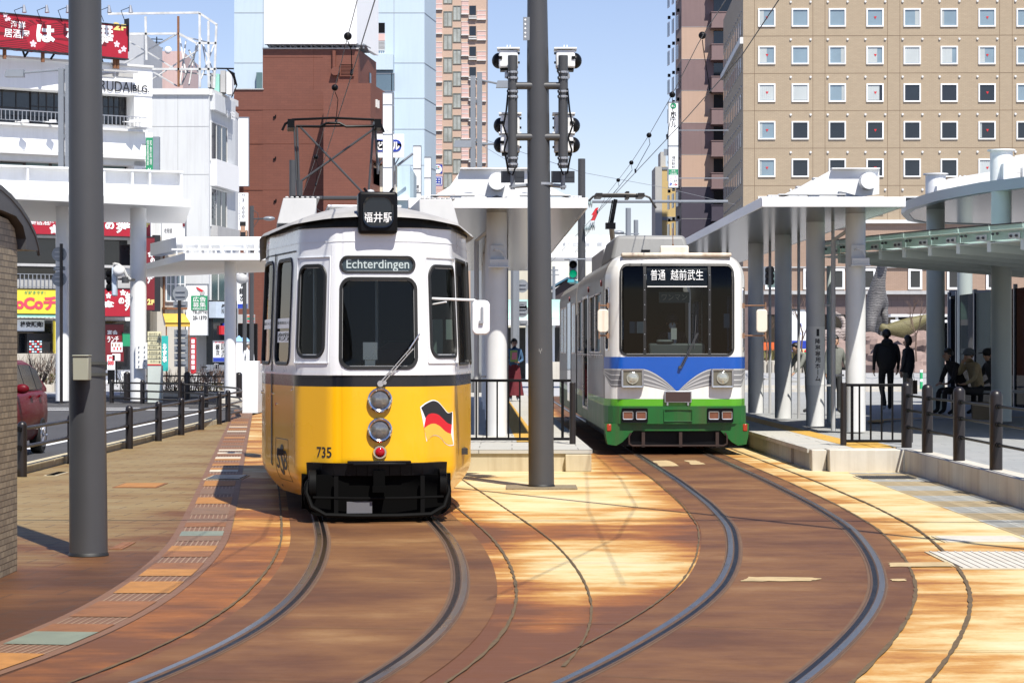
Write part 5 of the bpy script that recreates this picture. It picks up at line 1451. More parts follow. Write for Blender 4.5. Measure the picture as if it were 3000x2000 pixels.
b.build('side_lamp', M['darkred'], tg)
b = B(TG)
for d in np.arange(.8, 9.2, .55):
    b.box(-1.124, d, 1.5, -1.118, d + .01, 1.56)
b.box(-1.126, .6, 1.545, -1.119, 9.2, 1.56); b.build('side_moulding', M['silver'], tg)
# pantograph of the green tram (single arm)
YG = 41.5; igt = TG.inverted()
def pg_(u, v, dy=0): return igt @ at(u, v, YG + dy)
b = B(TG)
for dy in (-.3, .3): b.tube([pg_(1352, 462, dy), pg_(1362, 452, dy), pg_(1378, 447, dy), pg_(1425, 446, dy), pg_(1475, 447, dy), pg_(1492, 454, dy), pg_(1507, 478, dy)], .02, 7)
b.tube([pg_(1378, 451), pg_(1475, 451)], .025, 6); b.box(pg_(1374, 450).x - .06, pg_(1374, 450).y - .33, pg_(1374, 455).z, pg_(1374, 450).x + .06, pg_(1374, 450).y + .33, pg_(1374, 446).z); b.box(pg_(1470, 450).x - .06, pg_(1470, 450).y - .33, pg_(1470, 455).z, pg_(1470, 450).x + .06, pg_(1470, 450).y + .33, pg_(1470, 446).z)
b.box(pg_(1440, 450).x - .03, pg_(1440, 450).y - .2, pg_(1440, 458).z, pg_(1440, 450).x + .03, pg_(1440, 450).y + .2, pg_(1440, 441).z)
pn = b.build('pantograph', mat('brown_black_steel', (.03, .026, .022), .45, metal=.3), tg)
b = B(TG); b.tube([pg_(1414, 458), pg_(1404, 515)], .04, 8); b.tube([pg_(1407, 460), pg_(1398, 512)], .012, 6); b.tube([pg_(1404, 515), pg_(1408, 560, 1.0), pg_(1414, 598, 2)], .05, 8, mi=1); b.box(pg_(1402, 515).x - .09, pg_(1402, 515).y - .1, pg_(1402, 526).z, pg_(1402, 515).x + .09, pg_(1402, 515).y + .1, pg_(1402, 512).z)
b.build('pantograph_arms', [M['black'], mat('tan_arm', (.2, .15, .09), .5)], pn)
# ---------------------------------------------------------------- buildings
def bmat(name, col, **k):
    k.setdefault('rough', .7); k.setdefault('var', .06); k.setdefault('sc', .25); k.setdefault('streak', .2)
    return mat(name, col, **k)
def winp(pl, root, u0, v0, u1, v1, pane='darkpane', frame='whitesign', fw=.06, o=.06, mull=0, mullh=0, name='window'):
    """a framed window standing on the wall plane: frame part > pane"""
    a0, z0, a1, z1 = pl.lim(u0, v0, u1, v1)
    return wina(pl, root, a0, z0, a1, z1, pane, frame, fw, o, mull, mullh, name)
def wina(pl, root, a0, z0, a1, z1, pane='darkpane', frame='whitesign', fw=.06, o=.06, mull=0, mullh=0, name='window'):
    b = B()
    pl.bx(b, a0 - fw, z0 - fw, a1 + fw, z0, -.02, o); pl.bx(b, a0 - fw, z1, a1 + fw, z1 + fw, -.02, o)
    pl.bx(b, a0 - fw, z0, a0, z1, -.02, o); pl.bx(b, a1, z0, a1 + fw, z1, -.02, o)
    for k in range(mull): a = a0 + (a1 - a0) * (k + 1) / (mull + 1); pl.bx(b, a - fw * .35, z0, a + fw * .35, z1, -.01, o * .8)
    for k in range(mullh): z = z0 + (z1 - z0) * (k + 1) / (mullh + 1); pl.bx(b, a0, z - fw * .35, a1, z + fw * .35, -.01, o * .75)
    f = b.build(name, M[frame] if isinstance(frame, str) else frame, root)
    b = B(); pl.bx(b, a0, z0, a1, z1, -.01, .012); b.build('pane', M[pane] if isinstance(pane, str) else pane, f)
    return f
def part(pl, root, name, m, *rects):
    b = B()
    for r_ in rects: pl.rect(b, *r_)
    return b.build(name, m, root)
def lett(pl, root, m, items, name='lettering'):
    b = B()
    for it in items: pl.txt(b, *it)
    return b.build(name, m, root, smooth=0)
# ---- brown tiled hotel on the right
m_hot = brickmat('tan_hotel_tiles', (.40, .318, .222), (.37, .292, .203), (.29, .23, .16), .30, .10, .008, .6, .1, var=.22)
m_hots = brickmat('tan_hotel_tiles_side', (.33, .245, .155), (.30, .22, .14), (.24, .18, .11), .30, .10, .008, .6, .1, var=.2)
HB = pln(1707, 175, 2420, 174.3)
r = thing('hotel', 'tan tiled hotel with rows of white framed square windows filling the upper right', 'hotel', HB.W(12, 0))
Lh = HB.uv(2560, 400)[0]
b = B()
HB.bx(b, 0, pz(513, 175), Lh, 30.5, -24, 0); b.build('wall', m_hot, r)
b = B()
for v in (-2, 83.6, 169.4, 255, 341, 427, 480): HB.bx(b, 0, pz(v, 175) - .02, Lh, pz(v, 175) + .02, -.01, .006)
for u in (1733, 1867, 1895, 2038.5, 2067, 2296, 2325): a = HB.uv(u, 300)[0]; HB.bx(b, a - .02, pz(513, 175), a + .02, 30.4, -.01, .004)
b.build('facade_joint', mat('dark_joint', (.17, .12, .075), .8), r)
cols = [1761.7, 1838.7, 1923.8, 2010.3, 2095.8, 2180.8, 2267.7, 2355]
rws = [40, 126.3, 212.5, 298.7, 385, 471]
protoW = None
panes = ['bluepane', 'greenpane', 'darkpane']
M['paneskyA'] = mat('painted_sky_pane', (.20, .27, .32), .08, var=.2, sc=.4, spec=.8, rvar=.02)  # sky reflection put into the base colour of these panes
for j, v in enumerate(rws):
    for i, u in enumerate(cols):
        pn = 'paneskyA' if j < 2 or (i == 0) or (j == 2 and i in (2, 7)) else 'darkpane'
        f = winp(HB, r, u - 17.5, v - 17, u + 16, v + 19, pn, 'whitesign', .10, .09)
        a0, z0, a1, z1 = HB.lim(u - 17.5, v - 17, u + 16, v + 19)
        ctn = {(0, 0): (0, .3), (4, 0): (.7, 1), (5, 0): (0, .15), (0, 1): (0, .5), (2, 1): (.75, 1), (3, 1): (0, .65), (4, 1): (0, 1), (5, 1): (0, .7), (6, 1): (0, .35), (0, 2): (0, 1), (1, 2): (0, 1), (3, 2): (0, .8), (2, 2): (.8, 1), (0, 3): (0, .2), (6, 3): (0, .15), (0, 4): (0, .15), (6, 4): (0, 1)}.get((i, j))
        if ctn:
            b = B(); k = 14
            w_ = a1 - a0; x0, x1 = a0 + ctn[0] * w_, a0 + ctn[1] * w_
            pts = []
            for q in range(k): 
                xa, xc = x0 + (x1 - x0) * q / k, x0 + (x1 - x0) * (q + 1) / k
                HB.bx(b, xa, z0 + .05, xc, z1 - .03, .012, .018 + .012 * (q % 2))
            b.build('curtain', M['curtain'], f)
        if i in (0, 3, 6):
            b = B(); am, zm = (a0 + a1) / 2 + .03, (z0 + z1) / 2
            b.prism([HB.W(am - .11, zm + .09, .035), HB.W(am, zm - .11, .035), HB.W(am + .11, zm + .09, .035)], HB.n * .008); b.build('red_triangle', M['redtext'], f)
        if j:
            z = z0 + (pz(90, 175) - pz(126.3 - 17, 175)) + 1.3
        for du in (-22.5, 23):
            if i == 0: continue
            cc = HB.W(HB.uv(u + du, v)[0], pz(v - 34.5, 175), 0); b = B(); b.cyl(cc, cc + HB.n * .09, .10, .08, n=12); b.build('vent_cap', M['softwhite'], r)
sdp = Pl(HB.W(0, 0).xy - HB.n.xy * 24, HB.W(0, 0).xy)
b = B()
for j in range(15):
    for i in range(11):
        if j * 2.9 + 12 > 28: continue
        a, z = 1.2 + i * 2.05, 11.6 + j * 2.9
        sdp.bx(b, a - .42, z, a + .42, z + 1.25, 0, .05, 0); sdp.bx(b, a - .34, z + .1, a + .34, z + 1.17, .04, .058, 1); sdp.bx(b, a + .6, z + 1.7, a + .75, z + 1.85, 0, .1, 0)
b.build('side_windows', [M['lightgrey'], M['darkpane']], r, kind='stuff')
b = B(); sdp.bx(b, 0, 25.2, 24, 25.7, 0, .25); HB.bx(b, 0, pz(-6, 175), Lh, pz(-10, 175), 0, .12); b.build('cornice', M['softwhite'], r)
part(HB, r, 'cornice', M['softwhite'], (1700, 505, 2600, 513, -.1, .25))
m_low = brickmat('pinkish_brown_lower_wall', (.36, .25, .19), (.33, .23, .17), (.25, .17, .12), .3, .1, .008, .6, .1, var=.2)
part(HB, r, 'lower_wall', m_low, (1707, 513, 2600, 668, -23.9, -.05))
part(HB, r, 'cornice', M['lightgrey'], (1700, 668, 2600, 676, -.2, .45), (1700, 612, 2600, 615, -.1, .1))
m_stone = brickmat('mauve_stone_base', (.19, .135, .125), (.165, .115, .105), (.10, .07, .065), .9, .6, .012, .5, .1, var=.3)
part(HB, r, 'stone_base', m_stone, (1707, 676, 2600, 722, -23.8, -.1))
part(HB, r, 'arcade_back', M['darkpane'], (1707, 722, 2600, 851, -6, -4))
for u in (1710, 1800, 1900, 1998, 2096, 2200, 2300): part(HB, r, 'arcade_post', m_stone, (u, 722, u + 14, 851, -1.2, -.1))
for u0, u1, pn in ((1762, 1793, 'greenpane'), (1850, 1873, 'darkpane'), (1905, 1935, 'darkpane'), (1985, 2006, 'darkpane'), (2091, 2113, 'darkpane'), (2180, 2215, 'darkpane'), (2270, 2300, 'darkpane')):
    winp(HB, r, u0, 622, u1, 660, pn, 'whitesign', .16, .08)
# ---- striped balcony tower behind it
m_mau = mat('mauve_tile_band', (.20, .135, .135), .65, var=.08, sc=.5, streak=.15); m_pea = mat('peach_tile_band', (.47, .325, .245), .65, var=.06, sc=.5, streak=.1); m_dpu = mat('dark_purple_band', (.055, .047, .07), .6, var=.08)
TW = pln(1565.5, 218, 1720, 218)
r = thing('apartment_tower', 'tall tower banded in peach and mauve with small balconies left of the tan hotel', 'tower', TW.W(3, 0))
vb = [-120, -12, 62, 136, 208, 282, 355, 429, 502, 860]
ms = [m_mau, m_pea, m_mau, m_pea, m_mau, m_pea, m_mau, m_pea, m_dpu, m_dpu]
ms = [m_pea, m_mau, m_pea, m_mau, m_pea, m_mau, m_pea, m_dpu, m_dpu]
for k in range(9):
    b = B(); z0, z1 = pz(vb[k + 1], 218), pz(vb[k], 218); TW.bx(b, 0, z0, 6.2, z1 - .03, -8, 0)
    b.build('wall_band', ms[k], r)
b = B()
for k in range(9):
    z1 = pz(vb[k], 218); TW.bx(b, 0, z1 - .03, 6.2, z1, -8, .02)
b.build('band_joint', M['lightgrey'], r)
tl = Pl((TW.W(0, 0) - TW.n * 8 + V(-.9 + .0, 0, 0)).xy, TW.W(0, 0).xy)
b = B()
for k in range(12):
    for a in (1.2, 3.6, 6.0):
        z = 4 + k * 2.86; tl.bx(b, a - .5, z, a + .5, z + 1.4, 0, .06, 0); tl.bx(b, a - .4, z + .1, a + .4, z + 1.3, .05, .07, 1); tl.bx(b, a + .75, z + 1.6, a + 1.0, z + 1.9, 0, .25, 2)
b.build('side_windows', [M['whitesign'], M['darkpane'], M['black']], r, kind='stuff')
for k, y in enumerate((-120, -15, 95, 305, 515, 725, 935, 1145, 1355)):
    y = -115 + k * 210; v0, v1 = y * .35, (y + 92) * .35
    b = B(); a0, z0, a1, z1 = TW.lim(1632, v0, 1662, v1)
    TW.bx(b, a0, z0, a1 + 2, z1, .0, 1.25); TW.bx(b, a0 - .05, z1, a1 + 2, z1 + .08, .0, 1.3); TW.bx(b, a0 - .05, z0 - .12, a1 + 2, z0, .0, 1.3)
    b.build('balcony', m_mau if k < 7 else m_dpu, r)
    b = B(); TW.bx(b, a0 + .3, z1 + .1, a1 + 2, z1 + 1.5, 0, .05); b.build('balcony_door', M['darkpane'], r)
# ---- small yellow block in the gap
YB = pln(1522, 240, 1560, 240)
r = thing('office_block', 'narrow grey and yellow block just left of the hanging hotel sign', 'building', YB.W(1, 0))
part(YB, r, 'wall', bmat('mustard_render', (.52, .38, .16)), (1520.5, 383, 1552, 850, -6, 0))
part(YB, r, 'side_wall', bmat('pale_grey_render', (.42, .42, .41)), (1505, 383, 1520.5, 850, -6, .05), (1520, 345, 1532, 383, -6, -2))
part(YB, r, 'sill_band', M['greysteel'], (1521, 384, 1552, 390, .0, .08), (1521, 498, 1552, 506, .0, .08))
# ---- vertical hotel sign
HS = pln(1535.5, 150, 1558, 150)
r = thing('hotel_sign', 'tall narrow white hanging hotel sign with black katakana and a parking arrow', 'sign', HS.W(.3, pz(430, 150)))
part(HS, r, 'panel', M['whitesign'], (1536, 236, 1557.5, 334, -.25, 0), (1536, 336, 1557.5, 389, -.25, 0))
part(HS, r, 'frame', M['greysteel'], (1535, 234, 1536, 431, -.27, .03), (1557.5, 234, 1558.5, 431, -.27, .03), (1535, 234, 1558.5, 236, -.27, .03), (1535, 334, 1558.5, 336, -.27, .03), (1535, 430, 1558.5, 432, -.27, .03))
part(HS, r, 'green_panel', M['greensign'], (1536, 389, 1557.5, 402, -.25, .0))
part(HS, r, 'lower_panel', M['whitesign'], (1536, 402, 1557.5, 430, -.25, .0))
lett(HS, r, M['blacktext'], [('ホ', 1540, 256, 1554, 270, .01, .03), ('テ', 1541, 270, 1553, 281, .01, .02), ('ル', 1541, 281, 1554, 293, .01, .02)] + [(c, 1543, 358.5 + k * 7.4, 1551, 365.3 + k * 7.4, .01, 0) for k, c in enumerate('福井駅前')] + [('人工温泉', 1538, 413, 1556, 418, .01, 0)])
lett(HS, r, M['whitetext'], [('全室', 1542, 390.5, 1551, 394, .01, 0), ('インターネット', 1538, 394.5, 1556, 397.5, .01, 0), ('回線完備', 1540, 398, 1554, 401.3, .01, 0)])
lett(HS, r, mat('pink_text', (.6, .25, .5), .5), [('0776', 1540, 404, 1553, 408, .01, 0), ('20-2130', 1538, 408.5, 1556, 412, .01, 0)])
lett(HS, r, M['bluesign'], [('P', 1538, 420, 1544, 428, .01, .03)]); lett(HS, r, M['redtext'], [('→', 1546, 421, 1556, 427, .01, .03)], 'arrow')
b = B(); b.lathe([(.2, 0), (.2, .015)], HS.W(HS.uv(1546.5, 243.5)[0], pz(243.5, 150), .0), HS.n, 24); o = b.build('emblem', M['greensign'], r); o.scale = (1, 1, 1)
b = B(); HS.txt(b, 'R', 1543, 241.5, 1550, 246, .03, .02); b.build('lettering', M['whitetext'], r)
b = B(); HS.bx(b, .65, pz(300, 150), 4, pz(298, 150), -.2, -.1); HS.bx(b, .65, pz(410, 150), 4, pz(408, 150), -.2, -.1); HS.bx(b, -.3, pz(357, 150), 0, pz(342, 150), -.2, -.1); b.build('bracket', M['greysteel'], r)
# ---- peach tower left of the centre pole
PT = pln(985, 230, 1117, 230)
r = thing('apartment_tower', 'slim peach apartment tower with pink panels left of the centre pole', 'tower', PT.W(3, 0))
m_pch = brickmat('peach_tower_tiles', (.56, .40, .31), (.54, .385, .295), (.5, .36, .28), .4, .2, .008, .6, .05, var=.12)
b = B(); PT.bx(b, 0, 0, PT.L, 50, -14, 0); b.build('wall', m_pch, r)
m_pk = mat('pale_pink_panel', (.62, .42, .38), .5, var=.05)
def pinkpanel(u0, u1, v0, v1, n):
    b = B(); PT.rect(b, u0, v0, u1, v1, 0, .05)
    f = b.build('pink_panel', m_pk, r)
    b = B(); PT.rect(b, u0 - .6, v1, u1 + .6, v1 + 2.2, 0, .2); PT.rect(b, u0 - .4, v0 - 1, u1 + .4, v0, 0, .08)
    a0, z0, a1, z1 = PT.lim(u0, v0, u1, v1)
    for k in range(1, n): PT.bx(b, a0, z0 + (z1 - z0) * k / n - .03, a1, z0 + (z1 - z0) * k / n + .03, .04, .07)
    b.build('trim', M['softwhite'], f)
for k in range(9): y = 120 - 159 + 159 * k; pinkpanel(509.6 + .35 * 1384, 509.6 + .35 * 1446, .35 * y, .35 * (y + 100), 3)
for k in range(10): y = 145 - 272 + 136.5 * k; pinkpanel(509.6 + .35 * 1573, 509.6 + .35 * 1619, .35 * y, .35 * (y + 82), 3)
M['towerpane'] = mat('curtained_grey_pane', (.36, .38, .36), .12, var=.4, sc=1.2, spec=.6)
gm = mat('grey_green_frame', (.2, .2, .17), .5)
for k in range(9): y = 80 - 151 + 151 * k; winp(PT, r, 509.6 + .35 * 1459, .35 * y, 509.6 + .35 * 1508, .35 * (y + 92), 'towerpane', gm, .08, .06, mull=1)
for k in range(9): y = 43 - 143 + 143.5 * k; winp(PT, r, 509.6 + .35 * 1521, .35 * y, 509.6 + .35 * 1566, .35 * (y + 88), 'towerpane', gm, .08, .06, mull=1)
for k in range(8):
    y = 173 + 134 * (k - 1); part(PT, r, 'balcony_recess', M['darkpane'], (509.6 + .35 * 1624, .35 * y, 509.6 + .35 * 1668, .35 * (y + 62), 0, .03))
    part(PT, r, 'balcony_rail', M['softwhite'], (509.6 + .35 * 1620, .35 * (y + 68), 509.6 + .35 * 1672, .35 * (y + 74), 0, .3), (509.6 + .35 * 1620, .35 * (y + 80), 509.6 + .35 * 1672, .35 * (y + 89), 0, .3))
    pinkpanel(509.6 + .35 * 1675, 509.6 + .35 * 1733, .35 * (y + 34), .35 * (y + 88), 2)
# small square signs on its lower wall
SG_ = pln(985, 226, 1117, 226)
for nm, v0, v1, lb in (('wall_sign', 378, 399, 'square blue sign with a white disc and four dots on the peach tower'), ('wall_sign', 405, 436, 'square blue sign with a white box kanji on the peach tower')):
    t = thing(nm, lb, 'sign', SG_.W(.7, pz(v1, 226)))
    part(SG_, t, 'panel', M['bluesign'], (995, v0, 1016, min(v1, v0 + 22), -.3, 0))
    if v0 < 400:
        b = B(); cc = SG_.W(SG_.uv(1005.5, v0 + 11)[0], pz(v0 + 11, 226), 0); b.cyl(cc, cc + SG_.n * .02, .42, n=28); b.build('disc', M['whitetext'], t)
        b = B()
        for i, (dx, dz, mi) in enumerate(((-.08, .24, 0), (.1, .24, 1), (-.08, .06, 2), (.1, .06, 0))): q = cc + SG_.d * dx + V(0, 0, dz); b.cyl(q, q + SG_.n * .03, .075, n=12, mi=mi)
        b.build('dots', [M['greensign'], M['redtext'], M['bluesign']], t)
    else:
        part(SG_, t, 'white_panel', M['whitetext'], (996.5, v0 + 1.5, 1014.5, v0 + 19.5, 0, .02)); lett(SG_, t, M['bluesign'], [('田', 998, v0 + 3, 1013, v0 + 18, .03, .05)]); part(SG_, t, 'lower_panel', m_pk, (995, v0 + 22, 1016, v1, -.3, 0))
# ---- pale blue tower block
BT = pln(538, 180, 975, 180)
r = thing('office_tower', 'huge pale blue windowless office block behind the red brown building', 'building', BT.W(7, 0))
m_pb = bmat('pale_blue_panels', (.46, .56, .65), var=.04, sc=.12, streak=.22, scol=(.36, .44, .52))
b = B(); BT.bx(b, 0, 0, BT.L, 46, -14, 0); b.build('wall', m_pb, r)
b = B()
for v in (30, 145, 226, 297, 380): BT.bx(b, 0, pz(v, 180) - .03, BT.L, pz(v, 180) + .03, 0, .012)
for u in (604.5, 905, 838): a = BT.uv(u, 100)[0]; BT.bx(b, a - .02, 0, a + .02, 46, 0, .01)
b.build('panel_joint', mat('grey_joint', (.25, .29, .33), .7), r)
b = B(); rs = Pl(BT.W(BT.L, 0).xy, (BT.W(BT.L, 0) + V(.75, 5, 0)).xy)
rs.bx(b, 0, 0, rs.L, 46, -2, -.005); b.build('side_wall', m_pb, r)
b = B()
for v in (30, 145, 226, 297, 380): rs.bx(b, 0, pz(v, 180) - .03, rs.L, pz(v, 180) + .03, 0, .012)
b.build('panel_joint', mat('grey_joint_side', (.25, .29, .33), .7), r)
part(BT, r, 'opening', M['black'], (838.5, 53, 884, 76, 0, .03)); part(BT, r, 'arched_panel', m_pk, (838.5, 78, 884, 94, 0, .06)); part(BT, r, 'louvre', M['lightgrey'], *[(838.5, 96 + k * 3, 884, 98 + k * 3, 0, .12) for k in range(7)])
part(BT, r, 'balcony_rail', M['softwhite'], (838.5, 116, 884, 117.5, .3, .4), (838.5, 130, 884, 131.5, .3, .4), *[(839 + k * 5, 117, 840 + k * 5, 131, .3, .36) for k in range(10)])
part(BT, r, 'bay', m_pb, (842, 133, 906, 168, 0, 2.2), (842, 210, 906, 470, 0, 2.2))
part(BT, r, 'bay_back', M['bluepane'], (843, 168, 906, 210, 0, 1.8))
BB = Pl((BT.W(0, 0) + BT.n * 2.2).xy, (BT.W(5, 0) + BT.n * 2.2).xy)
for u0, u1 in ((843, 850), (852, 899), (900.5, 905)): winp(BB, r, u0, 170, u1, 208, 'bluepane', 'greysteel', .05, .05)
for v0, v1 in ((214, 240), (244, 300), (306, 345)): winp(BB, r, 898, v0, 904, v1, 'bluepane', 'greysteel', .05, .05)
part(BT, r, 'left_bay', M['greenpane'], (590, 168, 603, 208, 0, .4))
# ---- red brown building
m_rb = brickmat('red_brown_tiles', (.18, .060, .037), (.16, .053, .033), (.12, .042, .028), .45, .15, .008, .6, .08, var=.35)
RB = pln(537, 140, 823, 140)
r = thing('brick_building', 'red brown tiled building with a blank side wall and stepped top behind the yellow tram', 'building', RB.W(4, 0))
b = B(); RB.rect(b, 537, 206, 606, 872, -9, 0); b.build('wall', m_rb, r)
b = B(); RB.rect(b, 603.5, 113, 823, 872, -7, .02); b.build('stair_tower', m_rb, r)
e = RB.W(RB.uv(823, 300)[0], 0, .02); rsd = Pl(e.xy, (e + V(.72, 6.5, 0)).xy)
b = B(); rsd.bx(b, 0, 0, rsd.L, pz(113, 140), -1.5, .0); b.build('side_wall', m_rb, r)
S2 = pln(743, 136, 851, 136)
b = B(); S2.rect(b, 743, 191, 851, 872, -8, 0); b.build('front_block', m_rb, r)
e2 = S2.W(S2.L, 0); rsd2 = Pl(e2.xy, (e2 + V(.9, 7, 0)).xy)
b = B(); rsd2.bx(b, 0, pz(275, 136), rsd2.L, pz(191, 136), -1.2, .004); rsd2.bx(b, 0, pz(365, 136), rsd2.L - .3, pz(318, 136), -1.2, .004); rsd2.bx(b, 0, 0, rsd2.L, pz(420, 136), -1.2, .004); b.build('oriel', m_rb, r)
b = B(); rsd2.bx(b, 0, pz(318, 136), rsd2.L, pz(275, 136), -1.2, -.4); rsd2.bx(b, 0, pz(420, 136), rsd2.L, pz(365, 136), -1.2, -.4); b.build('oriel_window', M['darkpane'], r)
b = B(); rsd2.txt(b, '料', 852, 218, 869, 232, .05, .03) if 0 else rsd2.bx(b, 1.6, pz(240, 136), 1.75, pz(222, 136), 0, .12); rsd2.bx(b, 2.2, pz(240, 136), 2.3, pz(222, 136), 0, .12); b.each(1, 'wall_letter', M['softwhite'], r)
part(RB, r, 'coping', M['lightgrey'], (602.5, 110.5, 824, 113.5, -7.1, .1), (537, 204, 606, 206.2, -9, .08))
part(RB, r, 'tile_joint', mat('tile_joint', (.13, .036, .018), .7), *[(537, v, 743, v + .9, 0, .03) for v in (252, 330, 436)], (605, 132, 742, 133, .0, .03), (720, 113, 720.8, 206, 0, .03))
winp(RB, r, 783, 149, 811, 174, mat('dark_louvre', (.04, .03, .025), .6, var=.1), m_rb, .06, .12, mullh=7)
b = B(); cc = RB.W(RB.uv(771, 166)[0], pz(166, 140), 0); b.tube([cc, cc + RB.n * .5], .26, 14); b.tube([cc + V(-.1, 0, .1) + RB.n * .15, cc + V(-.1, 0, 1.3) + RB.n * .15], .12, 10); b.build('vent_pipe', m_rb, r)
b = B()
for u, v in ((630, 270), (630, 366), (631, 463), (773, 302)):
    cc = RB.W(RB.uv(u, v)[0], pz(v, 140), 0); b.cyl(cc, cc + RB.n * .1, .07, n=8); b.box(cc.x + .05, cc.y - .1, cc.z, cc.x + .12, cc.y, cc.z + .15)
b.build('wall_fixing', M['black'], r)
b = B(); rsd.bx(b, 2, pz(250, 140), 2.6, pz(215, 140), 0, .05); rsd.bx(b, 3.8, pz(180, 140), 4.4, pz(150, 140), 0, .05); b.build('side_window', M['darkpane'], r)
# blank billboard on its roof
BL = pln(607, 139.6, 819, 139.6)
r = thing('billboard', 'large blank white billboard on the roof of the red brown building', 'billboard', BL.W(3, pz(103, 140)))
part(BL, r, 'panel', M['whitesign'], (607, -60, 819, 101, -.6, 0))
b = B(); e = BL.W(BL.L, 0); q = Pl(e.xy, (e + V(1.0, 6, 0)).xy); q.bx(b, 0, pz(101, 140), q.L, pz(-60, 140), -.3, 0); b.build('side_panel', M['whitesign'], r)
b = B(); BL.rect(b, 612, 101, 840, 103, -4, -.3)
for u in range(618, 835, 24): a = BL.uv(u, 105)[0]; b.tube([BL.W(a, pz(101, 140), -.4), BL.W(a + .45, pz(111, 140), -.4)], .05, 5); b.tube([BL.W(a, pz(101, 140), -.4), BL.W(a, pz(112, 140), -.4)], .06, 5)
b.build('support_frame', M['greysteel'], r)
# ---- sign boards in front of the pale blue block
def sign(name, label, u0, v0, u1, v1, Y, m, texts=(), th=.25, frame=None, u1Y=None, cat='sign', split=()):
    p = pln(u0, Y, u1, u1Y or Y)
    t = thing(name, label, cat, p.W(p.L / 2, pz(v1, Y)))
    part(p, t, 'panel', m, (u0, v0, u1, v1, -th, 0))
    if frame is not None:
        e = (u1 - u0) * .04 if frame is True else 1
        e = min(max(e, .6), 1.4); part(p, t, 'frame', M['greysteel'], (u0 - e, v0 - e, u1 + e, v0, -th, .04), (u0 - e, v1, u1 + e, v1 + e, -th, .04), (u0 - e, v0, u0, v1, -th, .04), (u1, v0, u1 + e, v1, -th, .04), *[(u0, s_ - .5, u1, s_ + .5, -.02, .04) for s_ in split])
    for mt, items in texts: lett(p, t, mt, items)
    return t, p
t, p = sign('vertical_sign', 'tallest blank white sign tower right of the pantograph', 880, 213, 901, 443, 132, M['whitesign'], [(M['blacktext'], [('ル', 886, 298 - 0, 894, 303, .01)])], .8, True, split=(240, 308, 384))
t, p = sign('roof_sign', 'white roof sign with a blue lozenge and katakana behind the pantograph', 861, 308, 928, 362, 138, M['whitesign'])
b = B(); zc = pz(335, 138); rr = p.lim(0, 321, 1, 349); A = Shell.rr(p.uv(820, 335)[0], p.uv(922.5, 335)[0], pz(348.5, 138), pz(321, 138), (pz(321, 138) - pz(348.5, 138)) / 2 - .01)
b.prism([p.W(a, z, 0) for a, z in A if a > p.uv(861, 335)[0] - .01] + [p.W(p.uv(861, 335)[0], pz(321, 138)), p.W(p.uv(861, 335)[0], pz(348.5, 138))], p.n * .04); b.build('lozenge', M['bluesign'], t)
lett(p, t, M['whitetext'], [('ノ', 862, 326, 873, 345, .06, .05), ('ビ', 868, 326, 880, 345, .06, .05), ('ル', 901, 326, 918, 345, .06, .05)])
b = B()
for u in (868, 905): b.tube([p.W(p.uv(u, 360)[0], pz(360, 138), -.3), p.W(p.uv(u, 375)[0], pz(392, 138), -.3)], .06, 5); b.tube([p.W(p.uv(u + 12, 360)[0], pz(360, 138), -.3), p.W(p.uv(u, 375)[0], pz(380, 138), -.3)], .04, 5)
b.tube([p.W(p.uv(912, 380)[0], pz(380, 138), -.3), p.W(p.uv(948, 350)[0], pz(352, 138), -.3)], .08, 5); b.build('support_frame', M['greysteel'], t)
sign('vertical_sign', 'white vertical sign with the kanji for construction left of two blue square signs', 949.5, 335, 967, 470, 150, M['whitesign'], [(M['blacktext'], [('建', 954, 425, 963, 433, .01), ('設', 954, 434.5, 963, 442.5, .01)])], .4, True, split=(387, 442))
sign('vertical_sign', 'shorter blank white vertical sign touching the peach tower', 975, 361, 990, 470, 152, M['whitesign'], (), .4, True, split=(408,))
t, p = sign('low_office', 'low pale cream and light blue building below the roof sign', 872, 381, 912, 800, 139, bmat('cream_render', (.62, .58, .47)), (), 5, cat='building')
part(p, t, 'blue_wing', bmat('light_blue_render', (.45, .58, .66)), (912, 379, 941, 800, -5, -.5)); part(p, t, 'side_wall', bmat('blue_grey_render', (.3, .38, .43)), (941, 392, 949, 800, -5, -.7)); part(p, t, 'downpipe', M['lightgrey'], (906, 379, 909, 800, 0, .1)); part(p, t, 'gutter', M['whitesign'], (912, 452, 940, 460, -.5, .2))
# ---- pale corner building left of the red brown one
m_pg = bmat('pale_grey_render_wall', (.56, .58, .60), streak=.35, scol=(.36, .36, .37))
GB = pln(330, 112, 480, 112)
r = thing('corner_building', 'pale grey building with tall dark windows on its angled right side', 'building', GB.W(2, 0))
b = B(); GB.rect(b, 335, 214, 480, 884, -12, 0); b.build('wall', m_pg, r)
sp_ = pln(480, 112, 541, 117.5)
b = B(); sp_.bx(b, .003, 0, sp_.L, pz(214, 112), -4, -.004); b.build('side_wall', m_pg, r)
part(GB, r, 'parapet', M['softwhite'], (333, 204, 481, 218, -12, .12)); b = B(); sp_.bx(b, .1, pz(218, 112), sp_.L, pz(204, 112), -4, .15); b.build('parapet', M['softwhite'], r)
b = B()
for v in (290, 400): GB.rect(b, 335, v, 480, v + 1, 0, .01)
GB.rect(b, 408, 218, 409, 600, 0, .01); b.build('wall_joint', mat('joint_grey', (.36, .37, .38), .8), r)
def sw(u0, v0, u1, v1, **k): return winp(sp_, r, u0, v0, u1, v1, **k)
sw(484, 288, 520, 372, pane='darkpane', frame='softwhite', fw=.08, o=.05, mull=2); sw(484, 438, 519, 520, pane='darkpane', frame='softwhite', fw=.08, o=.05, mull=2); sw(484, 600, 517, 690, pane='greenpane', frame='softwhite', fw=.08, o=.05, mull=1)
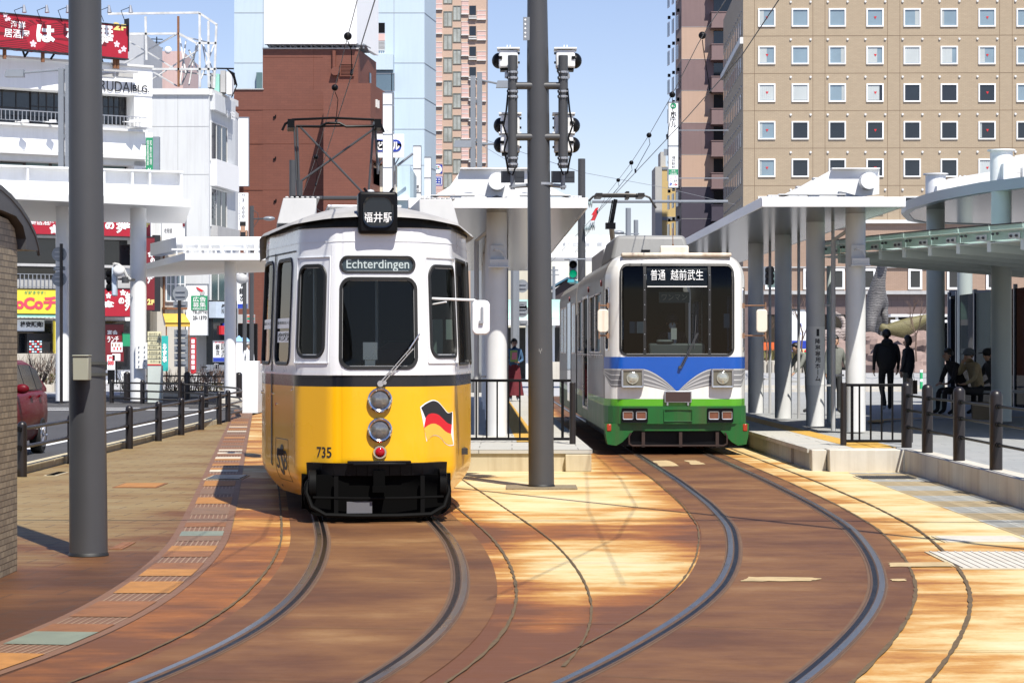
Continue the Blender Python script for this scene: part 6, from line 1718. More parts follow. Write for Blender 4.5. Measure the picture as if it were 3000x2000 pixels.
b = B(); sp_.rect(b, 483, 225, 530, 262, 0, .25); b.build('fascia_panel', m_pg, r)
lett(sp_, r, M['whitetext'], [('村田', 507, 254, 527, 274, .3, .04)]); b = B(); sp_.rect(b, 484, 374, 536, 434, 0, .3); b.build('sign_panel', M['whitesign'], r)
b = B(); sp_.rect(b, 484, 524, 536, 548, 0, .35); b.build('shop_fascia', M['lightgrey'], r)
lett(sp_, r, mat('grey_lettering', (.3, .31, .32), .5), [('F\nL\nO\nW\nE\nR', 487, 442, 494, 502, .08, .02)])
# steel frame, water tank and plant on its roof
t = thing('roof_frame', 'rusty white steel sign frame on the roof left of the red brown building', 'steel frame', GB.W(3, pz(204, 113)))
b = B(); Yf = 113
def fp(x, y, dy=0): return at(x * .35, y * .35, Yf + dy)
seg = [((710, 92), (1305, 85)), ((1305, 85), (1425, 165)), ((955, 110), (962, 395)), ((1170, 108), (1172, 570)), ((1310, 90), (1312, 575)), ((1368, 140), (1370, 575)), ((1420, 165), (1405, 580)), ((845, 225), (1160, 222)), ((1000, 455), (1420, 455)), ((1172, 220), (1290, 285)), ((1290, 285), (1420, 285))]
for a, c in seg: b.tube([fp(*a), fp(*c)], .075, 4, mi=1 if a[0] in (1170,) else 0)
thin = [((960, 335), (1160, 225)), ((840, 270), (960, 340)), ((965, 340), (1170, 470)), ((810, 420), (960, 340)), ((1000, 520), (1300, 330)), ((1000, 470), (1160, 565)), ((1180, 250), (1220, 480)), ((1220, 270), (1180, 560)), ((1190, 560), (1300, 300)), ((1310, 230), (1410, 500)), ((1410, 280), (1320, 520)), ((1290, 290), (1240, 560)), ((1330, 300), (1380, 560)), ((1172, 470), (1420, 500)), ((1180, 235), (1410, 290)), ((1240, 330), (1300, 470))]
for a, c in thin: b.tube([fp(*a, 1), fp(*c, .5)], .045, 4)
b.build('frame', [mat('peeling_white_steel', (.55, .56, .56), .6, var=.35, sc=2), M['rust']], t)
t = thing('roof_plant', 'green and white air plant with black pipes at the corner of the pale grey roof', 'machinery', GB.W(5, pz(204, 114)))
b = B()
for u, v0, v1, m_ in ((478, 168, 202, 0), (492, 170, 215, 1), (506, 162, 212, 0), (520, 165, 216, 2)): b.box(px(u, 114), 114, pz(v1, 114), px(u + 12, 114), 115, pz(v0, 114), m_)
b.build('cabinet', [M['lightgrey'], mat('mint_paint', (.3, .6, .52), .5), M['white']], t)
b = B()
for k in range(7): b.tube([fp(1490 + k * 8, 455 + k * 4, 1), fp(1540, 500 + k * 10, 1), fp(1555, 560, 1), fp(1520, 640, 1.5)], .03, 5)
b.tube([fp(1410, 450, 1), fp(1535, 452, 1)], .05, 4); b.build('pipes', M['black'], t)
# distant roofs above the white building
for u0, v0, u1, v1, Y, c, lb in ((255, 75, 330, 210, 150, (.42, .44, .47), 'grey corrugated building behind the red roof sign'), (425 * .35 * 2.4, 118, 420, 240, 160, (.55, .40, .38), 'pale pink building behind the steel roof frame')):
    sign('far_building', lb, u0, v0, u1, 800, Y, bmat('far_render_%d' % u0, c), (), 8, cat='building')
t = thing('roof_aerial', 'thin television aerial on the pink building behind the steel frame', 'aerial', at(360, 118, 161))
b = B(); b.tube([at(360, 85, 161), at(360, 120, 161)], .05, 4)
for v in (90, 97, 110): b.tube([at(346, v, 161), at(374, v + 1, 161)], .04, 4)
b.build('mast', M['black'], t)
b = B(); b.sph(at(386, 115, 160), (.25, .08, .25), 12, 8); b.build('satellite_dish', M['white'], label='small white satellite dish on the pink building roof', cat='satellite dish')
# ---- white corner building with the red signs
m_wb = bmat('white_render', (.84, .85, .86), streak=.18, scol=(.5, .5, .5))
WB = pln(-150, 102.4, 350, 108)
r = thing('white_building', 'white three storey building with recessed balconies carrying red restaurant signs', 'building', WB.W(10, 0))
L0, L1 = 0, WB.L
def zz(v): return pz(v, 106.5)
b = B(); WB.bx(b, 0, 0, L1 - .25, zz(150), -10, -1.0); b.build('inner_wall', m_wb, r)
part(WB, r, 'fascia', m_wb, (-150, 138, 350, 206, -1, 0)); part(WB, r, 'coping', M['softwhite'], (-150, 134, 351, 139, -10, .12))
part(WB, r, 'balcony_wall', m_wb, (-150, 292, 350, 348, -1, .0)); part(WB, r, 'balcony_ledge', M['softwhite'], (-150, 287, 333, 292, -.1, .35), (-150, 350, 333, 356, -.1, .25), (-150, 348, 350, 371, -1, -.05))
part(WB, r, 'corner_pier', m_wb, (309, 206, 350, 292, -10, -.05), (309, 371, 350, 560, -10, -.05))
WI = Pl((WB.W(0, 0) - WB.n * 1.0).xy, (WB.W(10, 0) - WB.n * 1.0).xy)
for u0, u1 in ((-60, 68), (70, 142), (144, 232), (236, 286)): winp(WI, r, u0, 208, u1, 284, 'darkpane', 'rust' if 0 else M['brownpost'], .06, .06, mull=3, mullh=1)
for u0, u1 in ((-60, 52), (58, 112), (118, 176), (180, 232), (236, 286)): winp(WI, r, u0, 374, u1, 394, 'greenpane', M['brownpost'], .06, .06)
b = B()
a0 = WB.uv(-100, 280)[0]; a1 = WB.uv(332, 280)[0]
WB.bx(b, a0, zz(266), a1, zz(264), .22, .27); WB.bx(b, a0, zz(288), a1, zz(287), .22, .27)
for k in range(int((a1 - a0) / .2)): WB.bx(b, a0 + k * .2, zz(288), a0 + k * .2 + .035, zz(265), .23, .26)
b.build('balcony_rail', M['galv'], r)
lett(WB, r, M['blacktext'], [('RUDAI', 229, 187, 302, 211, .06, .0), ('BLG.', 304, 196, 342, 212, .06, .02)], 'building_name')
part(WB, r, 'sign_lamp', M['lightgrey'], (229, 164, 308, 168, .3, .5), (231, 168, 262, 177, .0, .05), (267, 168, 306, 177, .0, .05))
part(WB, r, 'dark_band', M['darkpane'], (-150, 543, 350, 640, -1, -.9), (-150, 735, 350, 850, -1, -.95)); part(WB, r, 'ledge', M['lightgrey'], (-150, 540, 350, 545, -1, -.1), (-150, 606, 350, 612, -1, .1), (-150, 640, 350, 662, -1, -.2))
b = B(); a0 = WB.uv(-60, 640)[0]; a1 = WB.uv(165, 640)[0]; WB.bx(b, a0, pz(632, 106), a1, pz(630.5, 106), -.1, -.05); WB.bx(b, a0, pz(661, 106), a1, pz(659.5, 106), -.1, -.05)
for k in range(int((a1 - a0) / .2)): WB.bx(b, a0 + k * .2, pz(661, 106), a0 + k * .2 + .04, pz(631, 106), -.09, -.06)
b.build('balcony_rail', M['galv'], r)
for u0, u1 in ((80, 150), (240, 296)): winp(WI, r, u0, 550, u1, 600, 'greenpane', M['brownpost'], .06, .06, mull=1)
part(WB, r, 'wire_drop', M['greysteel'], *[]) if 0 else None
b = B()
for x in (95, 275, 800, 850):
    q = lambda X_, Y_, o: WB.W(WB.uv(X_ * .35, Y_ * .35)[0], WB.uv(X_ * .35, Y_ * .35)[1], o)
    b.tube([q(x, 800, .1), q(x + 35, 810, .5), q(x + 45, 800, .7)], .03, 5); b.box(*(q(x + 30, 812, .45)), *(q(x + 50, 796, .8)))
b.each(2, 'spotlight', M['white'], r)
# red roof sign
RS = pln(-60, 102.0, 294, 107.0)
t = thing('roof_sign', 'big red restaurant sign with white brush characters on the white building roof', 'sign', RS.W(6, pz(128, 106)))
part(RS, t, 'panel', M['red'], (-60, 43, 294, 119, -.3, 0))
part(RS, t, 'frame', M['blacktext'], (-60, 40.5, 295, 43, -.34, .05), (-60, 119, 295, 122, -.34, .05), (293.5, 43, 295.5, 119, -.34, .05))
b = B(); cc = RS.W(RS.uv(85, 85)[0], RS.uv(85, 85)[1], .008)
for k in range(30):
    a = k / 30 * 2 * math.pi; x0, x1 = .55, 3.6; da = .035
    pts = []
    for rr_, aa in ((x0, a - da), (x1, a - da), (x1, a + da), (x0, a + da)): pts.append((rr_ * math.cos(aa), rr_ * math.sin(aa)))
    pts = [(max(-4.5, min(4.1, x)), max(-.74, min(.74, z))) for x, z in pts]
    if abs(pts[1][0] - pts[0][0]) + abs(pts[1][1] - pts[0][1]) > .1: b.quad([cc + RS.d * x + V(0, 0, z) for x, z in pts])
b.build('ray_pattern', M['darkred'], t, smooth=0)
lett(RS, t, M['whitetext'], [('海鮮', 24, 49, 58, 66, .02, .008), ('居酒屋', 9, 68, 68, 88, .02, .008), ('は', 83, 58, 126, 98, .02, .055), ('な', 150, 60, 185, 96, .02, .05), ('の', 190, 64, 215, 92, .02, .05), ('舞', 220, 54, 260, 112, .02, .02)])
lett(RS, t, M['gold'], [('2', 260, 52, 276, 70, .02, .06), ('F', 278, 56, 289, 71, .02, .06)])
def blossom(b, pl_, u, v, s_, o):
    a, z = pl_.uv(u, v)
    for k in range(5):
        an = k * 2 * math.pi / 5 + .3; c0 = (a + math.cos(an) * s_ * .6, z + math.sin(an) * s_ * .6)
        b.quad([pl_.W(c0[0] + math.cos(an + w_) * s_ * r_, c0[1] + math.sin(an + w_) * s_ * r_, o) for w_, r_ in ((0, .5), (1.2, .36), (2.6, .45), (3.14, .6), (3.7, .45), (5.1, .36))])
b = B()
for u, v, s_ in ((12, 33, .13), (20, 42, .1), (76, 99, .17), (268, 99, .16), (275, 116, .1), (284, 110, .15), (14, 44, .08)): blossom(b, RS, u, v + (3 if u > 200 else 2), s_, .015)
b.build('blossom_pattern', mat('blossom_pink', (.8, .6, .66), .5, var=0), t, smooth=0)
b = B()
for u in (15, 103, 268, 275): b.tube([RS.W(RS.uv(u, 100)[0], pz(122, 105.5), -.2), RS.W(RS.uv(u, 100)[0], pz(150, 105.5), -.2)], .09, 8, mi=1)
for u in (55, 80, 140, 165, 235, 250): b.tube([RS.W(RS.uv(u, 100)[0], pz(115, 105.5), -.3), RS.W(RS.uv(u + (14 if u % 2 else -12), 100)[0], pz(140, 105.5), -.5)], .05, 6)
for u in (43, 95, 143, 238, 287):
    a, z = RS.uv(u, 40); b.tube([RS.W(a, z - .2, .0), RS.W(a - .35, z + .25, .25), RS.W(a, z + .42, .5)], .018, 5); b.cyl(RS.W(a, z + .5, .5), RS.W(a, z + .15, .55), .05, .11, n=10, mi=2)
b.each(1, 'support_frame', [M['black'], M['rust'], M['galv']], t)
# other shop signs on the white building
def redsign(u0, v0, u1, v1, o, items, gold=(), label='', mat_='red', bl=()):
    p = Pl((WB.W(0, 0) + WB.n * o).xy, (WB.W(10, 0) + WB.n * o).xy)
    a0, z0, a1, z1 = p.lim(u0, v0, u1, v1)
    t = thing('shop_sign', label, 'sign', p.W((a0 + a1) / 2, z0))
    part(p, t, 'panel', M[mat_], (u0, v0, u1, v1, -.25, 0)); part(p, t, 'frame', M['blacktext'], (u0, v1, u1, v1 + 2, -.25, .03), (u0, v0 - 2, u1, v0, -.25, .03))
    lett(p, t, M['whitetext'], items)
    if gold: lett(p, t, M['gold'], gold)
    if bl:
        b = B()
        for q in bl: blossom(b, p, *q, .012)
        b.build('blossom_pattern', M['whitetext'], t, smooth=0)
    return t, p
redsign(-60, 493, 345, 539, .0, [('鮮居酒屋', 70, 499, 126, 517, .02, .008), ('の', 241, 509, 262, 528, .02, .06), ('舞', 266, 496, 299, 536, .02, .02)], [('F', 336, 508, 344, 522, .02, .05)], 'long red sign band with white characters under the tall street canopy', bl=((124, 527, .22), (252, 503, .12), (258, 500, .1)))
redsign(180, 663, 300, 726, .0, [('は', 215, 690, 232, 705, .02, .05), ('な', 240, 690, 262, 706, .02, .05), ('の', 272, 683, 285, 699, .02, .06), ('舞', 286, 670, 309, 714, .02, .02)], (), 'red sign with white characters behind the tall white pillar', bl=((282, 672, .15), (249, 679, .14), (246, 700, .14)))
t, p = redsign(330, 545, 355, 712, .6, [('の', 345, 592, 355, 604, .02, .05), ('舞', 338, 606, 354, 652, .02, .02)], [('2', 338, 686, 346, 700, .02, .06), ('F', 347, 688, 354, 700, .02, .06)], 'dark red vertical sign reading 2F at the edge of the white building', 'darkred', bl=((346, 584, .15), (352, 578, .12)))
part(p, t, 'side_panel', M['blacktext'], (355, 540, 369, 715, -.3, -.02))
t, p = redsign(-60, 664, 165, 720, .3, [], (), 'yellow ticket shop sign with red latin and katakana letters', 'yellowsign')
lett(p, t, mat('pinkish_red_letters', (.6, .06, .1), .5, var=0), [('CoCoチケ', 10, 679, 166, 712, .02, .05)]); lett(p, t, M['greensign'], [('が好きです！', 56, 668, 104, 676, .02, .02)]); part(p, t, 'green_band', M['greensign'], (-60, 720, 165, 724, -.25, .01)); part(p, t, 'blue_band', mat('pale_teal', (.3, .55, .5), .5), (-60, 724, 165, 728, -.25, .01))
t, p = redsign(-60, 733, 102, 760, -.3, [], (), 'pale green notice over the dark shop opening', 'whitesign'); lett(p, t, M['blacktext'], [('格安販売!', 46, 738, 99, 752, .02, .04)])
t, p = redsign(126, 737, 166, 835, .5, [], (), 'tall yellow banner with red characters beside the left pillar', 'yellowsign')
lett(p, t, M['redtext'], [(c, 133 + dx, 740 + k * 15.5, 162 + dx, 753 + k * 15.5, .02, .05) for k, (c, dx) in enumerate((('金', 0), ('・', 0), ('プ', -1), ('ラ', -2), ('チ', -3), ('ナ', -4)))])
t, p = redsign(300 * .35 * 0 + 240, 745, 284, 830, -.5, [], (), 'dark red poster board in the shop entrance behind the pole', 'darkred'); lett(p, t, M['whitetext'], [('宴会', 246, 758, 270, 768, .02, .02), ('ランチ', 246, 772, 272, 786, .02, .02)])
t, p = redsign(282, 765, 300, 795, -.4, [], (), 'small green notice in the dark shop entrance', 'greensign')
sh = thing('vending_shelf', 'dark ticket machine with rows of small lit labels in the shop opening', 'vending machine', WB.W(WB.uv(85, 850)[0], 0))
p = Pl((WB.W(0, 0) - WB.n * .4).xy, (WB.W(10, 0) - WB.n * .4).xy)
part(p, sh, 'cabinet', M['blacktext'], (62, 765, 122, 838, -.3, 0)); b = B()
for k in range(9):
    for j in range(5): p.rect(b, 67 + j * 6, 782 + k * 6, 71.5 + j * 6, 785.5 + k * 6, 0, .03, (k + j * 2) % 3)
b.build('labels', [M['whitesign'], M['redtext'], mat('pale_blue_label', (.4, .6, .75), .5)], sh)
# grey blue twin lamp masts
def mast(u, vt, Y, lamps, label):
    t = thing('lamp_mast', label, 'street lamp', (px(u, Y), Y, 0))
    b = B()
    for du in (-.11, .11): b.box(px(u, Y) + du - .085, Y - .1, 0, px(u, Y) + du + .085, Y + .1, pz(vt, Y) - (.1 if du < 0 else 0))
    for k in range(5): b.box(px(u, Y) - .04, Y - .06, pz(vt, Y) - 1 - k * 1.3, px(u, Y) + .04, Y + .06, pz(vt, Y) - .9 - k * 1.3)
    b.build('mast', M['greysteel'], t)
    for (ul, vl, va) in lamps:
        b = B(); b.tube([(px(u, Y), Y, pz(va, Y)), (px(ul, Y), Y, pz(vl, Y))], .035, 6); s_ = -1 if ul < u else 1
        o = b.build('arm', M['greysteel'], t)
        b = B(); x0, x1 = sorted((px(ul, Y) - s_ * .1, px(ul, Y) + s_ * .5)); b.hexa([(x0, Y - .15, pz(vl, Y) - .13), (x1, Y - .15, pz(vl, Y) - .13), (x1, Y + .15, pz(vl, Y) - .13), (x0, Y + .15, pz(vl, Y) - .13), (x0 + .05, Y - .12, pz(vl, Y) + .1), (x1, Y - .12, pz(vl, Y) + .1), (x1, Y + .12, pz(vl, Y) + .1), (x0 + .05, Y + .12, pz(vl, Y) + .1)]); b.build('lamp_head', M['greysteel'], o)
    return t
mast(149, 151, 72, [(48, 168, 160)], 'grey twin mast lamp with one arm half hidden by the big left pole')
mast(1094, 168, 76, [(1146, 193, 182), (1076, 330, 330), (1150, 331, 331)], 'grey twin mast street lamp left of the signal heads')
# green lantern sign, hearing-aid board, other boards
t, p = sign('lantern_sign', 'green vertical lantern sign with white characters on the pale wall', 335, 316, 351, 402, 106, M['greensign'], [(M['whitetext'], [('個\n室\n居\n酒\n屋', 337, 322, 342, 380, .02), ('和\n食\n料\n理', 344, 322, 349, 378, .02), ('竹', 338, 386, 350, 402, .02, .03)])], .3)
part(p, t, 'side_panel', mat('grey_blue_side', (.2, .24, .28), .5), (351, 314, 365, 402, -.4, -.02)); part(p, t, 'bracket', M['greysteel'], (325, 330, 335, 333, -.2, -.1), (325, 385, 335, 388, -.2, -.1))
t, p = sign('billboard', 'pale billboard with black characters at the edge of the grey wall', 372, 495, 425, 560, 108, M['whitesign'], [(M['blacktext'], [('厚さ2mmの', 377, 503, 404, 512, .02), ('老眼鏡', 377, 524, 396, 536, .02)])], .3, True)
b = B(); p.rect(b, 405, 506, 424, 509, 0, .05); p.rect(b, 420, 500, 424.5, 520, 0, .05); b.build('picture', M['darkred'], t)
t, p = sign('vertical_sign', 'blank white vertical sign on the red brown building left edge', 544, 270, 571, 427, 138.5, M['whitesign'], (), .3, True); part(p, t, 'bracket', M['softwhite'], (536, 297, 544, 305, -.2, -.05), (536, 396, 544, 404, -.2, -.05))
t, p = sign('poster_sign', 'narrow white club poster sign with a photo of a woman at its foot', 546, 443, 570, 547, 138, M['whitesign'], [(mat('grey_letter', (.22, .22, .23), .5), [('45', 555, 445, 563, 450, .02), ('3\n.\n0\n0\n0', 556, 456, 562, 500, .02, .02), ('C\nl\nu\nb\nF\nL\nO\nW\nE\nR', 548, 446, 553, 505, .02)])], .2)
b = B(); p.rect(b, 547, 530, 569.5, 547, 0, .012, 0); p.rect(b, 553, 515, 563, 533, .0, .016, 1); p.rect(b, 551, 509, 564.5, 519, 0, .02, 2); p.rect(b, 548, 528, 552, 542, .0, .018, 1); p.rect(b, 564, 528, 568, 542, .0, .018, 1); b.build('photo', [M['blacktext'], M['skin'], M['hair']], t)
# old wooden house front between the white and grey buildings
OH = pln(366, 109, 426, 110)
t = thing('old_house', 'narrow weathered shop house with tall sash windows between white and grey buildings', 'house', OH.W(1, 0))
part(OH, t, 'wall', bmat('stained_cream_wall', (.46, .43, .37), streak=.6, scol=(.2, .16, .12)), (362, 545, 426, 885, -6, -.05)); 
for u0, u1 in ((382, 400), (404, 422)): winp(OH, t, u0, 615, u1, 690, 'bluepane', M['softwhite'], .07, .06, mull=1, mullh=1)
part(OH, t, 'pipe', M['rust'], (374, 560, 376, 720, 0, .1)); part(OH, t, 'sill', M['rust'], (372, 706, 420, 711, 0, .4))
# ---- distant street in the middle gap
sign('far_building', 'white far building behind the white pipe bridge right of the centre pole', 1262, 618, 1300, 855, 190, bmat('far_white', (.7, .7, .7)), (), 10, cat='building')
sign('far_building', 'pale yellow far building seen under the island canopy', 1155, 560, 1215, 855, 200, bmat('far_cream', (.62, .58, .48)), (), 8, cat='building')
t = thing('dark_house', 'dark gabled house with a blue roof just left of the green tram', 'house', at(1300, 851, 165))
b = B(); z0, z1, z2 = 0, pz(668, 165), pz(641, 165); x0, xm, x1 = px(1270, 165), px(1303, 165), px(1350, 165)
b.prism([(x0, 165, 0), (x1, 165, 0), (x1, 165, z1), (xm, 165, z2), (x0, 165, z1)], (0, 8, 0)); b.build('wall', mat('dark_weatherboard', (.04, .03, .035), .7), t)
b = B(); b.hexa([(xm, 164.5, z2), (x1 + .5, 164.5, z1), (x1 + .5, 173, z1), (xm, 173, z2), (xm, 164.5, z2 + .15), (x1 + .5, 164.5, z1 + .15), (x1 + .5, 173, z1 + .15), (xm, 173, z2 + .15)]); b.hexa([(x0 - .4, 164.5, z1), (xm, 164.5, z2), (xm, 173, z2), (x0 - .4, 173, z1), (x0 - .4, 164.5, z1 + .15), (xm, 164.5, z2 + .15), (xm, 173, z2 + .15), (x0 - .4, 173, z1 + .15)]); b.build('roof', mat('blue_roof', (.05, .12, .18), .4), t)
t = thing('bus_shelter', 'far shelter with a pale green barrel roof behind the island platform', 'shelter', at(1225, 845, 120))
b = B(); cs = []
for k in range(9): a = math.pi / 2 * k / 8; cs.append((0, 118 - 0 + 2.2 * (1 - math.sin(a)) * -1 + 2, pz(738, 120) + 1.15 * math.sin(a)))
A_ = [(116 + 3 * (1 - math.cos(math.pi / 2 * k / 8)), pz(735, 118) + 1.1 * math.sin(math.pi / 2 * k / 8)) for k in range(9)]
b.prism([(px(1140, 118), y, z) for y, z in A_] + [(px(1140, 118), 125, A_[-1][1]), (px(1140, 118), 125, A_[0][1])], (px(1305, 118) - px(1140, 118), 0, 0)); b.build('roof', mat('patina_green_roof', (.34, .52, .46), .5, var=.1), t)
b = B(); b.box(px(1140, 118), 115.8, pz(748, 118), px(1305, 118), 116.2, pz(735, 118)); 
for u in range(1150, 1300, 30): b.cyl((px(u, 118), 117, 0), (px(u, 118), 117, pz(745, 118)), .08, n=8)
b.build('frame', M['white'], t)
b = B(); b.box(px(1150, 122), 122, 0, px(1300, 122), 122.3, pz(752, 122)); b.build('back_wall', M['brownpost'], t)
t = thing('pipe_bridge_canopy', 'white street canopy with a fat roof pipe right of the centre pole', 'canopy', at(1330, 840, 92))
Yp = 92
b = B(); b.tube([(px(1230, Yp), Yp, pz(554, Yp)), (px(1470, Yp), Yp, pz(554, Yp))], .2, 16); b.build('roof_pipe', M['white'], t)
b = B(); b.box(px(1230, Yp), Yp - 1.5, pz(595, Yp), px(1470, Yp), Yp + 2.5, pz(583, Yp)); b.box(px(1230, Yp), Yp - 1.5, pz(578, Yp), px(1470, Yp), Yp - 1.3, pz(572, Yp)); b.build('roof', M['white'], t)
b = B()
for u in (1245, 1275, 1297, 1352, 1380, 1410): b.prism([(px(u, Yp), Yp - .5, pz(583, Yp)), (px(u + 3, Yp), Yp - .5, pz(541, Yp)), (px(u + 20, Yp), Yp - .5, pz(541, Yp)), (px(u + 14, Yp), Yp - .5, pz(583, Yp))], (0, .1, 0))
b.build('roof_ribs', M['white'], t)
b = B()
for u in (1250, 1385): b.cyl((px(u, Yp), Yp + .5, .03), (px(u, Yp), Yp + .5, pz(590, Yp)), .17, n=14)
b.build('pillar', M['white'], t)
b = B(); b.box(px(1240, 112), 112, 0, px(1330, 112), 112.4, 1.0); b.build('street_wall', M['concrete'], label='low pale wall across the street beyond the island platform', cat='wall')
t = thing('utility_pole', 'thin far utility pole with cross arms above the dark gabled house', 'utility pole', at(1272, 850, 150))
b = B(); b.cyl(at(1272, 852, 150), at(1272, 612, 150), .13, .1, n=8); b.box(px(1264, 150), 149.9, pz(622, 150), px(1282, 150), 150, pz(619, 150)); b.box(px(1264, 150), 149.9, pz(632, 150), px(1284, 150), 150, pz(630, 150)); b.build('pole', M['greysteel'], t)
# ---------------------------------------------------------------- brick pavilion at the left edge
m_tile = brickmat('grey_tan_wall_tiles', (.34, .28, .19), (.21, .175, .125), (.07, .055, .04), .11, .046, .004, .45, .35, 'YZ', var=.3)
r = thing('brick_pavilion', 'small tiled pavilion wall with a curved dark metal roof at the left edge', 'pavilion', (-4.5, 12, 0))
b = B(); W_ = [(6, 0), (16.93, 0), (16.93, 2.43), (16.84, 2.55), (16.62, 2.605), (16.2, 2.62), (15.3, 2.64), (6, 2.66)]
b.prism([(-3.70, y, z) for y, z in W_], (-2.9, 0, 0)); b.build('wall', m_tile, r, smooth=0)
OUT_ = [(17.46, 2.41), (17.40, 2.48), (17.30, 2.55), (17.07, 2.64), (16.78, 2.72), (16.47, 2.78), (16.18, 2.82), (15.3, 2.88), (6, 2.92)]
IN_ = [(6, 2.68), (15.3, 2.66), (16.2, 2.645), (16.62, 2.63), (16.86, 2.57), (16.96, 2.48), (16.96, 2.40)]
b = B(); b.prism([(-3.64, y, z) for y, z in OUT_ + IN_], (-3.1, 0, 0)); b.build('roof', mat('dark_grey_standing_seam', (.075, .075, .08), .42, metal=.3, var=.1), r, smooth=30)
b = B(); b.tube([(-3.645, y - .02, z - .03) for y, z in OUT_], .014, 5); b.build('roof_trim', M['pole'], r)
# ---------------------------------------------------------------- red car
r = thing('car', 'dark red hatchback on the road half hidden by the tiled pavilion', 'car', (-8.27, 34.9, 0))
m_car = mat('dark_red_car_paint', (.11, .003, .008), .4, var=.04, coat=.08, spec=.15)
def car_at(y, z, x): return V(-8.27 + x, y, z)
prof = [(33.1, .30, .62), (33.0, .42, .66), (33.05, .72, .70), (33.35, .88, .74), (33.9, .96, .77), (34.0, .97, .77), (36.2, .99, .79), (36.62, .92, .76), (36.72, .60, .74), (36.66, .32, .70)]
def loft(b, secs, mi=None):
    n = len(secs[0]); vs = [p for s_ in secs for p in s_]; fs = []
    for i in range(len(secs) - 1):
        for j in range(n - 1): fs.append((i * n + j, i * n + j + 1, (i + 1) * n + j + 1, (i + 1) * n + j))
    b.add(vs, fs, mi)
st_ = [(33.0, .62, .5, .72), (33.12, .70, .28, .80), (33.5, .77, .24, .90), (34.0, .80, .22, .97), (35.0, .81, .22, .99), (36.0, .80, .24, 1.0), (36.5, .77, .28, .98), (36.7, .68, .45, .85)]
b = B(); secs = []
for y, hw, zl, zt in st_:
    pr = [(-hw * .9, zl), (-hw, zl + .1), (-hw * 1.02, (zl + zt) / 2), (-hw, zt - .06), (-hw * .93, zt), (0, zt + .02), (hw * .93, zt), (hw, zt - .06), (hw * 1.02, (zl + zt) / 2), (hw, zl + .1), (hw * .9, zl)]
    secs.append([car_at(y, z, x) for x, z in pr])
loft(b, secs)
b.add(secs[0], [tuple(range(11))]); b.add(secs[-1], [tuple(range(11))])
ct = [(33.75, .72, .97, .98), (34.15, .70, .98, 1.24), (34.6, .66, .99, 1.44), (35.2, .645, 1.0, 1.49), (35.9, .64, 1.0, 1.47), (36.35, .65, 1.0, 1.38), (36.62, .66, .99, 1.05)]
secs = []
for y, hw, zl, zt in ct:
    hb = .74; k = (zt - zl) / .5; w_ = hb - (hb - .58) * min(1, k)
    pr = [(-hb, zl - .03), (-(hb + w_) / 2 - .01, (zl + zt) / 2), (-w_, zt - .05), (-w_ * .85, zt), (0, zt + .02), (w_ * .85, zt), (w_, zt - .05), ((hb + w_) / 2 + .01, (zl + zt) / 2), (hb, zl - .03)]
    secs.append([car_at(y, z, x) for x, z in pr])
loft(b, secs); b.build('body', m_car, r, smooth=50)
def cw_(y, z):
    k = (z - 1.0) / .5; return .752 - .16 * k
b = B()
for q in ([(34.12, 1.02), (34.95, 1.02), (34.95, 1.40), (34.62, 1.36), (34.2, 1.10)], [(35.0, 1.02), (35.75, 1.02), (35.75, 1.40), (35.0, 1.41)], [(35.8, 1.02), (36.3, 1.05), (36.2, 1.32), (35.8, 1.39)]):
    for sd in (-1, 1): b.prism([car_at(y, z, sd * (cw_(y, z) + .012)) for y, z in q], (-sd * .02, 0, 0))
b.prism([car_at(33.98, 1.06, -.62), car_at(33.98, 1.06, .62), car_at(34.5, 1.40, .54), car_at(34.5, 1.40, -.54)], (0, -.05, .03)); b.build('window', M['darkpane'], r)
for sd in (-1, 1):
    for y in (33.7, 35.95):
        b = B(); b.lathe([(.2, 0), (.275, .0), (.285, .03), (.285, .15), (.26, .17), (.1, .16)], car_at(y, .285, sd * .66), (sd, 0, 0), 26); w_ = b.build('wheel', M['rubber'], r)
        b = B(); b.lathe([(.19, .165), (.18, .176), (.05, .17), (.0, .18)], car_at(y, .285, sd * .66), (sd, 0, 0), 20)
        for k in range(5): a = k * 1.256; p = car_at(y, .285, sd * .843); b.tube([p, p + V(0, math.cos(a) * .18, math.sin(a) * .18)], .022, 5)
        b.build('rim', M['silver'], w_)
    b = B(); b.sph(car_at(34.15, 1.05, sd * .88), (.11, .06, .075), 14, 8); b.tube([car_at(34.18, 1.0, sd * .76), car_at(34.16, 1.03, sd * .85)], .025, 6); b.build('mirror', m_car, r)
    b = B(); b.box(*car_at(33.03, .62, sd * .5 - .14), *car_at(33.2, .76, sd * .5 + .14)); b.build('headlight', M['clear'], r, bevel=.02)
b = B(); b.box(*car_at(35.02, .9, .80), *car_at(35.2, .93, .835)); b.box(*car_at(35.7, .9, .80), *car_at(35.86, .93, .835)); b.build('handle', m_car, r)
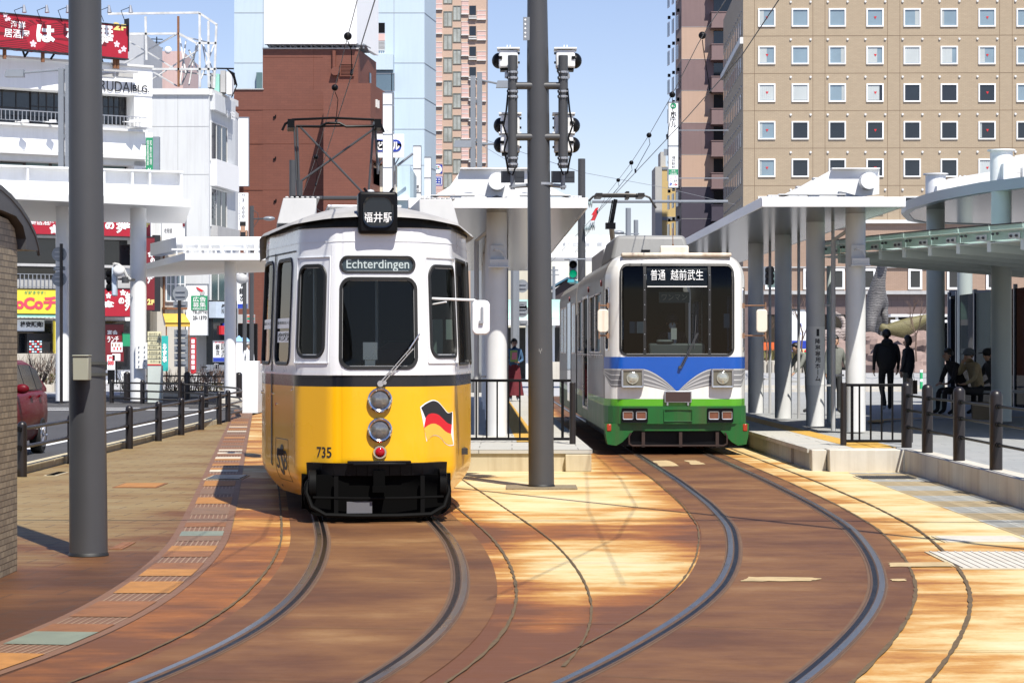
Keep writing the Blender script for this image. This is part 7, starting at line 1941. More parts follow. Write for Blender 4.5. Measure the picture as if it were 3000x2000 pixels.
# ---------------------------------------------------------------- people
TS = bpy.data.scenes.new('tmp')
def person(label, loc, face, h, top, bottom, shoes, joints={}, hair='short', extra=None, name='person', sleeve=None, hat=None, group=None, hands=True, skinm=None, ears=True):
    k = h / 1.72
    T = Matrix.Translation(Vector(loc)) @ Matrix.Rotation(face, 4, 'Z') @ Matrix.Scale(k, 4)
    J = dict(pel=(0, 0, .93), sp=(0, .01, 1.10), ch=(0, .0, 1.30), nk=(0, .01, 1.46), jw=(0, -.045, 1.545), hd=(0, -.015, 1.615), ht=(0, .0, 1.68))
    for s_, n_ in ((1, 'l'), (-1, 'r')):
        J.update({'sh' + n_: (s_ * .175, .01, 1.40), 'el' + n_: (s_ * .225, .03, 1.13), 'wr' + n_: (s_ * .235, -.03, .89), 'pm' + n_: (s_ * .235, -.05, .82),
                  'hp' + n_: (s_ * .09, 0, .90), 'kn' + n_: (s_ * .10, -.015, .49), 'an' + n_: (s_ * .10, .02, .085), 'to' + n_: (s_ * .115, -.13, .035)})
    J.update(joints)
    R = dict(pel=(.15, .11), sp=(.145, .105), ch=(.165, .115), nk=(.055, .058), jw=(.055, .06), hd=(.082, .092), ht=(.066, .075))
    for n_ in 'lr': R.update({'sh' + n_: (.068, .07), 'el' + n_: (.05, .05), 'wr' + n_: (.033, .03), 'pm' + n_: (.038, .022), 'hp' + n_: (.092, .10), 'kn' + n_: (.062, .065), 'an' + n_: (.045, .048), 'to' + n_: (.042, .032)})
    E = [('pel', 'sp', 't'), ('sp', 'ch', 't'), ('ch', 'nk', 't'), ('nk', 'jw', 's'), ('jw', 'hd', 's'), ('hd', 'ht', 's')]
    for n_ in 'lr': E += [('ch', 'sh' + n_, 't'), ('sh' + n_, 'el' + n_, 't'), ('el' + n_, 'wr' + n_, sleeve or 't'), ('wr' + n_, 'pm' + n_, 's'), ('pel', 'hp' + n_, 'b'), ('hp' + n_, 'kn' + n_, 'b'), ('kn' + n_, 'an' + n_, 'b'), ('an' + n_, 'to' + n_, 'o')]
    if hands:
        for s_, n_ in ((1, 'l'), (-1, 'r')):
            w_, p_ = Vector(J['wr' + n_]), Vector(J['pm' + n_]); d = (p_ - w_).normalized(); sd = Vector((0, -1, 0)) if abs(d.y) < .7 else Vector((1, 0, 0)); sd = (sd - d * sd.dot(d)).normalized(); cu = d.cross(sd) * (1 if s_ > 0 else -1)
            for i, (o_, ln) in enumerate(((.03, .062), (.010, .07), (-.010, .066), (-.028, .052))):
                a = p_ + sd * o_ + d * .025; m_ = a + d * ln * .55 + cu * .008; e = m_ + d * ln * .45 + cu * .022
                for q, v in (('a', a), ('m', m_), ('e', e)): J[f'f{n_}{i}{q}'] = tuple(v); R[f'f{n_}{i}{q}'] = (.0095, .0095) if q != 'e' else (.007, .007)
                E += [('pm' + n_, f'f{n_}{i}a', 's'), (f'f{n_}{i}a', f'f{n_}{i}m', 's'), (f'f{n_}{i}m', f'f{n_}{i}e', 's')]
            a = w_ + d * .035 + sd * .035; e = a + d * .035 + sd * .022 + cu * .01
            for q, v in (('a', a), ('e', e)): J[f't{n_}{q}'] = tuple(v); R[f't{n_}{q}'] = (.011, .011)
            E += [('wr' + n_, f't{n_}a', 's'), (f't{n_}a', f't{n_}e', 's')]
    nm = list(J); ix = {n_: i for i, n_ in enumerate(nm)}
    me = bpy.data.meshes.new('sk'); me.from_pydata([Vector(J[n_]) for n_ in nm], [(ix[a], ix[c]) for a, c, _ in E], [])
    o = bpy.data.objects.new('sk', me); TS.collection.objects.link(o)
    md = o.modifiers.new('s', 'SKIN'); md.use_smooth_shade = True
    for n_ in nm: me.skin_vertices[0].data[ix[n_]].radius = R[n_]
    me.skin_vertices[0].data[ix['pel']].use_root = True
    o.modifiers.new('u', 'SUBSURF').levels = 1
    TS.view_layers[0].update(); dg = TS.view_layers[0].depsgraph
    m2 = bpy.data.meshes.new_from_object(o.evaluated_get(dg))
    bpy.data.objects.remove(o); bpy.data.meshes.remove(me)
    segs = [(Vector(J[a]), Vector(J[c]), (R[a][0] + R[c][0]) / 2, t) for a, c, t in E]
    mats = [skinm or M['skin'], top, bottom, shoes]; code = {'s': 0, 't': 1, 'b': 2, 'o': 3}
    m2.materials.clear()
    for m_ in mats: m2.materials.append(m_)
    for p in m2.polygons:
        c = p.center; best = None
        for a, e, rr_, t in segs:
            ab = e - a; q = max(0, min(1, (c - a).dot(ab) / max(ab.length_squared, 1e-9))); d = (c - a - ab * q).length - rr_ * (.9 if t != 's' else 1.0)
            if best is None or d < best[0]: best = (d, t)
        p.material_index = code[best[1]]; p.use_smooth = True
    root = thing(name, label, 'person', loc, group=group, M=T)
    ob = bpy.data.objects.new('body', m2); COL.objects.link(ob); ob.parent = root
    hd = Vector(J['hd']); up = (Vector(J['ht']) - Vector(J['jw'])).normalized()
    b = B(T)
    if hair:
        long_ = hair == 'long'
        def fn(d):
            if d.y < -.15 and d.z < .42: return .72
            if d.z < (-.85 if long_ else -.35): return .8
            return 1.0 + .025 * math.sin(d.x * 23) * math.cos(d.y * 19)
        b.sph(hd + V(0, .016, .022), (.098, .112, .118 if not long_ else .15), 20, 14, fn=fn)
        b.build('hair', M['hair'] if hair != 'grey' else mat('grey_hair', (.12, .11, .1), .6), root)
    b = B(T)
    for s_ in (-1, 1): b.sph(hd + V(s_ * .032, -.083, .0), (.013, .008, .007), 8, 6, mi=0); b.sph(hd + V(s_ * .080, .015, -.01), (.010, .018, .028), 8, 6, mi=1)
    b.sph(hd + V(0, -.10, -.028), (.013, .018, .024), 8, 6, mi=1); b.sph(hd + V(0, -.083, -.07), (.024, .01, .007), 8, 6, mi=2); b.box(*(hd + V(-.047, -.09, .018)), *(hd + V(-.018, -.075, .024)), 0); b.box(*(hd + V(.018, -.09, .018)), *(hd + V(.047, -.075, .024)), 0)
    b.build('face', [M['hair'], skinm or M['skin'], mat('lips', (.3, .1, .09), .5)], root)
    if hat:
        b = B(T); b.sph(hd + V(0, .0, .05), (.105, .118, .09), 18, 10)
        if hat[1] == 'bucket': b.lathe([(.1, .05), (.155, .02), (.158, .012), (.1, .03)], hd + V(0, 0, 0), (0, 0, 1), 22)
        else: b.prism([hd + V(-.07, -.09, .04), hd + V(.07, -.09, .04), hd + V(.055, -.19, .025), hd + V(-.055, -.19, .025)], (0, 0, .012))
        b.build('hat', hat[0], root)
    return root, T, J
def cloth(n, c, r_=.85): return mat(n, c, r_, var=.2, sc=14, bump=.25, bsc=45, rvar=.03)
c_black = cloth('black_clothing', (.010, .010, .012)); c_dkgrey = cloth('charcoal_cloth', (.03, .032, .035)); c_grey = cloth('grey_green_jacket', (.16, .17, .155)); c_denim = cloth('blue_denim', (.05, .115, .22)); c_white = cloth('white_jacket', (.7, .72, .75)); c_beige = cloth('beige_jacket', (.33, .26, .15)); c_navy = cloth('navy_uniform', (.015, .018, .035)); c_maroon = cloth('maroon_skirt_cloth', (.12, .012, .02)); c_shoe = mat('pale_shoes', (.5, .55, .6), .6); c_khaki = cloth('khaki_grey', (.2, .19, .15))
def on(u, v, z=PZ): return gnd(u, v, z)
# walking man seen from behind
p = on(2036, 944)
person('person in black hooded top and trousers walking away under the glass roof', p, math.pi, 1.76, c_black, c_black, c_shoe,
       dict(anl=(.07, .22, .16), tol=(.08, .14, .05), knl=(.10, -.03, .5), knr=(-.1, -.10, .5), anr=(-.09, -.12, .09), tor=(-.1, -.26, .05), shl=(.21, .01, 1.41), shr=(-.21, .01, 1.41), ell=(.265, .06, 1.14), elr=(-.265, -.0, 1.14), wrl=(.275, .03, .90), pml=(.27, .0, .83), wrr=(-.265, -.10, .91), pmr=(-.26, -.13, .85), ch=(0, 0, 1.28)), 'short', skinm=None)
b = B(Matrix.Translation(p) @ Matrix.Rotation(math.pi, 4, 'Z')); b.sph((0, .10, 1.50), (.13, .08, .09), 14, 8); b.sph((0, .02, 1.18), (.235, .165, .36), 18, 12); b.build('hood', c_black, [o for o in COL.objects if o.get('label', '').startswith('person in black hooded')][0])
p = on(2085, 936)
root, T, J = person('person with chin length dark hair and grey cardigan carrying a paper bag', p, math.pi + .9, 1.62, c_dkgrey, c_khaki, c_dkgrey, dict(wrl=(.24, -.05, .90)), 'long')
b = B(T); b.sph((0, .0, 1.08), (.21, .15, .36), 16, 12); b.build('cardigan', c_dkgrey, root)
bp = T @ V(-.26, -.03, .52)
b = B(); b.box(bp.x - .12, bp.y - .06, bp.z - .18, bp.x + .12, bp.y + .06, bp.z + .14); b.tube([bp + V(-.06, 0, .14), bp + V(-.03, 0, .3), bp + V(.03, 0, .3), bp + V(.06, 0, .14)], .006, 5); b.build('paper_bag', mat('brown_paper', (.2, .13, .08), .8), label='brown paper bag hanging from the hand of the person in a cardigan', cat='bag')
p = on(1918, 950)
person('person in grey green jacket facing us beside the white pillar', p, .35, 1.62, c_grey, c_dkgrey, c_dkgrey, dict(ell=(.26, .02, 1.15), wrl=(.20, -.18, 1.0), pml=(.17, -.24, .98)), 'short')
p = on(1861, 948)
person('person in grey green jacket bending forward behind the numbered pillar', p, -1.2, 1.6, c_grey, c_dkgrey, c_dkgrey, dict(ch=(0, -.20, 1.24), nk=(0, -.30, 1.36), jw=(0, -.38, 1.40), hd=(0, -.39, 1.47), ht=(0, -.40, 1.54), shl=(.175, -.24, 1.30), shr=(-.175, -.24, 1.30), ell=(.22, -.36, 1.08), elr=(-.22, -.36, 1.08), wrl=(.2, -.52, .92), pml=(.2, -.57, .87), wrr=(-.2, -.52, .92), pmr=(-.2, -.57, .87)), 'short')
# woman on the island platform
p = on(1181, 921)
root, T, J = person('person in a denim jacket and long maroon skirt holding papers on the island platform', p, .15, 1.6, c_denim, c_maroon, c_white, dict(ell=(.235, .03, 1.14), wrl=(.10, -.20, 1.08), pml=(.04, -.24, 1.08), elr=(-.22, .03, 1.14), wrr=(-.12, -.2, 1.16), pmr=(-.06, -.24, 1.17)), 'short')
b = B(T); n = 28; vs = []
for i, (z, rr_) in enumerate(((1.02, .135), (.92, .17), (.7, .19), (.45, .225), (.2, .27), (.16, .27))):
    for k in range(n): a = 2 * math.pi * k / n; q = rr_ * (1 + (.07 * math.sin(a * 7) if i > 1 else 0)); vs.append((q * math.cos(a), q * .8 * math.sin(a), z))
b.add(vs, [(i * n + k, i * n + (k + 1) % n, (i + 1) * n + (k + 1) % n, (i + 1) * n + k) for i in range(5) for k in range(n)]); b.build('skirt', c_maroon, root, smooth=60)
b = B(T); b.box(-.07, -.135, 1.16, .07, -.10, 1.42); b.build('shirt', c_white, root)
b = B(T); b.hexa([(-.15, -.27, 1.10), (.06, -.29, 1.10), (.06, -.26, 1.10), (-.15, -.24, 1.10), (-.15, -.27, 1.42), (.04, -.29, 1.42), (.04, -.26, 1.42), (-.15, -.24, 1.42)]); b.hexa([(-.12, -.30, 1.16), (.02, -.30, 1.16), (.02, -.292, 1.16), (-.12, -.292, 1.16), (-.10, -.30, 1.36), (.04, -.30, 1.36), (.04, -.292, 1.36), (-.10, -.292, 1.36)], 1); b.build('flyer', [mat('green_flyer', (.25, .4, .12), .5), mat('pink_flyer', (.6, .2, .28), .5)], label='pink and green flyers held by the person in the denim jacket', cat='papers')
# people seated on the bench
def seated(label, u, v, Y, face, top, bottom, hat=None, hair='short', lean=.1, hand=None, h=1.68):
    loc = V(px(u, Y), Y, PZ + .06)
    dz = .46
    j = dict(pel=(0, .05, .50), sp=(0, .04, .68), ch=(0, -lean * .6, .90), nk=(0, -lean, 1.06), jw=(0, -lean - .06, 1.14), hd=(0, -lean - .03, 1.21), ht=(0, -lean - .01, 1.28))
    for s_, n_ in ((1, 'l'), (-1, 'r')):
        j.update({'sh' + n_: (s_ * .18, -lean * .7, 1.0), 'el' + n_: (s_ * .24, -.12 - lean * .6, .74), 'wr' + n_: (s_ * .16, -.34, .64), 'pm' + n_: (s_ * .13, -.40, .63), 'hp' + n_: (s_ * .095, .04, .49), 'kn' + n_: (s_ * .13, -.40, .50), 'an' + n_: (s_ * .13, -.42, .10), 'to' + n_: (s_ * .14, -.56, .045)})
    if hand: j.update(hand)
    return person(label, loc, face, h, top, bottom, c_black, j, hair, hat=hat, group=None)
seated('seated person in black leaning forward nearest the pillar under the glass roof', 2204, 0, 44.3, -1.25, c_black, c_black, lean=.24)
seated('seated person in beige jacket and bucket hat with a hand at the mouth', 2240, 0, 44.0, -1.15, c_beige, c_black, hat=(mat('grey_felt', (.10, .115, .13), .8), 'bucket'), lean=.12, hand=dict(wrr=(-.07, -.26, 1.04), pmr=(-.03, -.24, 1.10), elr=(-.2, -.27, .82)))
seated('seated person in a dark cap behind the right pillar', 2284, 0, 44.4, -1.2, c_dkgrey, c_black, hat=(c_black, 'cap'), hair='grey', lean=.12)
bq = V(px(2248, 43.6), 43.6, PZ + .46); b = B(); b.box(bq.x - .16, bq.y - .2, PZ + .0, bq.x + .16, bq.y - .1, PZ + .34); b.build('shopping_bag', mat('tan_bag', (.22, .17, .11), .8), label='tan carrier bag standing by the feet of the seated people', cat='bag')
# drivers
q = TG @ V(-.0, .95, .76)
root, T, J = person('tram driver in dark uniform cap and white face mask behind the green tram windscreen', q + V(0, 0, .12), math.atan2(hg.x, hg.y) * -1, 1.70, c_navy, c_navy, c_black,
       {**dict(pel=(0, .05, .50), sp=(0, .04, .68), ch=(0, 0, .90), nk=(0, -.01, 1.06), jw=(0, -.06, 1.14), hd=(0, -.03, 1.21), ht=(0, -.01, 1.28)), **{k: v for s_, n_ in ((1, 'l'), (-1, 'r')) for k, v in {'sh' + n_: (s_ * .18, 0, 1.0), 'el' + n_: (s_ * .24, -.12, .74), 'wr' + n_: (s_ * .2, -.36, .76), 'pm' + n_: (s_ * .18, -.42, .76), 'hp' + n_: (s_ * .095, .04, .49), 'kn' + n_: (s_ * .13, -.38, .50), 'an' + n_: (s_ * .13, -.4, .10), 'to' + n_: (s_ * .14, -.52, .045)}.items()}}, 'short', hat=(c_navy, 'cap'))
b = B(T); b.sph((0, -.095, 1.155), (.062, .045, .06), 14, 8); b.build('face_mask', c_white, root)
b = B(T); b.prism([(-.06, -.13, .82), (.06, -.13, .82), (.07, -.08, 1.05), (-.07, -.08, 1.05)], (0, .03, 0)); b.build('shirt', c_white, root); b = B(T); b.prism([(-.02, -.15, .80), (.02, -.15, .80), (.015, -.105, 1.03), (-.015, -.105, 1.03)], (0, .012, 0)); b.build('tie', c_navy, root)
# man in white jacket across the street
p = V(px(571, 96), 96, .14)
person('person in white jacket with a shoulder strap standing beyond the concrete end wall', p, .5, 1.70, c_white, c_dkgrey, c_black, {}, 'grey')
# ---------------------------------------------------------------- dinosaur statues, boulders, bare trees, planters on the far side
def skinmesh(nodes, edges, levels=2):
    me = bpy.data.meshes.new('sk'); me.from_pydata([Vector(p[:3]) for p in nodes], edges, [])
    o = bpy.data.objects.new('sk', me); TS.collection.objects.link(o); o.modifiers.new('s', 'SKIN')
    for i, p in enumerate(nodes): me.skin_vertices[0].data[i].radius = (p[3], p[3])
    me.skin_vertices[0].data[0].use_root = True
    o.modifiers.new('u', 'SUBSURF').levels = levels
    TS.view_layers[0].update(); m2 = bpy.data.meshes.new_from_object(o.evaluated_get(TS.view_layers[0].depsgraph)); bpy.data.objects.remove(o); bpy.data.meshes.remove(me)
    m2.polygons.foreach_set('use_smooth', [True] * len(m2.polygons)); return m2
def stripes(name, c1, c2, sc):
    m, nt, bs = newmat(name); co = coords(nt); w_ = nd(nt, 'TexWave', bands_direction='Z'); w_.inputs['Scale'].default_value = sc; w_.inputs['Distortion'].default_value = 6; w_.inputs['Detail'].default_value = 3; w_.inputs['Detail Scale'].default_value = 2
    L(nt, co, w_.inputs[0]); L(nt, ramp(nt, w_.outputs[1], [(.35, c1), (.65, c2)]), bs.inputs['Base Color']); bs.inputs['Roughness'].default_value = .6
    bumped(nt, bs, noise(nt, co, 14, 4), .6, .05); return m
def statue(name, label, nodes, edges, m_, Y):
    me = skinmesh(nodes, edges); me.materials.append(m_)
    lo = min(v.co.z for v in me.vertices); o = bpy.data.objects.new(name, me); COL.objects.link(o)
    props(o, label, 'statue', None, None); return o
YD = 118
def D(u, v, r_, dy=0): p = at(u, v, YD + dy); return (p.x, p.y, p.z, r_)
nodes = [D(2016, 700, .55, .5), D(2014, 672, .50, .2), D(2019, 642, .36, 0), D(2026, 615, .28, -.1), D(2029, 595, .24, -.2), D(2032, 578, .2, -.3), D(2037, 568, .24, -.6), D(2044, 571, .14, -1.2),
         D(2003, 722, .34, 0), D(2000, 752, .25, -.2), D(1997, 783, .23, 0), D(1996, 788, .26, -.2), D(2028, 705, .28, .8), D(2033, 728, .19, .6), D(2032, 752, .17, .8), D(2032, 786, .2, .8),
         D(2014, 705, .62, 2.2), D(2010, 708, .6, 4), D(2005, 720, .42, 6), D(2000, 735, .25, 8), D(1995, 745, .12, 10), D(2006, 745, .3, 4), D(2005, 785, .26, 4), D(2024, 745, .3, 4.4), D(2024, 785, .26, 4.4)]
edges = [(0, 1), (1, 2), (2, 3), (3, 4), (4, 5), (5, 6), (6, 7), (0, 8), (8, 9), (9, 10), (10, 11), (0, 12), (12, 13), (13, 14), (14, 15), (0, 16), (16, 17), (17, 18), (18, 19), (19, 20), (17, 21), (21, 22), (17, 23), (23, 24)]
statue('dinosaur_statue', 'big grey striped long necked dinosaur statue standing on pink rocks behind the white pillar', nodes, edges, stripes('grey_dino_skin', (.17, .165, .165), (.085, .083, .085), 2.4), YD)
YD = 116
nodes = [D(1930, 772, .30), D(1912, 764, .34), D(1897, 764, .32), D(1882, 772, .25), D(1870, 780, .14), D(1938, 765, .22, .3), D(1942, 745, .17, .6), D(1932, 727, .14, .8), D(1918, 719, .11, 1), D(1903, 719, .07, 1.2), D(1924, 795, .12), D(1900, 795, .12)]
statue('dinosaur_statue', 'small pale striped dinosaur statue with an arched tail left of the white pillar', nodes, [(0, 1), (1, 2), (2, 3), (3, 4), (0, 5), (5, 6), (6, 7), (7, 8), (8, 9), (0, 10), (2, 11)], stripes('pale_dino_skin', (.32, .27, .25), (.14, .11, .1), 2.2), YD)
YD = 114
nodes = [D(2075, 752, .5), D(2050, 755, .36), D(2038, 757, .28), D(2028, 752, .22), D(2020, 748, .18), D(2098, 744, .42), D(2122, 733, .26), D(2150, 725, .12), D(2065, 775, .16), D(2085, 772, .16)]
statue('dinosaur_statue', 'long yellow green spotted dinosaur statue lying along the pink rocks', nodes, [(0, 1), (1, 2), (2, 3), (3, 4), (0, 5), (5, 6), (6, 7), (0, 8), (0, 9)], stripes('mustard_dino_skin', (.17, .145, .06), (.11, .10, .045), 5), YD)
m_rock = mat('pink_rock', (.25, .18, .16), .85, var=.25, sc=1.2, bump=.6, bsc=6, streak=.4)
def boulder(u, v, Y, r_, seed, label):
    rnd = random.Random(seed); ph = [rnd.uniform(0, 6) for _ in range(6)]
    p = at(u, v, Y); b = B()
    b.sph(p, r_, 18, 12, fn=lambda d: 1 + .13 * math.sin(d.x * 5 + ph[0]) * math.cos(d.z * 6 + ph[1]) + .09 * math.sin(d.y * 9 + ph[2] + d.x * 7) + .05 * math.sin(d.z * 17 + ph[3]))
    b.build('boulder', m_rock, label=label, cat='boulder', group='pink boulders of the dinosaur rockery', smooth=25)
for i, a in enumerate(((2000, 815, 117, (1.5, 1, 1.1)), (2035, 812, 115.5, (1.3, 1, .9)), (2075, 808, 117, (1.4, 1, 1.2)), (2108, 808, 116, (1.3, 1, 1.1)), (2060, 838, 113, (1.6, 1, .9)), (2105, 845, 113, (1.4, 1, .7)), (1915, 812, 116, (1.6, 1, .75)), (1880, 820, 115, (1.1, 1, .6)))):
    boulder(*a, i, ['pink boulder under the feet of the big grey dinosaur statue', 'low pink boulder between the grey and the yellow green dinosaur statues', 'tall pink boulder carrying the yellow green dinosaur statue', 'pink boulder under the tail end of the yellow green statue', 'wide front boulder seen between the two walking people', 'low front boulder right of the person in a cardigan', 'wide boulder under the small striped dinosaur statue', 'small boulder left of the small striped dinosaur statue'][i])
def bare_tree(u, v0, v1, Y, label, seed, cat='tree', name='bare_tree', spread=.55, depth=4):
    rnd = random.Random(seed); base = at(u, v0, Y); hgt = (v0 - v1) * Y / F
    r = thing(name, label, cat, base); tb = B(); cb = B()
    def grow(b_, p, d, ln, rad, k):
        e = p + d * ln; mid = p + d * ln * .5 + V(rnd.uniform(-.05, .05), rnd.uniform(-.05, .05), 0) * ln
        b_.tube([p, mid, e], [rad, rad * .85, rad * .65], 5 if k < 2 else 3, cap=False)
        if k >= depth: return
        for _ in range(3 if k < depth - 1 else 4):
            nd_ = (d + V(rnd.uniform(-1, 1), rnd.uniform(-1, 1), rnd.uniform(-.1, .7)) * spread).normalized(); q = p + (e - p) * rnd.uniform(.55, 1)
            grow(cb, q, nd_, ln * rnd.uniform(.55, .8), rad * .55, k + 1)
    grow(tb, base, V(0, 0, 1), hgt * .33, hgt * .011, 0)
    tb.build('trunk', M['bark'], r); cb.build('crown', M['bark'], r)
bare_tree(1844, 835, 610, 92, 'bare tree with many fine twigs left of the numbered pillar', 1)
bare_tree(1760, 830, 660, 95, 'small bare tree beside the green tram mirror', 2)
bare_tree(2105, 830, 630, 98, 'bare tree in front of the pink boulders left of the dark pillars', 3)
t = thing('planter', 'grey scalloped concrete planter across the road behind the pillars', 'planter', at(1800, 872, 98))
b = B(); b.box(px(1745, 98), 98, 0, px(1870, 98), 100, pz(828, 98)); 
for k in range(14): b.cyl((px(1748 + k * 9, 97.9), 97.9, 0), (px(1748 + k * 9, 97.9), 97.9, pz(830, 98)), .06, n=6)
b.build('trough', M['concrete'], t)
b = B()
for k in range(90): p = V(random.uniform(px(1750, 98), px(1865, 98)), random.uniform(98, 100), pz(828, 98)); d = V(random.uniform(-.3, .3), random.uniform(-.3, .3), random.uniform(.2, .6)); b.quad([p, p + d * .5 + V(.04, 0, 0), p + d, p + d * .5 - V(.04, 0, 0)])
b.build('plants', M['shrub'], t, kind='stuff')
t, p = sign('event_board', 'white and blue event board with small numerals behind the bare tree', 1819, 712, 1856, 806, 104, M['whitesign'], [(M['bluesign'], [('4', 1834, 742, 1842, 752, .02), ('147', 1838, 763, 1850, 769, .02)])], .1, True); part(p, t, 'blue_band', M['bluesign'], (1819, 782, 1856, 806, 0, .02))
t, p = sign('event_board', 'low pale yellow board with bright painted fruit figures before the planter', 1829, 801, 1856, 821, 96, mat('pale_yellow_board', (.7, .66, .4), .5), (), .08)
b = B()
for u, mi in ((1834, 0), (1842, 1), (1850, 2)):
    q = p.W(p.uv(u, 807)[0], pz(806, 96), .0); b.cyl(q, q + p.n * .02, .055, n=12, mi=mi); q = p.W(p.uv(u, 814)[0], pz(813, 96), .0); b.cyl(q, q + p.n * .02, .06, n=12, mi=(mi + 1) % 3)
b.build('painted_figures', [M['greensign'], M['orange'], M['redtext']], t)
sign('event_board', 'plain orange panel beside the small bare tree near the tram mirror', 1754, 786, 1778, 804, 101, M['orange'], (), .1)
t = thing('guard_rail', 'pale chain barrier with low posts along the far side of the road', 'barrier', at(1850, 880, 90))
b = B()
for k in range(10): x = px(1750, 88) + k * .95; b.cyl((x, 88, .03), (x, 88, .75), .04, n=8)
b.build('post', M['pole'], t); b = B()
for k in range(9):
    x = px(1750, 88) + k * .95; b.tube([(x + .95 * q / 6, 88, .65 - .16 * math.sin(math.pi * q / 6)) for q in range(7)], .015, 4)
b.build('chain', M['greysteel'], t)
b = B()
for z0, z1, mi in ((.03, .75, 0), (.75, .85, 1), (.4, .5, 1)): b.cyl(at(2116, 0, 86).xy.to_3d() + V(0, 0, z0), at(2116, 0, 86).xy.to_3d() + V(0, 0, z1), .06 if not mi else .062, n=10, mi=mi)
b.build('marker_post', [mat('green_plastic', (.03, .38, .15), .4), M['whitesign']], label='green and white flexible marker post behind the person in a cardigan', cat='marker post')
b = B(); b.box(px(1700, 92), 92, .03, px(2400, 92), 92.6, .16); b.box(px(1700, 84), 84, .03, px(2400, 84), 84.2, .15); b.build('far_kerb', M['concrete'], kind='structure', fixed=True)
b = B(); b.box(px(1700, 81), 81, .034, px(2400, 81), 81.5, .042); b.build('far_tactile_paving', M['tactile'], kind='structure', fixed=True)
b = B(); b.box(px(1700, 96), 96, .03, px(2400, 96), 96.2, .62); b.build('planting_wall', M['lightgrey'], label='low pale grey wall across the road below the pink boulders', cat='wall')
t = thing('street_arcade', 'white glass street arcade roof along the foot of the tan hotel', 'canopy', at(2100, 848, 140))
b = B(); b.box(px(2040, 140), 139, pz(727, 140), px(2400, 140), 143, pz(722, 140)); b.box(px(2040, 140), 139, pz(741, 140), px(2400, 140), 139.2, pz(735, 140)); b.build('roof', M['white'], t)
b = B()
for u in range(2060, 2390, 45): b.cyl((px(u, 139.5), 139.5, 0), (px(u, 139.5), 139.5, pz(727, 140)), .09, n=8)
b.build('post', M['white'], t)
# ---------------------------------------------------------------- left street: planting, sign posts, bicycles, cones
def shrub_proto():
    r = thing('shrub', '', 'shrub', (0, 0, 0), group='bare twiggy shrubs along the street planting'); b = B(); l = B(); rnd = random.Random(5)
    for k in range(26):
        a = rnd.uniform(0, 6.28); d = V(math.cos(a) * rnd.uniform(.1, .7), math.sin(a) * rnd.uniform(.1, .7), 1).normalized(); ln = rnd.uniform(.5, 1.15); p = V(math.cos(a) * .1, math.sin(a) * .1, 0); b.tube([p, p + d * ln * .6, p + d * ln + V(rnd.uniform(-.1, .1), 0, 0)], [.012, .009, .004], 3, cap=False)
        for _ in range(2): q = p + d * ln * rnd.uniform(.4, .8); e = V(rnd.uniform(-1, 1), rnd.uniform(-1, 1), 1).normalized(); b.tube([q, q + e * .3], [.007, .003], 3, cap=False)
    for k in range(60): p = V(rnd.gauss(0, .28), rnd.gauss(0, .28), rnd.uniform(0, .3)); e = V(rnd.uniform(-1, 1), rnd.uniform(-1, 1), rnd.uniform(0, 1)) * .09; l.quad([p, p + e + V(.03, 0, 0), p + e * 1.6, p + e - V(.03, 0, 0)])
    b.build('twigs', M['bark'], r); l.build('leaves', M['shrub'], r); return r
sp0 = shrub_proto(); first = True
for k, (u, Y, s_) in enumerate(((62, 82, 1), (88, 80, 1.15), (112, 83, 1.1), (292, 79, .8), (380, 80, .8), (398, 82, .75), (440, 79, .85), (462, 81, .8), (490, 80, .9), (512, 82, .8))):
    lb = 'bare twiggy shrub in the grey planter bed above the red car' if k < 3 else 'low bare twiggy shrub in the kerbed bed behind the far bollard fence'
    o = sp0 if first else dup(sp0); first = False
    o.location = (px(u, Y), Y, .35 if k < 3 else .12); o.scale = (s_, s_, s_); o.rotation_euler.z = k * 1.3; o['label'] = lb; o['group'] = 'shrubs in the bed above the red car' if k < 3 else 'shrubs behind the far bollard fence'
b = B(); b.box(px(20, 85), 84.5, 0, px(130, 85), 88, pz(812, 85)); b.build('planter_wall', M['concrete'], label='grey concrete wall behind the shrubs above the red car', cat='wall')
b = B(); b.box(px(280, 78), 77.6, 0, px(560, 78), 84, .14); b.build('planting_bed_kerb', M['concrete'], kind='structure', fixed=True)
def signpost(name, label, u, Y, vtop, discs, plates, dark=True, r_=.05):
    t = thing(name, label, 'sign', (px(u, Y), Y, 0)); b = B(); b.cyl((px(u, Y), Y - .08, 0), (px(u, Y), Y - .08, pz(vtop, Y)), r_, n=8); b.build('post', M['brownpost'] if dark else M['greysteel'], t)
    for (uu, vv, rr_) in discs:
        b = B(); c = at(uu, vv, Y); b.cyl(c, c + V(0, .03, 0), rr_ * Y / F, n=28); o = b.build('sign_disc', mat('sign_back_grey', (.27, .29, .31), .4, metal=.3, var=.08), t)
        b = B()
        for dz in (.3, -.3): b.box(c.x - rr_ * .6 * Y / F, Y - .03, c.z + dz * rr_ * Y / F - .02, c.x + rr_ * .6 * Y / F, Y, c.z + dz * rr_ * Y / F + .02)
        b.build('rail', M['galv'], o)
    for (u0, v0, u1, v1) in plates:
        b = B(); a, c = at(u0, v1, Y), at(u1, v0, Y); b.box(a.x, Y, a.z, c.x, Y + .03, c.z); o = b.build('sign_plate', mat('sign_plate_grey', (.25, .27, .29), .4, metal=.3, var=.08), t)
        b = B(); b.box(a.x + .05, Y - .03, (a.z + c.z) / 2 - .02, c.x - .05, Y, (a.z + c.z) / 2 + .02); b.build('rail', M['galv'], o)
    return t
signpost('road_sign', 'grey backs of a round sign and plates on a dark post near the tram', 413, 66, 690, [(414.5, 674, 18)], [(398, 692, 431, 706), (400, 757, 431, 775), (400, 777, 431, 792), (400, 794, 431, 809), (400, 811, 431, 826), (400, 828, 431, 842)])
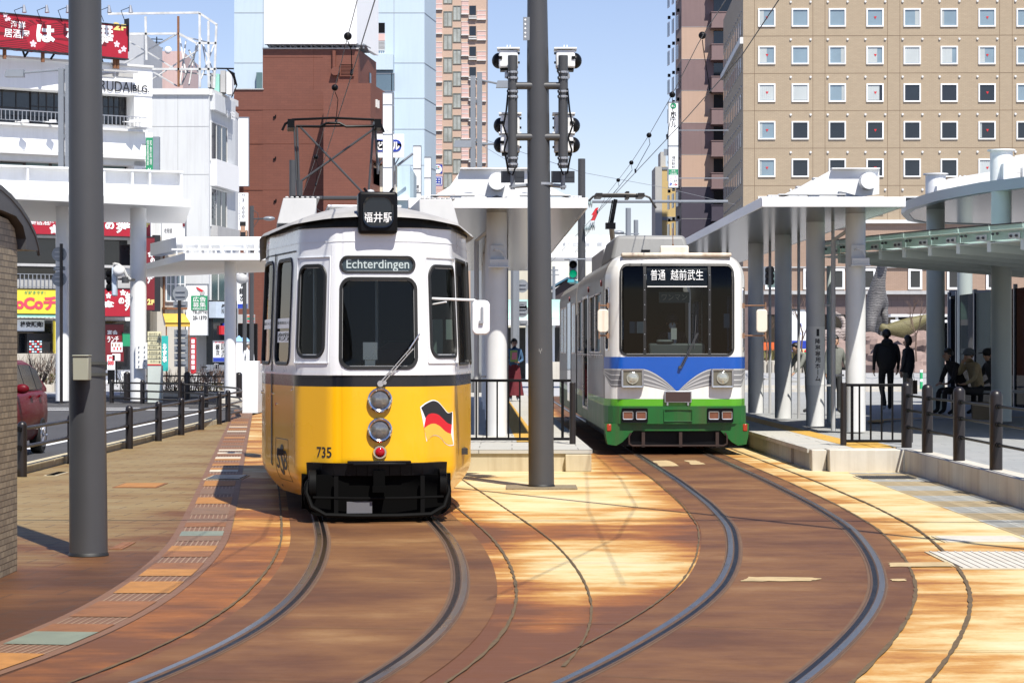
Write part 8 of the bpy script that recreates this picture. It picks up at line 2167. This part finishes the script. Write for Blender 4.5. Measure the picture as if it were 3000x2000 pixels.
b = B(); b.cyl(at(413, 800, 65.9), at(413, 790, 65.9), .07, n=8)
signpost('road_sign', 'two dark round sign backs on a bracket beside the left canopy pillar', 142, 69, 560, [(136, 584, 17), (136, 641, 17)], [(123, 612, 150, 621)], True)
signpost('road_sign', 'grey post with two half hidden round signs behind the island canopy pillar', 1183, 73, 510, [(1199, 657, 15), (1199, 714, 15)], [(1190, 692, 1210, 712), (1192, 736, 1212, 748)], False, .15)
t = thing('traffic_signal', 'white backed traffic signal on a curved arm by the tall white pillar', 'traffic light', at(266, 640, 69))
b = B(); p = [at(u, v, 69) for u, v in ((262, 606), (272, 608), (283, 616), (292, 636), (300, 642))]; b.tube(p, .05, 8); b.box(*(at(259, 612, 69)), *(at(266, 604, 69.2))); b.build('arm', M['lightgrey'], t)
b = B(); q0, q1 = at(256, 680, 69), at(271, 614, 69.25); b.box(q0.x, 69, q0.z, q1.x, 69.25, q1.z); b.build('housing', mat('pale_blue_housing', (.5, .58, .68), .4), t, bevel=.04)
b = B()
for v in (628, 643, 660): c = at(256, v, 69.1); b.cyl(c, c + V(-.1, .05, 0), .11, .13, n=12)
b.build('hood', M['black'], t)
b = B(); c = at(272, 622, 68.9); b.sph(c, (.17, .12, .17), 12, 8); b.build('loudspeaker', M['white'], t)
b = B(); b.cyl(at(288, 650, 69), at(288, 636, 69), .11, n=12); b.tube([at(290, 643, 69), at(308, 643, 69.5)], .05, 6); b.build('lamp_can', M['pole'], label='short black spot lamp can bracketed to the tall white pillar', cat='lamp')
t = thing('traffic_signal', 'two lamp traffic signal glowing green beside the dark pole left of the green tram', 'traffic light', at(1316, 640, 69.5))
b = B(); q0, q1 = at(1308, 641, 69.5), at(1326, 597, 69.8); b.box(q0.x, 69.5, q0.z, q1.x, 69.8, q1.z); b.box(*at(1296, 597, 69.6), *at(1345, 594, 69.8)); b.build('housing', M['greysteel'], t, bevel=.03)
for v, m_ in ((608, M['black']), (629, emitmat('green_signal_lamp', (.0, .45, .22), .35))):
    b = B(); c = at(1316, v, 69.5); b.lathe([(.115, 0), (.115, .01), (.07, .04), (0, .05)], c, (0, -1, 0), 18); b.build('lens', m_, t)
    b = B(); vs = []
    for yy in (0, -.2):
        for k in range(9): a = math.radians(-20 + 220 * k / 8); vs.append(c + V(.125 * math.cos(a), yy, .125 * math.sin(a)))
    b.add(vs, [(k, k + 1, 9 + k + 1, 9 + k) for k in range(8)]); b.build('hood', M['black'], t)
b = B(); b.hexa([at(1303, 648, 69.4), at(1318, 648, 69.4), at(1328, 652, 69.9), at(1310, 652, 69.9), at(1305, 641, 69.4), at(1318, 641, 69.4), at(1328, 646, 69.9), at(1310, 646, 69.9)]); b.build('teal_hood', mat('teal_plastic', (.05, .35, .42), .4), t)
t = thing('traffic_signal', 'dark three lamp traffic signal seen from the side behind the tram mirror', 'traffic light', at(1762, 650, 80))
b = B(); b.box(*at(1754, 654, 80), *at(1761, 613, 80.3)); b.box(*at(1740, 634, 80.1), *at(1755, 631, 80.2)); b.build('housing', M['greysteel'], t)
b = B()
for v in (620, 634, 647): c = at(1762, v, 80.1); b.cyl(c, c + V(.12, -.25, 0), .12, .13, n=12)
b.build('hood', M['black'], t)
b = B(); b.cyl((px(1748, 80.3), 80.3, 0), (px(1748, 80.3), 80.3, pz(600, 80)), .08, n=8); b.build('post', M['greysteel'], t)
t, p = sign('bus_timetable', 'cream notice board with rows of black text beside the tall white pillar', 339, 761, 370, 836, 69, mat('cream_board', (.72, .68, .45), .5), [(M['blacktext'], [('福井城址', 342, 764, 362, 769, .02), ('福井市役所', 342, 774, 362, 779, .02), ('県庁', 345, 785, 362, 789, .02), ('歴史博物館', 342, 795, 362, 800, .02), ('養浩館庭園', 342, 806, 362, 811, .02), ('中央公園', 342, 816, 362, 821, .02), ('足羽山', 345, 827, 362, 831, .02)] + [('→', 363, 765 + k * 10.4, 369, 770 + k * 10.4, .02, .03) for k in range(7)])], .08, None)
part(p, t, 'red_foot', M['redtext'], (339, 836, 370, 839, -.08, 0)); part(p, t, 'row_line', M['blacktext'], *[(339, 771.5 + k * 10.4, 370, 772 + k * 10.4, 0, .012) for k in range(6)]); part(p, t, 'base', mat('pale_green_grey', (.5, .55, .52), .6), (339, 839, 370, 924, -.4, -.01))
t, p = sign('control_cabinet_cover', 'white riveted cover plate fixed on the tall white pillar', 311, 786, 338, 846, 69.6 - .02, M['white'], (), .12)
b = B()
for k in range(5):
    for j in range(2): b.cyl(at(319 + j * 13, 796 + k * 11, 69.57), at(319 + j * 13, 796 + k * 11, 69.55), .02, n=6)
b.build('rivets', M['greysteel'], t)
sign('banner', 'teal vertical shop banner with white characters behind the notice board', 371, 771, 386, 852, 98, mat('teal_banner', (.02, .36, .32), .6), [(M['whitetext'], [('お\n食\n事', 373, 788, 384, 832, .02, .04)])], .04)
t, p = sign('advert_board', 'white advertising board with green block and telephone number on the grey building', 428, 653, 477, 769, 111, M['whitesign'], [(M['blacktext'], [('TEL(0776)', 442, 713, 476, 722, .02, .02), ('25-1370', 443, 725, 475, 734, .02, .03)])], .2, True)
part(p, t, 'green_block', M['greensign'], (439, 679, 476.5, 712, 0, .02)); lett(p, t, M['whitetext'], [('広告', 443, 681.5, 473, 693, .03, .01), ('募集', 443, 694, 473, 705.5, .03, .0), ('㈱関西広告社', 443, 707, 473, 711, .03, .01)])
b = B(); q = [p.W(*p.uv(u, v), .02) for u, v in ((451, 658), (468, 667), (463, 671), (453, 664))]; b.prism(q, p.n * .02, 0); c = p.W(*p.uv(465, 672), .02); b.cyl(c, c + p.n * .015, .13, n=14, mi=1); b.build('paper_plane_mark', [M['redtext'], M['lightgrey']], t)
t = thing('awning', 'small yellow striped awning over an old shop front', 'awning', at(405, 745, 106)); b = B(); b.hexa([at(380, 744, 104.5), at(437, 744, 104.5), at(424, 722, 106.5), at(374, 722, 106.5), at(380, 741, 104.5), at(437, 741, 104.5), at(424, 720, 106.5), at(374, 720, 106.5)]); b.hexa([at(380, 750, 104.5), at(437, 750, 104.5), at(437, 750, 104.6), at(380, 750, 104.6), at(380, 741, 104.5), at(437, 741, 104.5), at(437, 741, 104.6), at(380, 741, 104.6)]); b.build('canvas', mat('yellow_canvas', (.62, .38, .06), .8, var=.12), t)
b = B(); b.tube([at(382, 745, 104.6), at(382, 876, 104.6)], .03, 6); b.tube([at(434, 745, 104.6), at(434, 876, 104.6)], .03, 6); b.build('post', M['rust'], t)
t, p = sign('vertical_sign', 'white vertical sign with black brush characters and a blue wave at its foot', 545, 614, 569, 708, 110, M['whitesign'], [(M['blacktext'], [('目', 550, 620, 560, 630, .02, .03), ('の', 553, 651, 561, 659, .02, .05), ('銀', 549, 661, 564, 676, .02, .02), ('次', 550, 678, 564, 692, .02, .03)])], .3, True); part(p, t, 'blue_wave', M['bluesign'], (546, 698, 568, 708, 0, .015))
t, p = sign('izakaya_shop', 'dark izakaya shop front with brush character sign under the grey building', 490, 690, 545, 870, 111.0, M['darkpane'], (), .4, None, 113, cat='shop front')
part(p, t, 'fascia', mat('pale_blue_fascia', (.5, .58, .68), .5), (488, 693, 524, 730, -.2, .2)); lett(p, t, M['blacktext'], [('銀次', 500, 698, 520, 722, .22, .06)]); part(p, t, 'noren', M['bluesign'], (510, 742, 524, 770, 0, .1)); part(p, t, 'red_cloth', M['redtext'], (503, 748, 512, 768, 0, .12))
t, p = sign('standing_sign', 'white standing board with bold black characters and blue foot by the bicycles', 490, 783, 519, 830, 101, M['whitesign'], [(M['blacktext'], [('銀\n次', 495, 790, 505, 816, .02, .02), ('目\n利\nき\nの', 507, 788, 517, 820, .02, .02)]), (M['redtext'], [('居酒屋', 493, 784, 515, 788, .02)])], .1, True); part(p, t, 'blue_foot', M['bluesign'], (490, 821, 519, 830, 0, .015)); part(p, t, 'legs', M['black'], (492, 830, 494, 884, -.1, 0), (515, 830, 517, 884, -.1, 0))
t, p = sign('store_fascia', 'grey store fascia with orange green and red stripes behind the white street pillar', 546, 722, 584, 742, 118, M['lightgrey'], (), .4, cat='shop sign'); part(p, t, 'stripes', M['orange'], (568, 725, 584, 728, 0, .02)); part(p, t, 'green_stripe', M['greensign'], (568, 730, 584, 733.5, 0, .02)); part(p, t, 'red_stripe', M['redtext'], (568, 736, 584, 739, 0, .02)); part(p, t, 'shop_opening', M['black'], (546, 743, 590, 872, -.4, -.05))
t, p = sign('red_phone_stand', 'narrow red and white stand of leaflets beside the grey building', 438, 775, 449, 858, 101, M['redtext'], (), .3, cat='stand'); part(p, t, 'panes', M['whitesign'], *[(440, 779 + k * 12, 447, 788 + k * 12, 0, .03) for k in range(6)])
for u, v0, w_, lb in ((268, 786, 26, 'stand of small food photos beside the tall white pillar'), (255, 815, 18, 'white price board with red figures behind the big left pole')):
    t, p = sign('menu_board', lb, u - w_ / 2, v0, u + w_ / 2, v0 + (22 if w_ > 20 else 34), 100, M['whitesign'], (), .08); 
    if w_ > 20: 
        b = B()
        for k in range(6): p.rect(b, 257 + k * 3.8, 789 + (k % 2) * 8, 260 + k * 3.8, 795 + (k % 2) * 8, 0, .02, k % 2)
        b.build('food_photo', [mat('food_brown', (.3, .14, .06), .6), M['redtext']], t); part(p, t, 'lower_board', M['whitesign'], (258, 812, 276, 828, -.08, 0)); part(p, t, 'leg', M['black'], (266, 828, 269, 882, -.08, 0))
    else: lett(p, t, M['redtext'], [('500', 248, 828, 262, 838, .02, .05), ('円', 250, 818, 260, 826, .02, .03)]); part(p, t, 'leg', M['black'], (247, 849, 263, 882, -.06, -.02))
for k, (u, lb) in enumerate(((549, 'left of two small blue pyramid tent roofs by the store'), (562, 'right of two small blue pyramid tent roofs by the store'))):
    Yt = 99 + k * 2; b = B(); a = at(u, 770, Yt); w_ = .26; z0 = pz(784, Yt)
    b.add([(a.x - w_, Yt - w_, z0), (a.x + w_, Yt - w_, z0), (a.x + w_, Yt + w_, z0), (a.x - w_, Yt + w_, z0), (a.x, Yt, a.z)], [(0, 1, 4), (1, 2, 4), (2, 3, 4), (3, 0, 4)]); r_ = thing('display_case', lb, 'display case', (a.x, Yt, 0)); b.build('roof', mat('sky_blue_roof', (.2, .38, .6), .5), r_); b = B(); b.box(a.x - w_ * .85, Yt - w_ * .85, .0, a.x + w_ * .85, Yt + w_ * .85, z0); b.build('case', M['whitesign'], r_)
def cone(u, vt, Y, h, label):
    t = thing('traffic_cone', label, 'traffic cone', (px(u, Y), Y, .03), group='orange traffic cones'); b = B(); p = V(px(u, Y), Y, .03)
    b.box(p.x - .18, p.y - .18, .03, p.x + .18, p.y + .18, .07); b.cyl(p + V(0, 0, .04), p + V(0, 0, h), .14, .025, n=16); b.build('body', M['orange'], t)
    b = B(); b.cyl(p + V(0, 0, h * .45), p + V(0, 0, h * .65), .094, .07, n=16); b.build('band', M['whitesign'], t)
cone(551, 820, 76, .75, 'orange cone with a white band left of the concrete end wall'); cone(560, 815, 84, .72, 'orange cone behind the concrete end wall near the man in white')
def bicycle(u, Y, rot, label):
    T = Matrix.Translation((px(u, Y), Y, .0)) @ Matrix.Rotation(rot, 4, 'Z'); t = thing('bicycle', label, 'bicycle', M=T, group='bicycles parked by the shop')
    for x in (-.5, .5):
        b = B(T); b.tube([(x + .3 * math.cos(a), 0, .32 + .3 * math.sin(a)) for a in np.linspace(0, 2 * math.pi, 25)[:-1]], .018, 6, closed=True)
        w_ = b.build('wheel', M['rubber'], t); b = B(T)
        for k in range(8): a = k * math.pi / 4; b.tube([(x, 0, .32), (x + .29 * math.cos(a), 0, .32 + .29 * math.sin(a))], .004, 3)
        b.build('spokes', M['galv'], w_)
    b = B(T); 
    for a, c in (((-.5, 0, .32), (-.05, 0, .3)), ((-.5, 0, .32), (-.15, 0, .72)), ((-.05, 0, .3), (-.18, 0, .82)), ((-.05, 0, .3), (.38, 0, .72)), ((.38, 0, .78), (.5, 0, .32)), ((-.14, 0, .66), (.36, 0, .76))): b.tube([a, c], .018, 6)
    b.build('frame', M['galv'], t); b = B(T); b.tube([(.30, -.25, .98), (.36, -.1, 1.0), (.35, .1, 1.0), (.30, .25, .98)], .014, 6); b.tube([(.38, 0, .78), (.35, 0, 1.0)], .014, 6); b.build('handlebar', M['chrome'], t)
    b = B(T); b.sph((-.19, 0, .86), (.13, .07, .04), 12, 6); b.build('saddle', M['black'], t); b = B(T); b.box(.42, -.17, .72, .72, .17, .95); b.build('basket', M['greysteel'], t)
bicycle(480, 97, .2, 'silver bicycle by the standing board under the grey building'); bicycle(512, 98.5, 2.9, 'bicycle behind the white street pillar right of the standing board')
b = B(); b.cyl((px(562, 96), 96, 0), (px(562, 96), 96, pz(600, 96)), .09, n=8, mi=0); b.sph(at(556, 640, 96), (.28, .2, .24), 12, 8, mi=1); b.build('street_lamp', [M['pole'], M['lightgrey']], label='slim dark street lamp with a glass flower globe left of the yellow tram', cat='street lamp')
t = thing('street_lamp', 'dark street lamp with a flat grey head before the red brown building', 'street lamp', (px(580, 90), 90, 0)); b = B(); b.cyl((px(578, 90), 90, 0), (px(578, 90), 90, pz(473, 90)), .09, n=8); b.tube([at(578, 503, 90), at(610, 502, 90)], .03, 6); b.tube([at(578, 480, 90), at(592, 490, 90), at(594, 505, 90), at(580, 525, 90)], .015, 5); b.build('post', M['pole'], t); b = B(); b.sph(at(618, 502, 90), (.24, .16, .09), 12, 8); b.build('lamp_head', M['greysteel'], t)
t = thing('street_lamp', 'far street lamp with a flat head above the green tram roof', 'street lamp', (px(1447, 110), 110, 0)); b = B(); b.cyl((px(1443, 110), 110, 0), (px(1443, 110), 110, pz(478, 110)), .14, n=8); b.cyl((px(1462, 110), 110.5, 0), (px(1462, 110), 110.5, pz(504, 110)), .12, n=8); b.tube([at(1420, 537, 110), at(1468, 537, 110)], .03, 6); b.build('post', M['greysteel'], t); b = B(); b.sph(at(1420, 534, 110), (.3, .2, .1), 12, 8); b.build('lamp_head', M['greysteel'], t)
bpy.data.scenes.remove(TS)
# ---------------------------------------------------------------- overhead line
def polew(u, vt, Y, r_, name, label):
    t = thing(name, label, 'pole', (px(u, Y), Y, 0)); b = B(); b.cyl((px(u, Y), Y, 0), (px(u, Y), Y, pz(vt, Y)), r_, r_ * .9, n=20); b.build('shaft', M['pole'], t); return t
t = polew(1336, 365, 72, .13, 'overhead_line_pole', 'slim dark line pole with insulators left of the green tram')
b = B(); b.tube([at(1345, 463, 72), at(1672, 463, 72)], .05, 8); b.tube([at(1338, 440, 72), at(1345, 463, 72)], .03, 6); b.build('cross_arm', M['greysteel'], t)
m_ins = mat('pale_glass_insulator', (.55, .65, .66), .1, var=.05)
for u, v in ((1353, 468), (1359, 520), (1347, 525)):
    b = B(); c = at(u, v, 71.8)
    for k in range(3): b.lathe([(.02, 0), (.13, .02), (.14, .035), (.02, .06)], c + V(-.07 + k * .06, 0, 0), (1, 0, 0), 14)
    b.build('insulator', m_ins, t)
b = B(); c = lambda u, v: at(u, v, 71.6)
b.prism([c(1368, 478), c(1375, 476), c(1370, 490), c(1373, 490), c(1366, 506), c(1357, 507), c(1362, 494), c(1358, 494)], (0, .03, 0)); b.build('danger_mark', M['redtext'], t)
t = polew(672, 368, 88, .14, 'overhead_line_pole', 'dark line pole seen behind the pantograph of the yellow tram'); 
def wire(b, pts, r_): b.tube(pts, r_, 5, cap=False)
def overhead(track, label, zs, us, zc=5.02, skew=0):
    t = thing('overhead_wire', label, 'wires', (track(20), 20, 5))
    b = B(); wire(b, [(track(y), y, zc) for y in (12, 17, 21, 26, 33, 40, 47, 55, 70, 95)], .0065); b.build('contact_wire', M['black'], t)
    mz = lambda y: np.interp(y, [q[0] for q in zs], [q[1] for q in zs])
    mx = lambda y: np.interp(y, [q[0] for q in zs], [q[2] for q in zs])
    b = B(); wire(b, [(mx(y), y, mz(y)) for y in np.linspace(13, 95, 34)], .0055); b.build('messenger_wire', M['black'], t)
    for u, v in us:
        ys = np.linspace(15, 80, 800); y = min(ys, key=lambda y: abs(mx(y) / y * F + CU - u)); p = V(mx(y), y, mz(y)); b = B(); b.sph(p, .05, 12, 8); o = b.build('ball_insulator', M['black'], t)
        b = B(); b.tube([p + V(0, 0, -.06), p + V(.03, .2, -.15), V(track(y + .3), y + .3, zc + .04)], .006, 5); b.tube([V(track(y + .3), y + .25, zc), V(track(y + .3), y + .35, zc + .06)], .02, 5); b.build('dropper', M['black'], o)
def mes(pts): return [(Y, pz(v, Y), px(u, Y)) for u, v, Y in pts]
overhead(RT, 'two overhead wires with black ball insulators rising right above the green tram', mes([(1690, -40, 20.5), (1655, 20, 24.5), (1613, 82, 29.5), (1544, 218, 36), (1490.6, 311, 43), (1450, 374, 50), (1420, 414, 56), (1390, 452, 63), (1360, 520, 72)]), [(1613, 82), (1544, 218), (1490.6, 311), (1450, 374), (1420, 414)])
overhead(LT, 'two overhead wires with black ball insulators above the yellow tram pantograph', mes([(835, -60, 22), (820, 5, 24), (799, 83, 27.5), (769, 202, 33.5), (744.5, 295, 40), (725.6, 361, 46.5), (711, 405, 52), (697, 440, 60), (690, 452, 63)]), [(799, 83), (769, 202), (744.5, 295), (725.6, 361.6), (711, 405)])
t = thing('span_wire', 'thin guy wires crossing the sky from the signal pole to the slim line pole', 'wires', at(1300, 400, 50))
b = B(); wire(b, [at(1100, 330, 74), at(1260, 425, 70), at(1336, 480, 71)], .008); wire(b, [at(1104, 318, 75), at(1336, 396, 72), at(1520, 430, 85), at(1690, 470, 110)], .008); b.build('guy_wire', M['greysteel'], t)
t = thing('span_wire', 'unseen dark cable set high over both tracks for its shadow on the slab', 'wires', (1, 18, 6.6))
b = B(); wire(b, [(-1.0, 26.4, 7), (9.4, 9.0, 7)], .045); b.build('cable', M['black'], t)  # added out of view, laid so that its shadow line crosses the slab
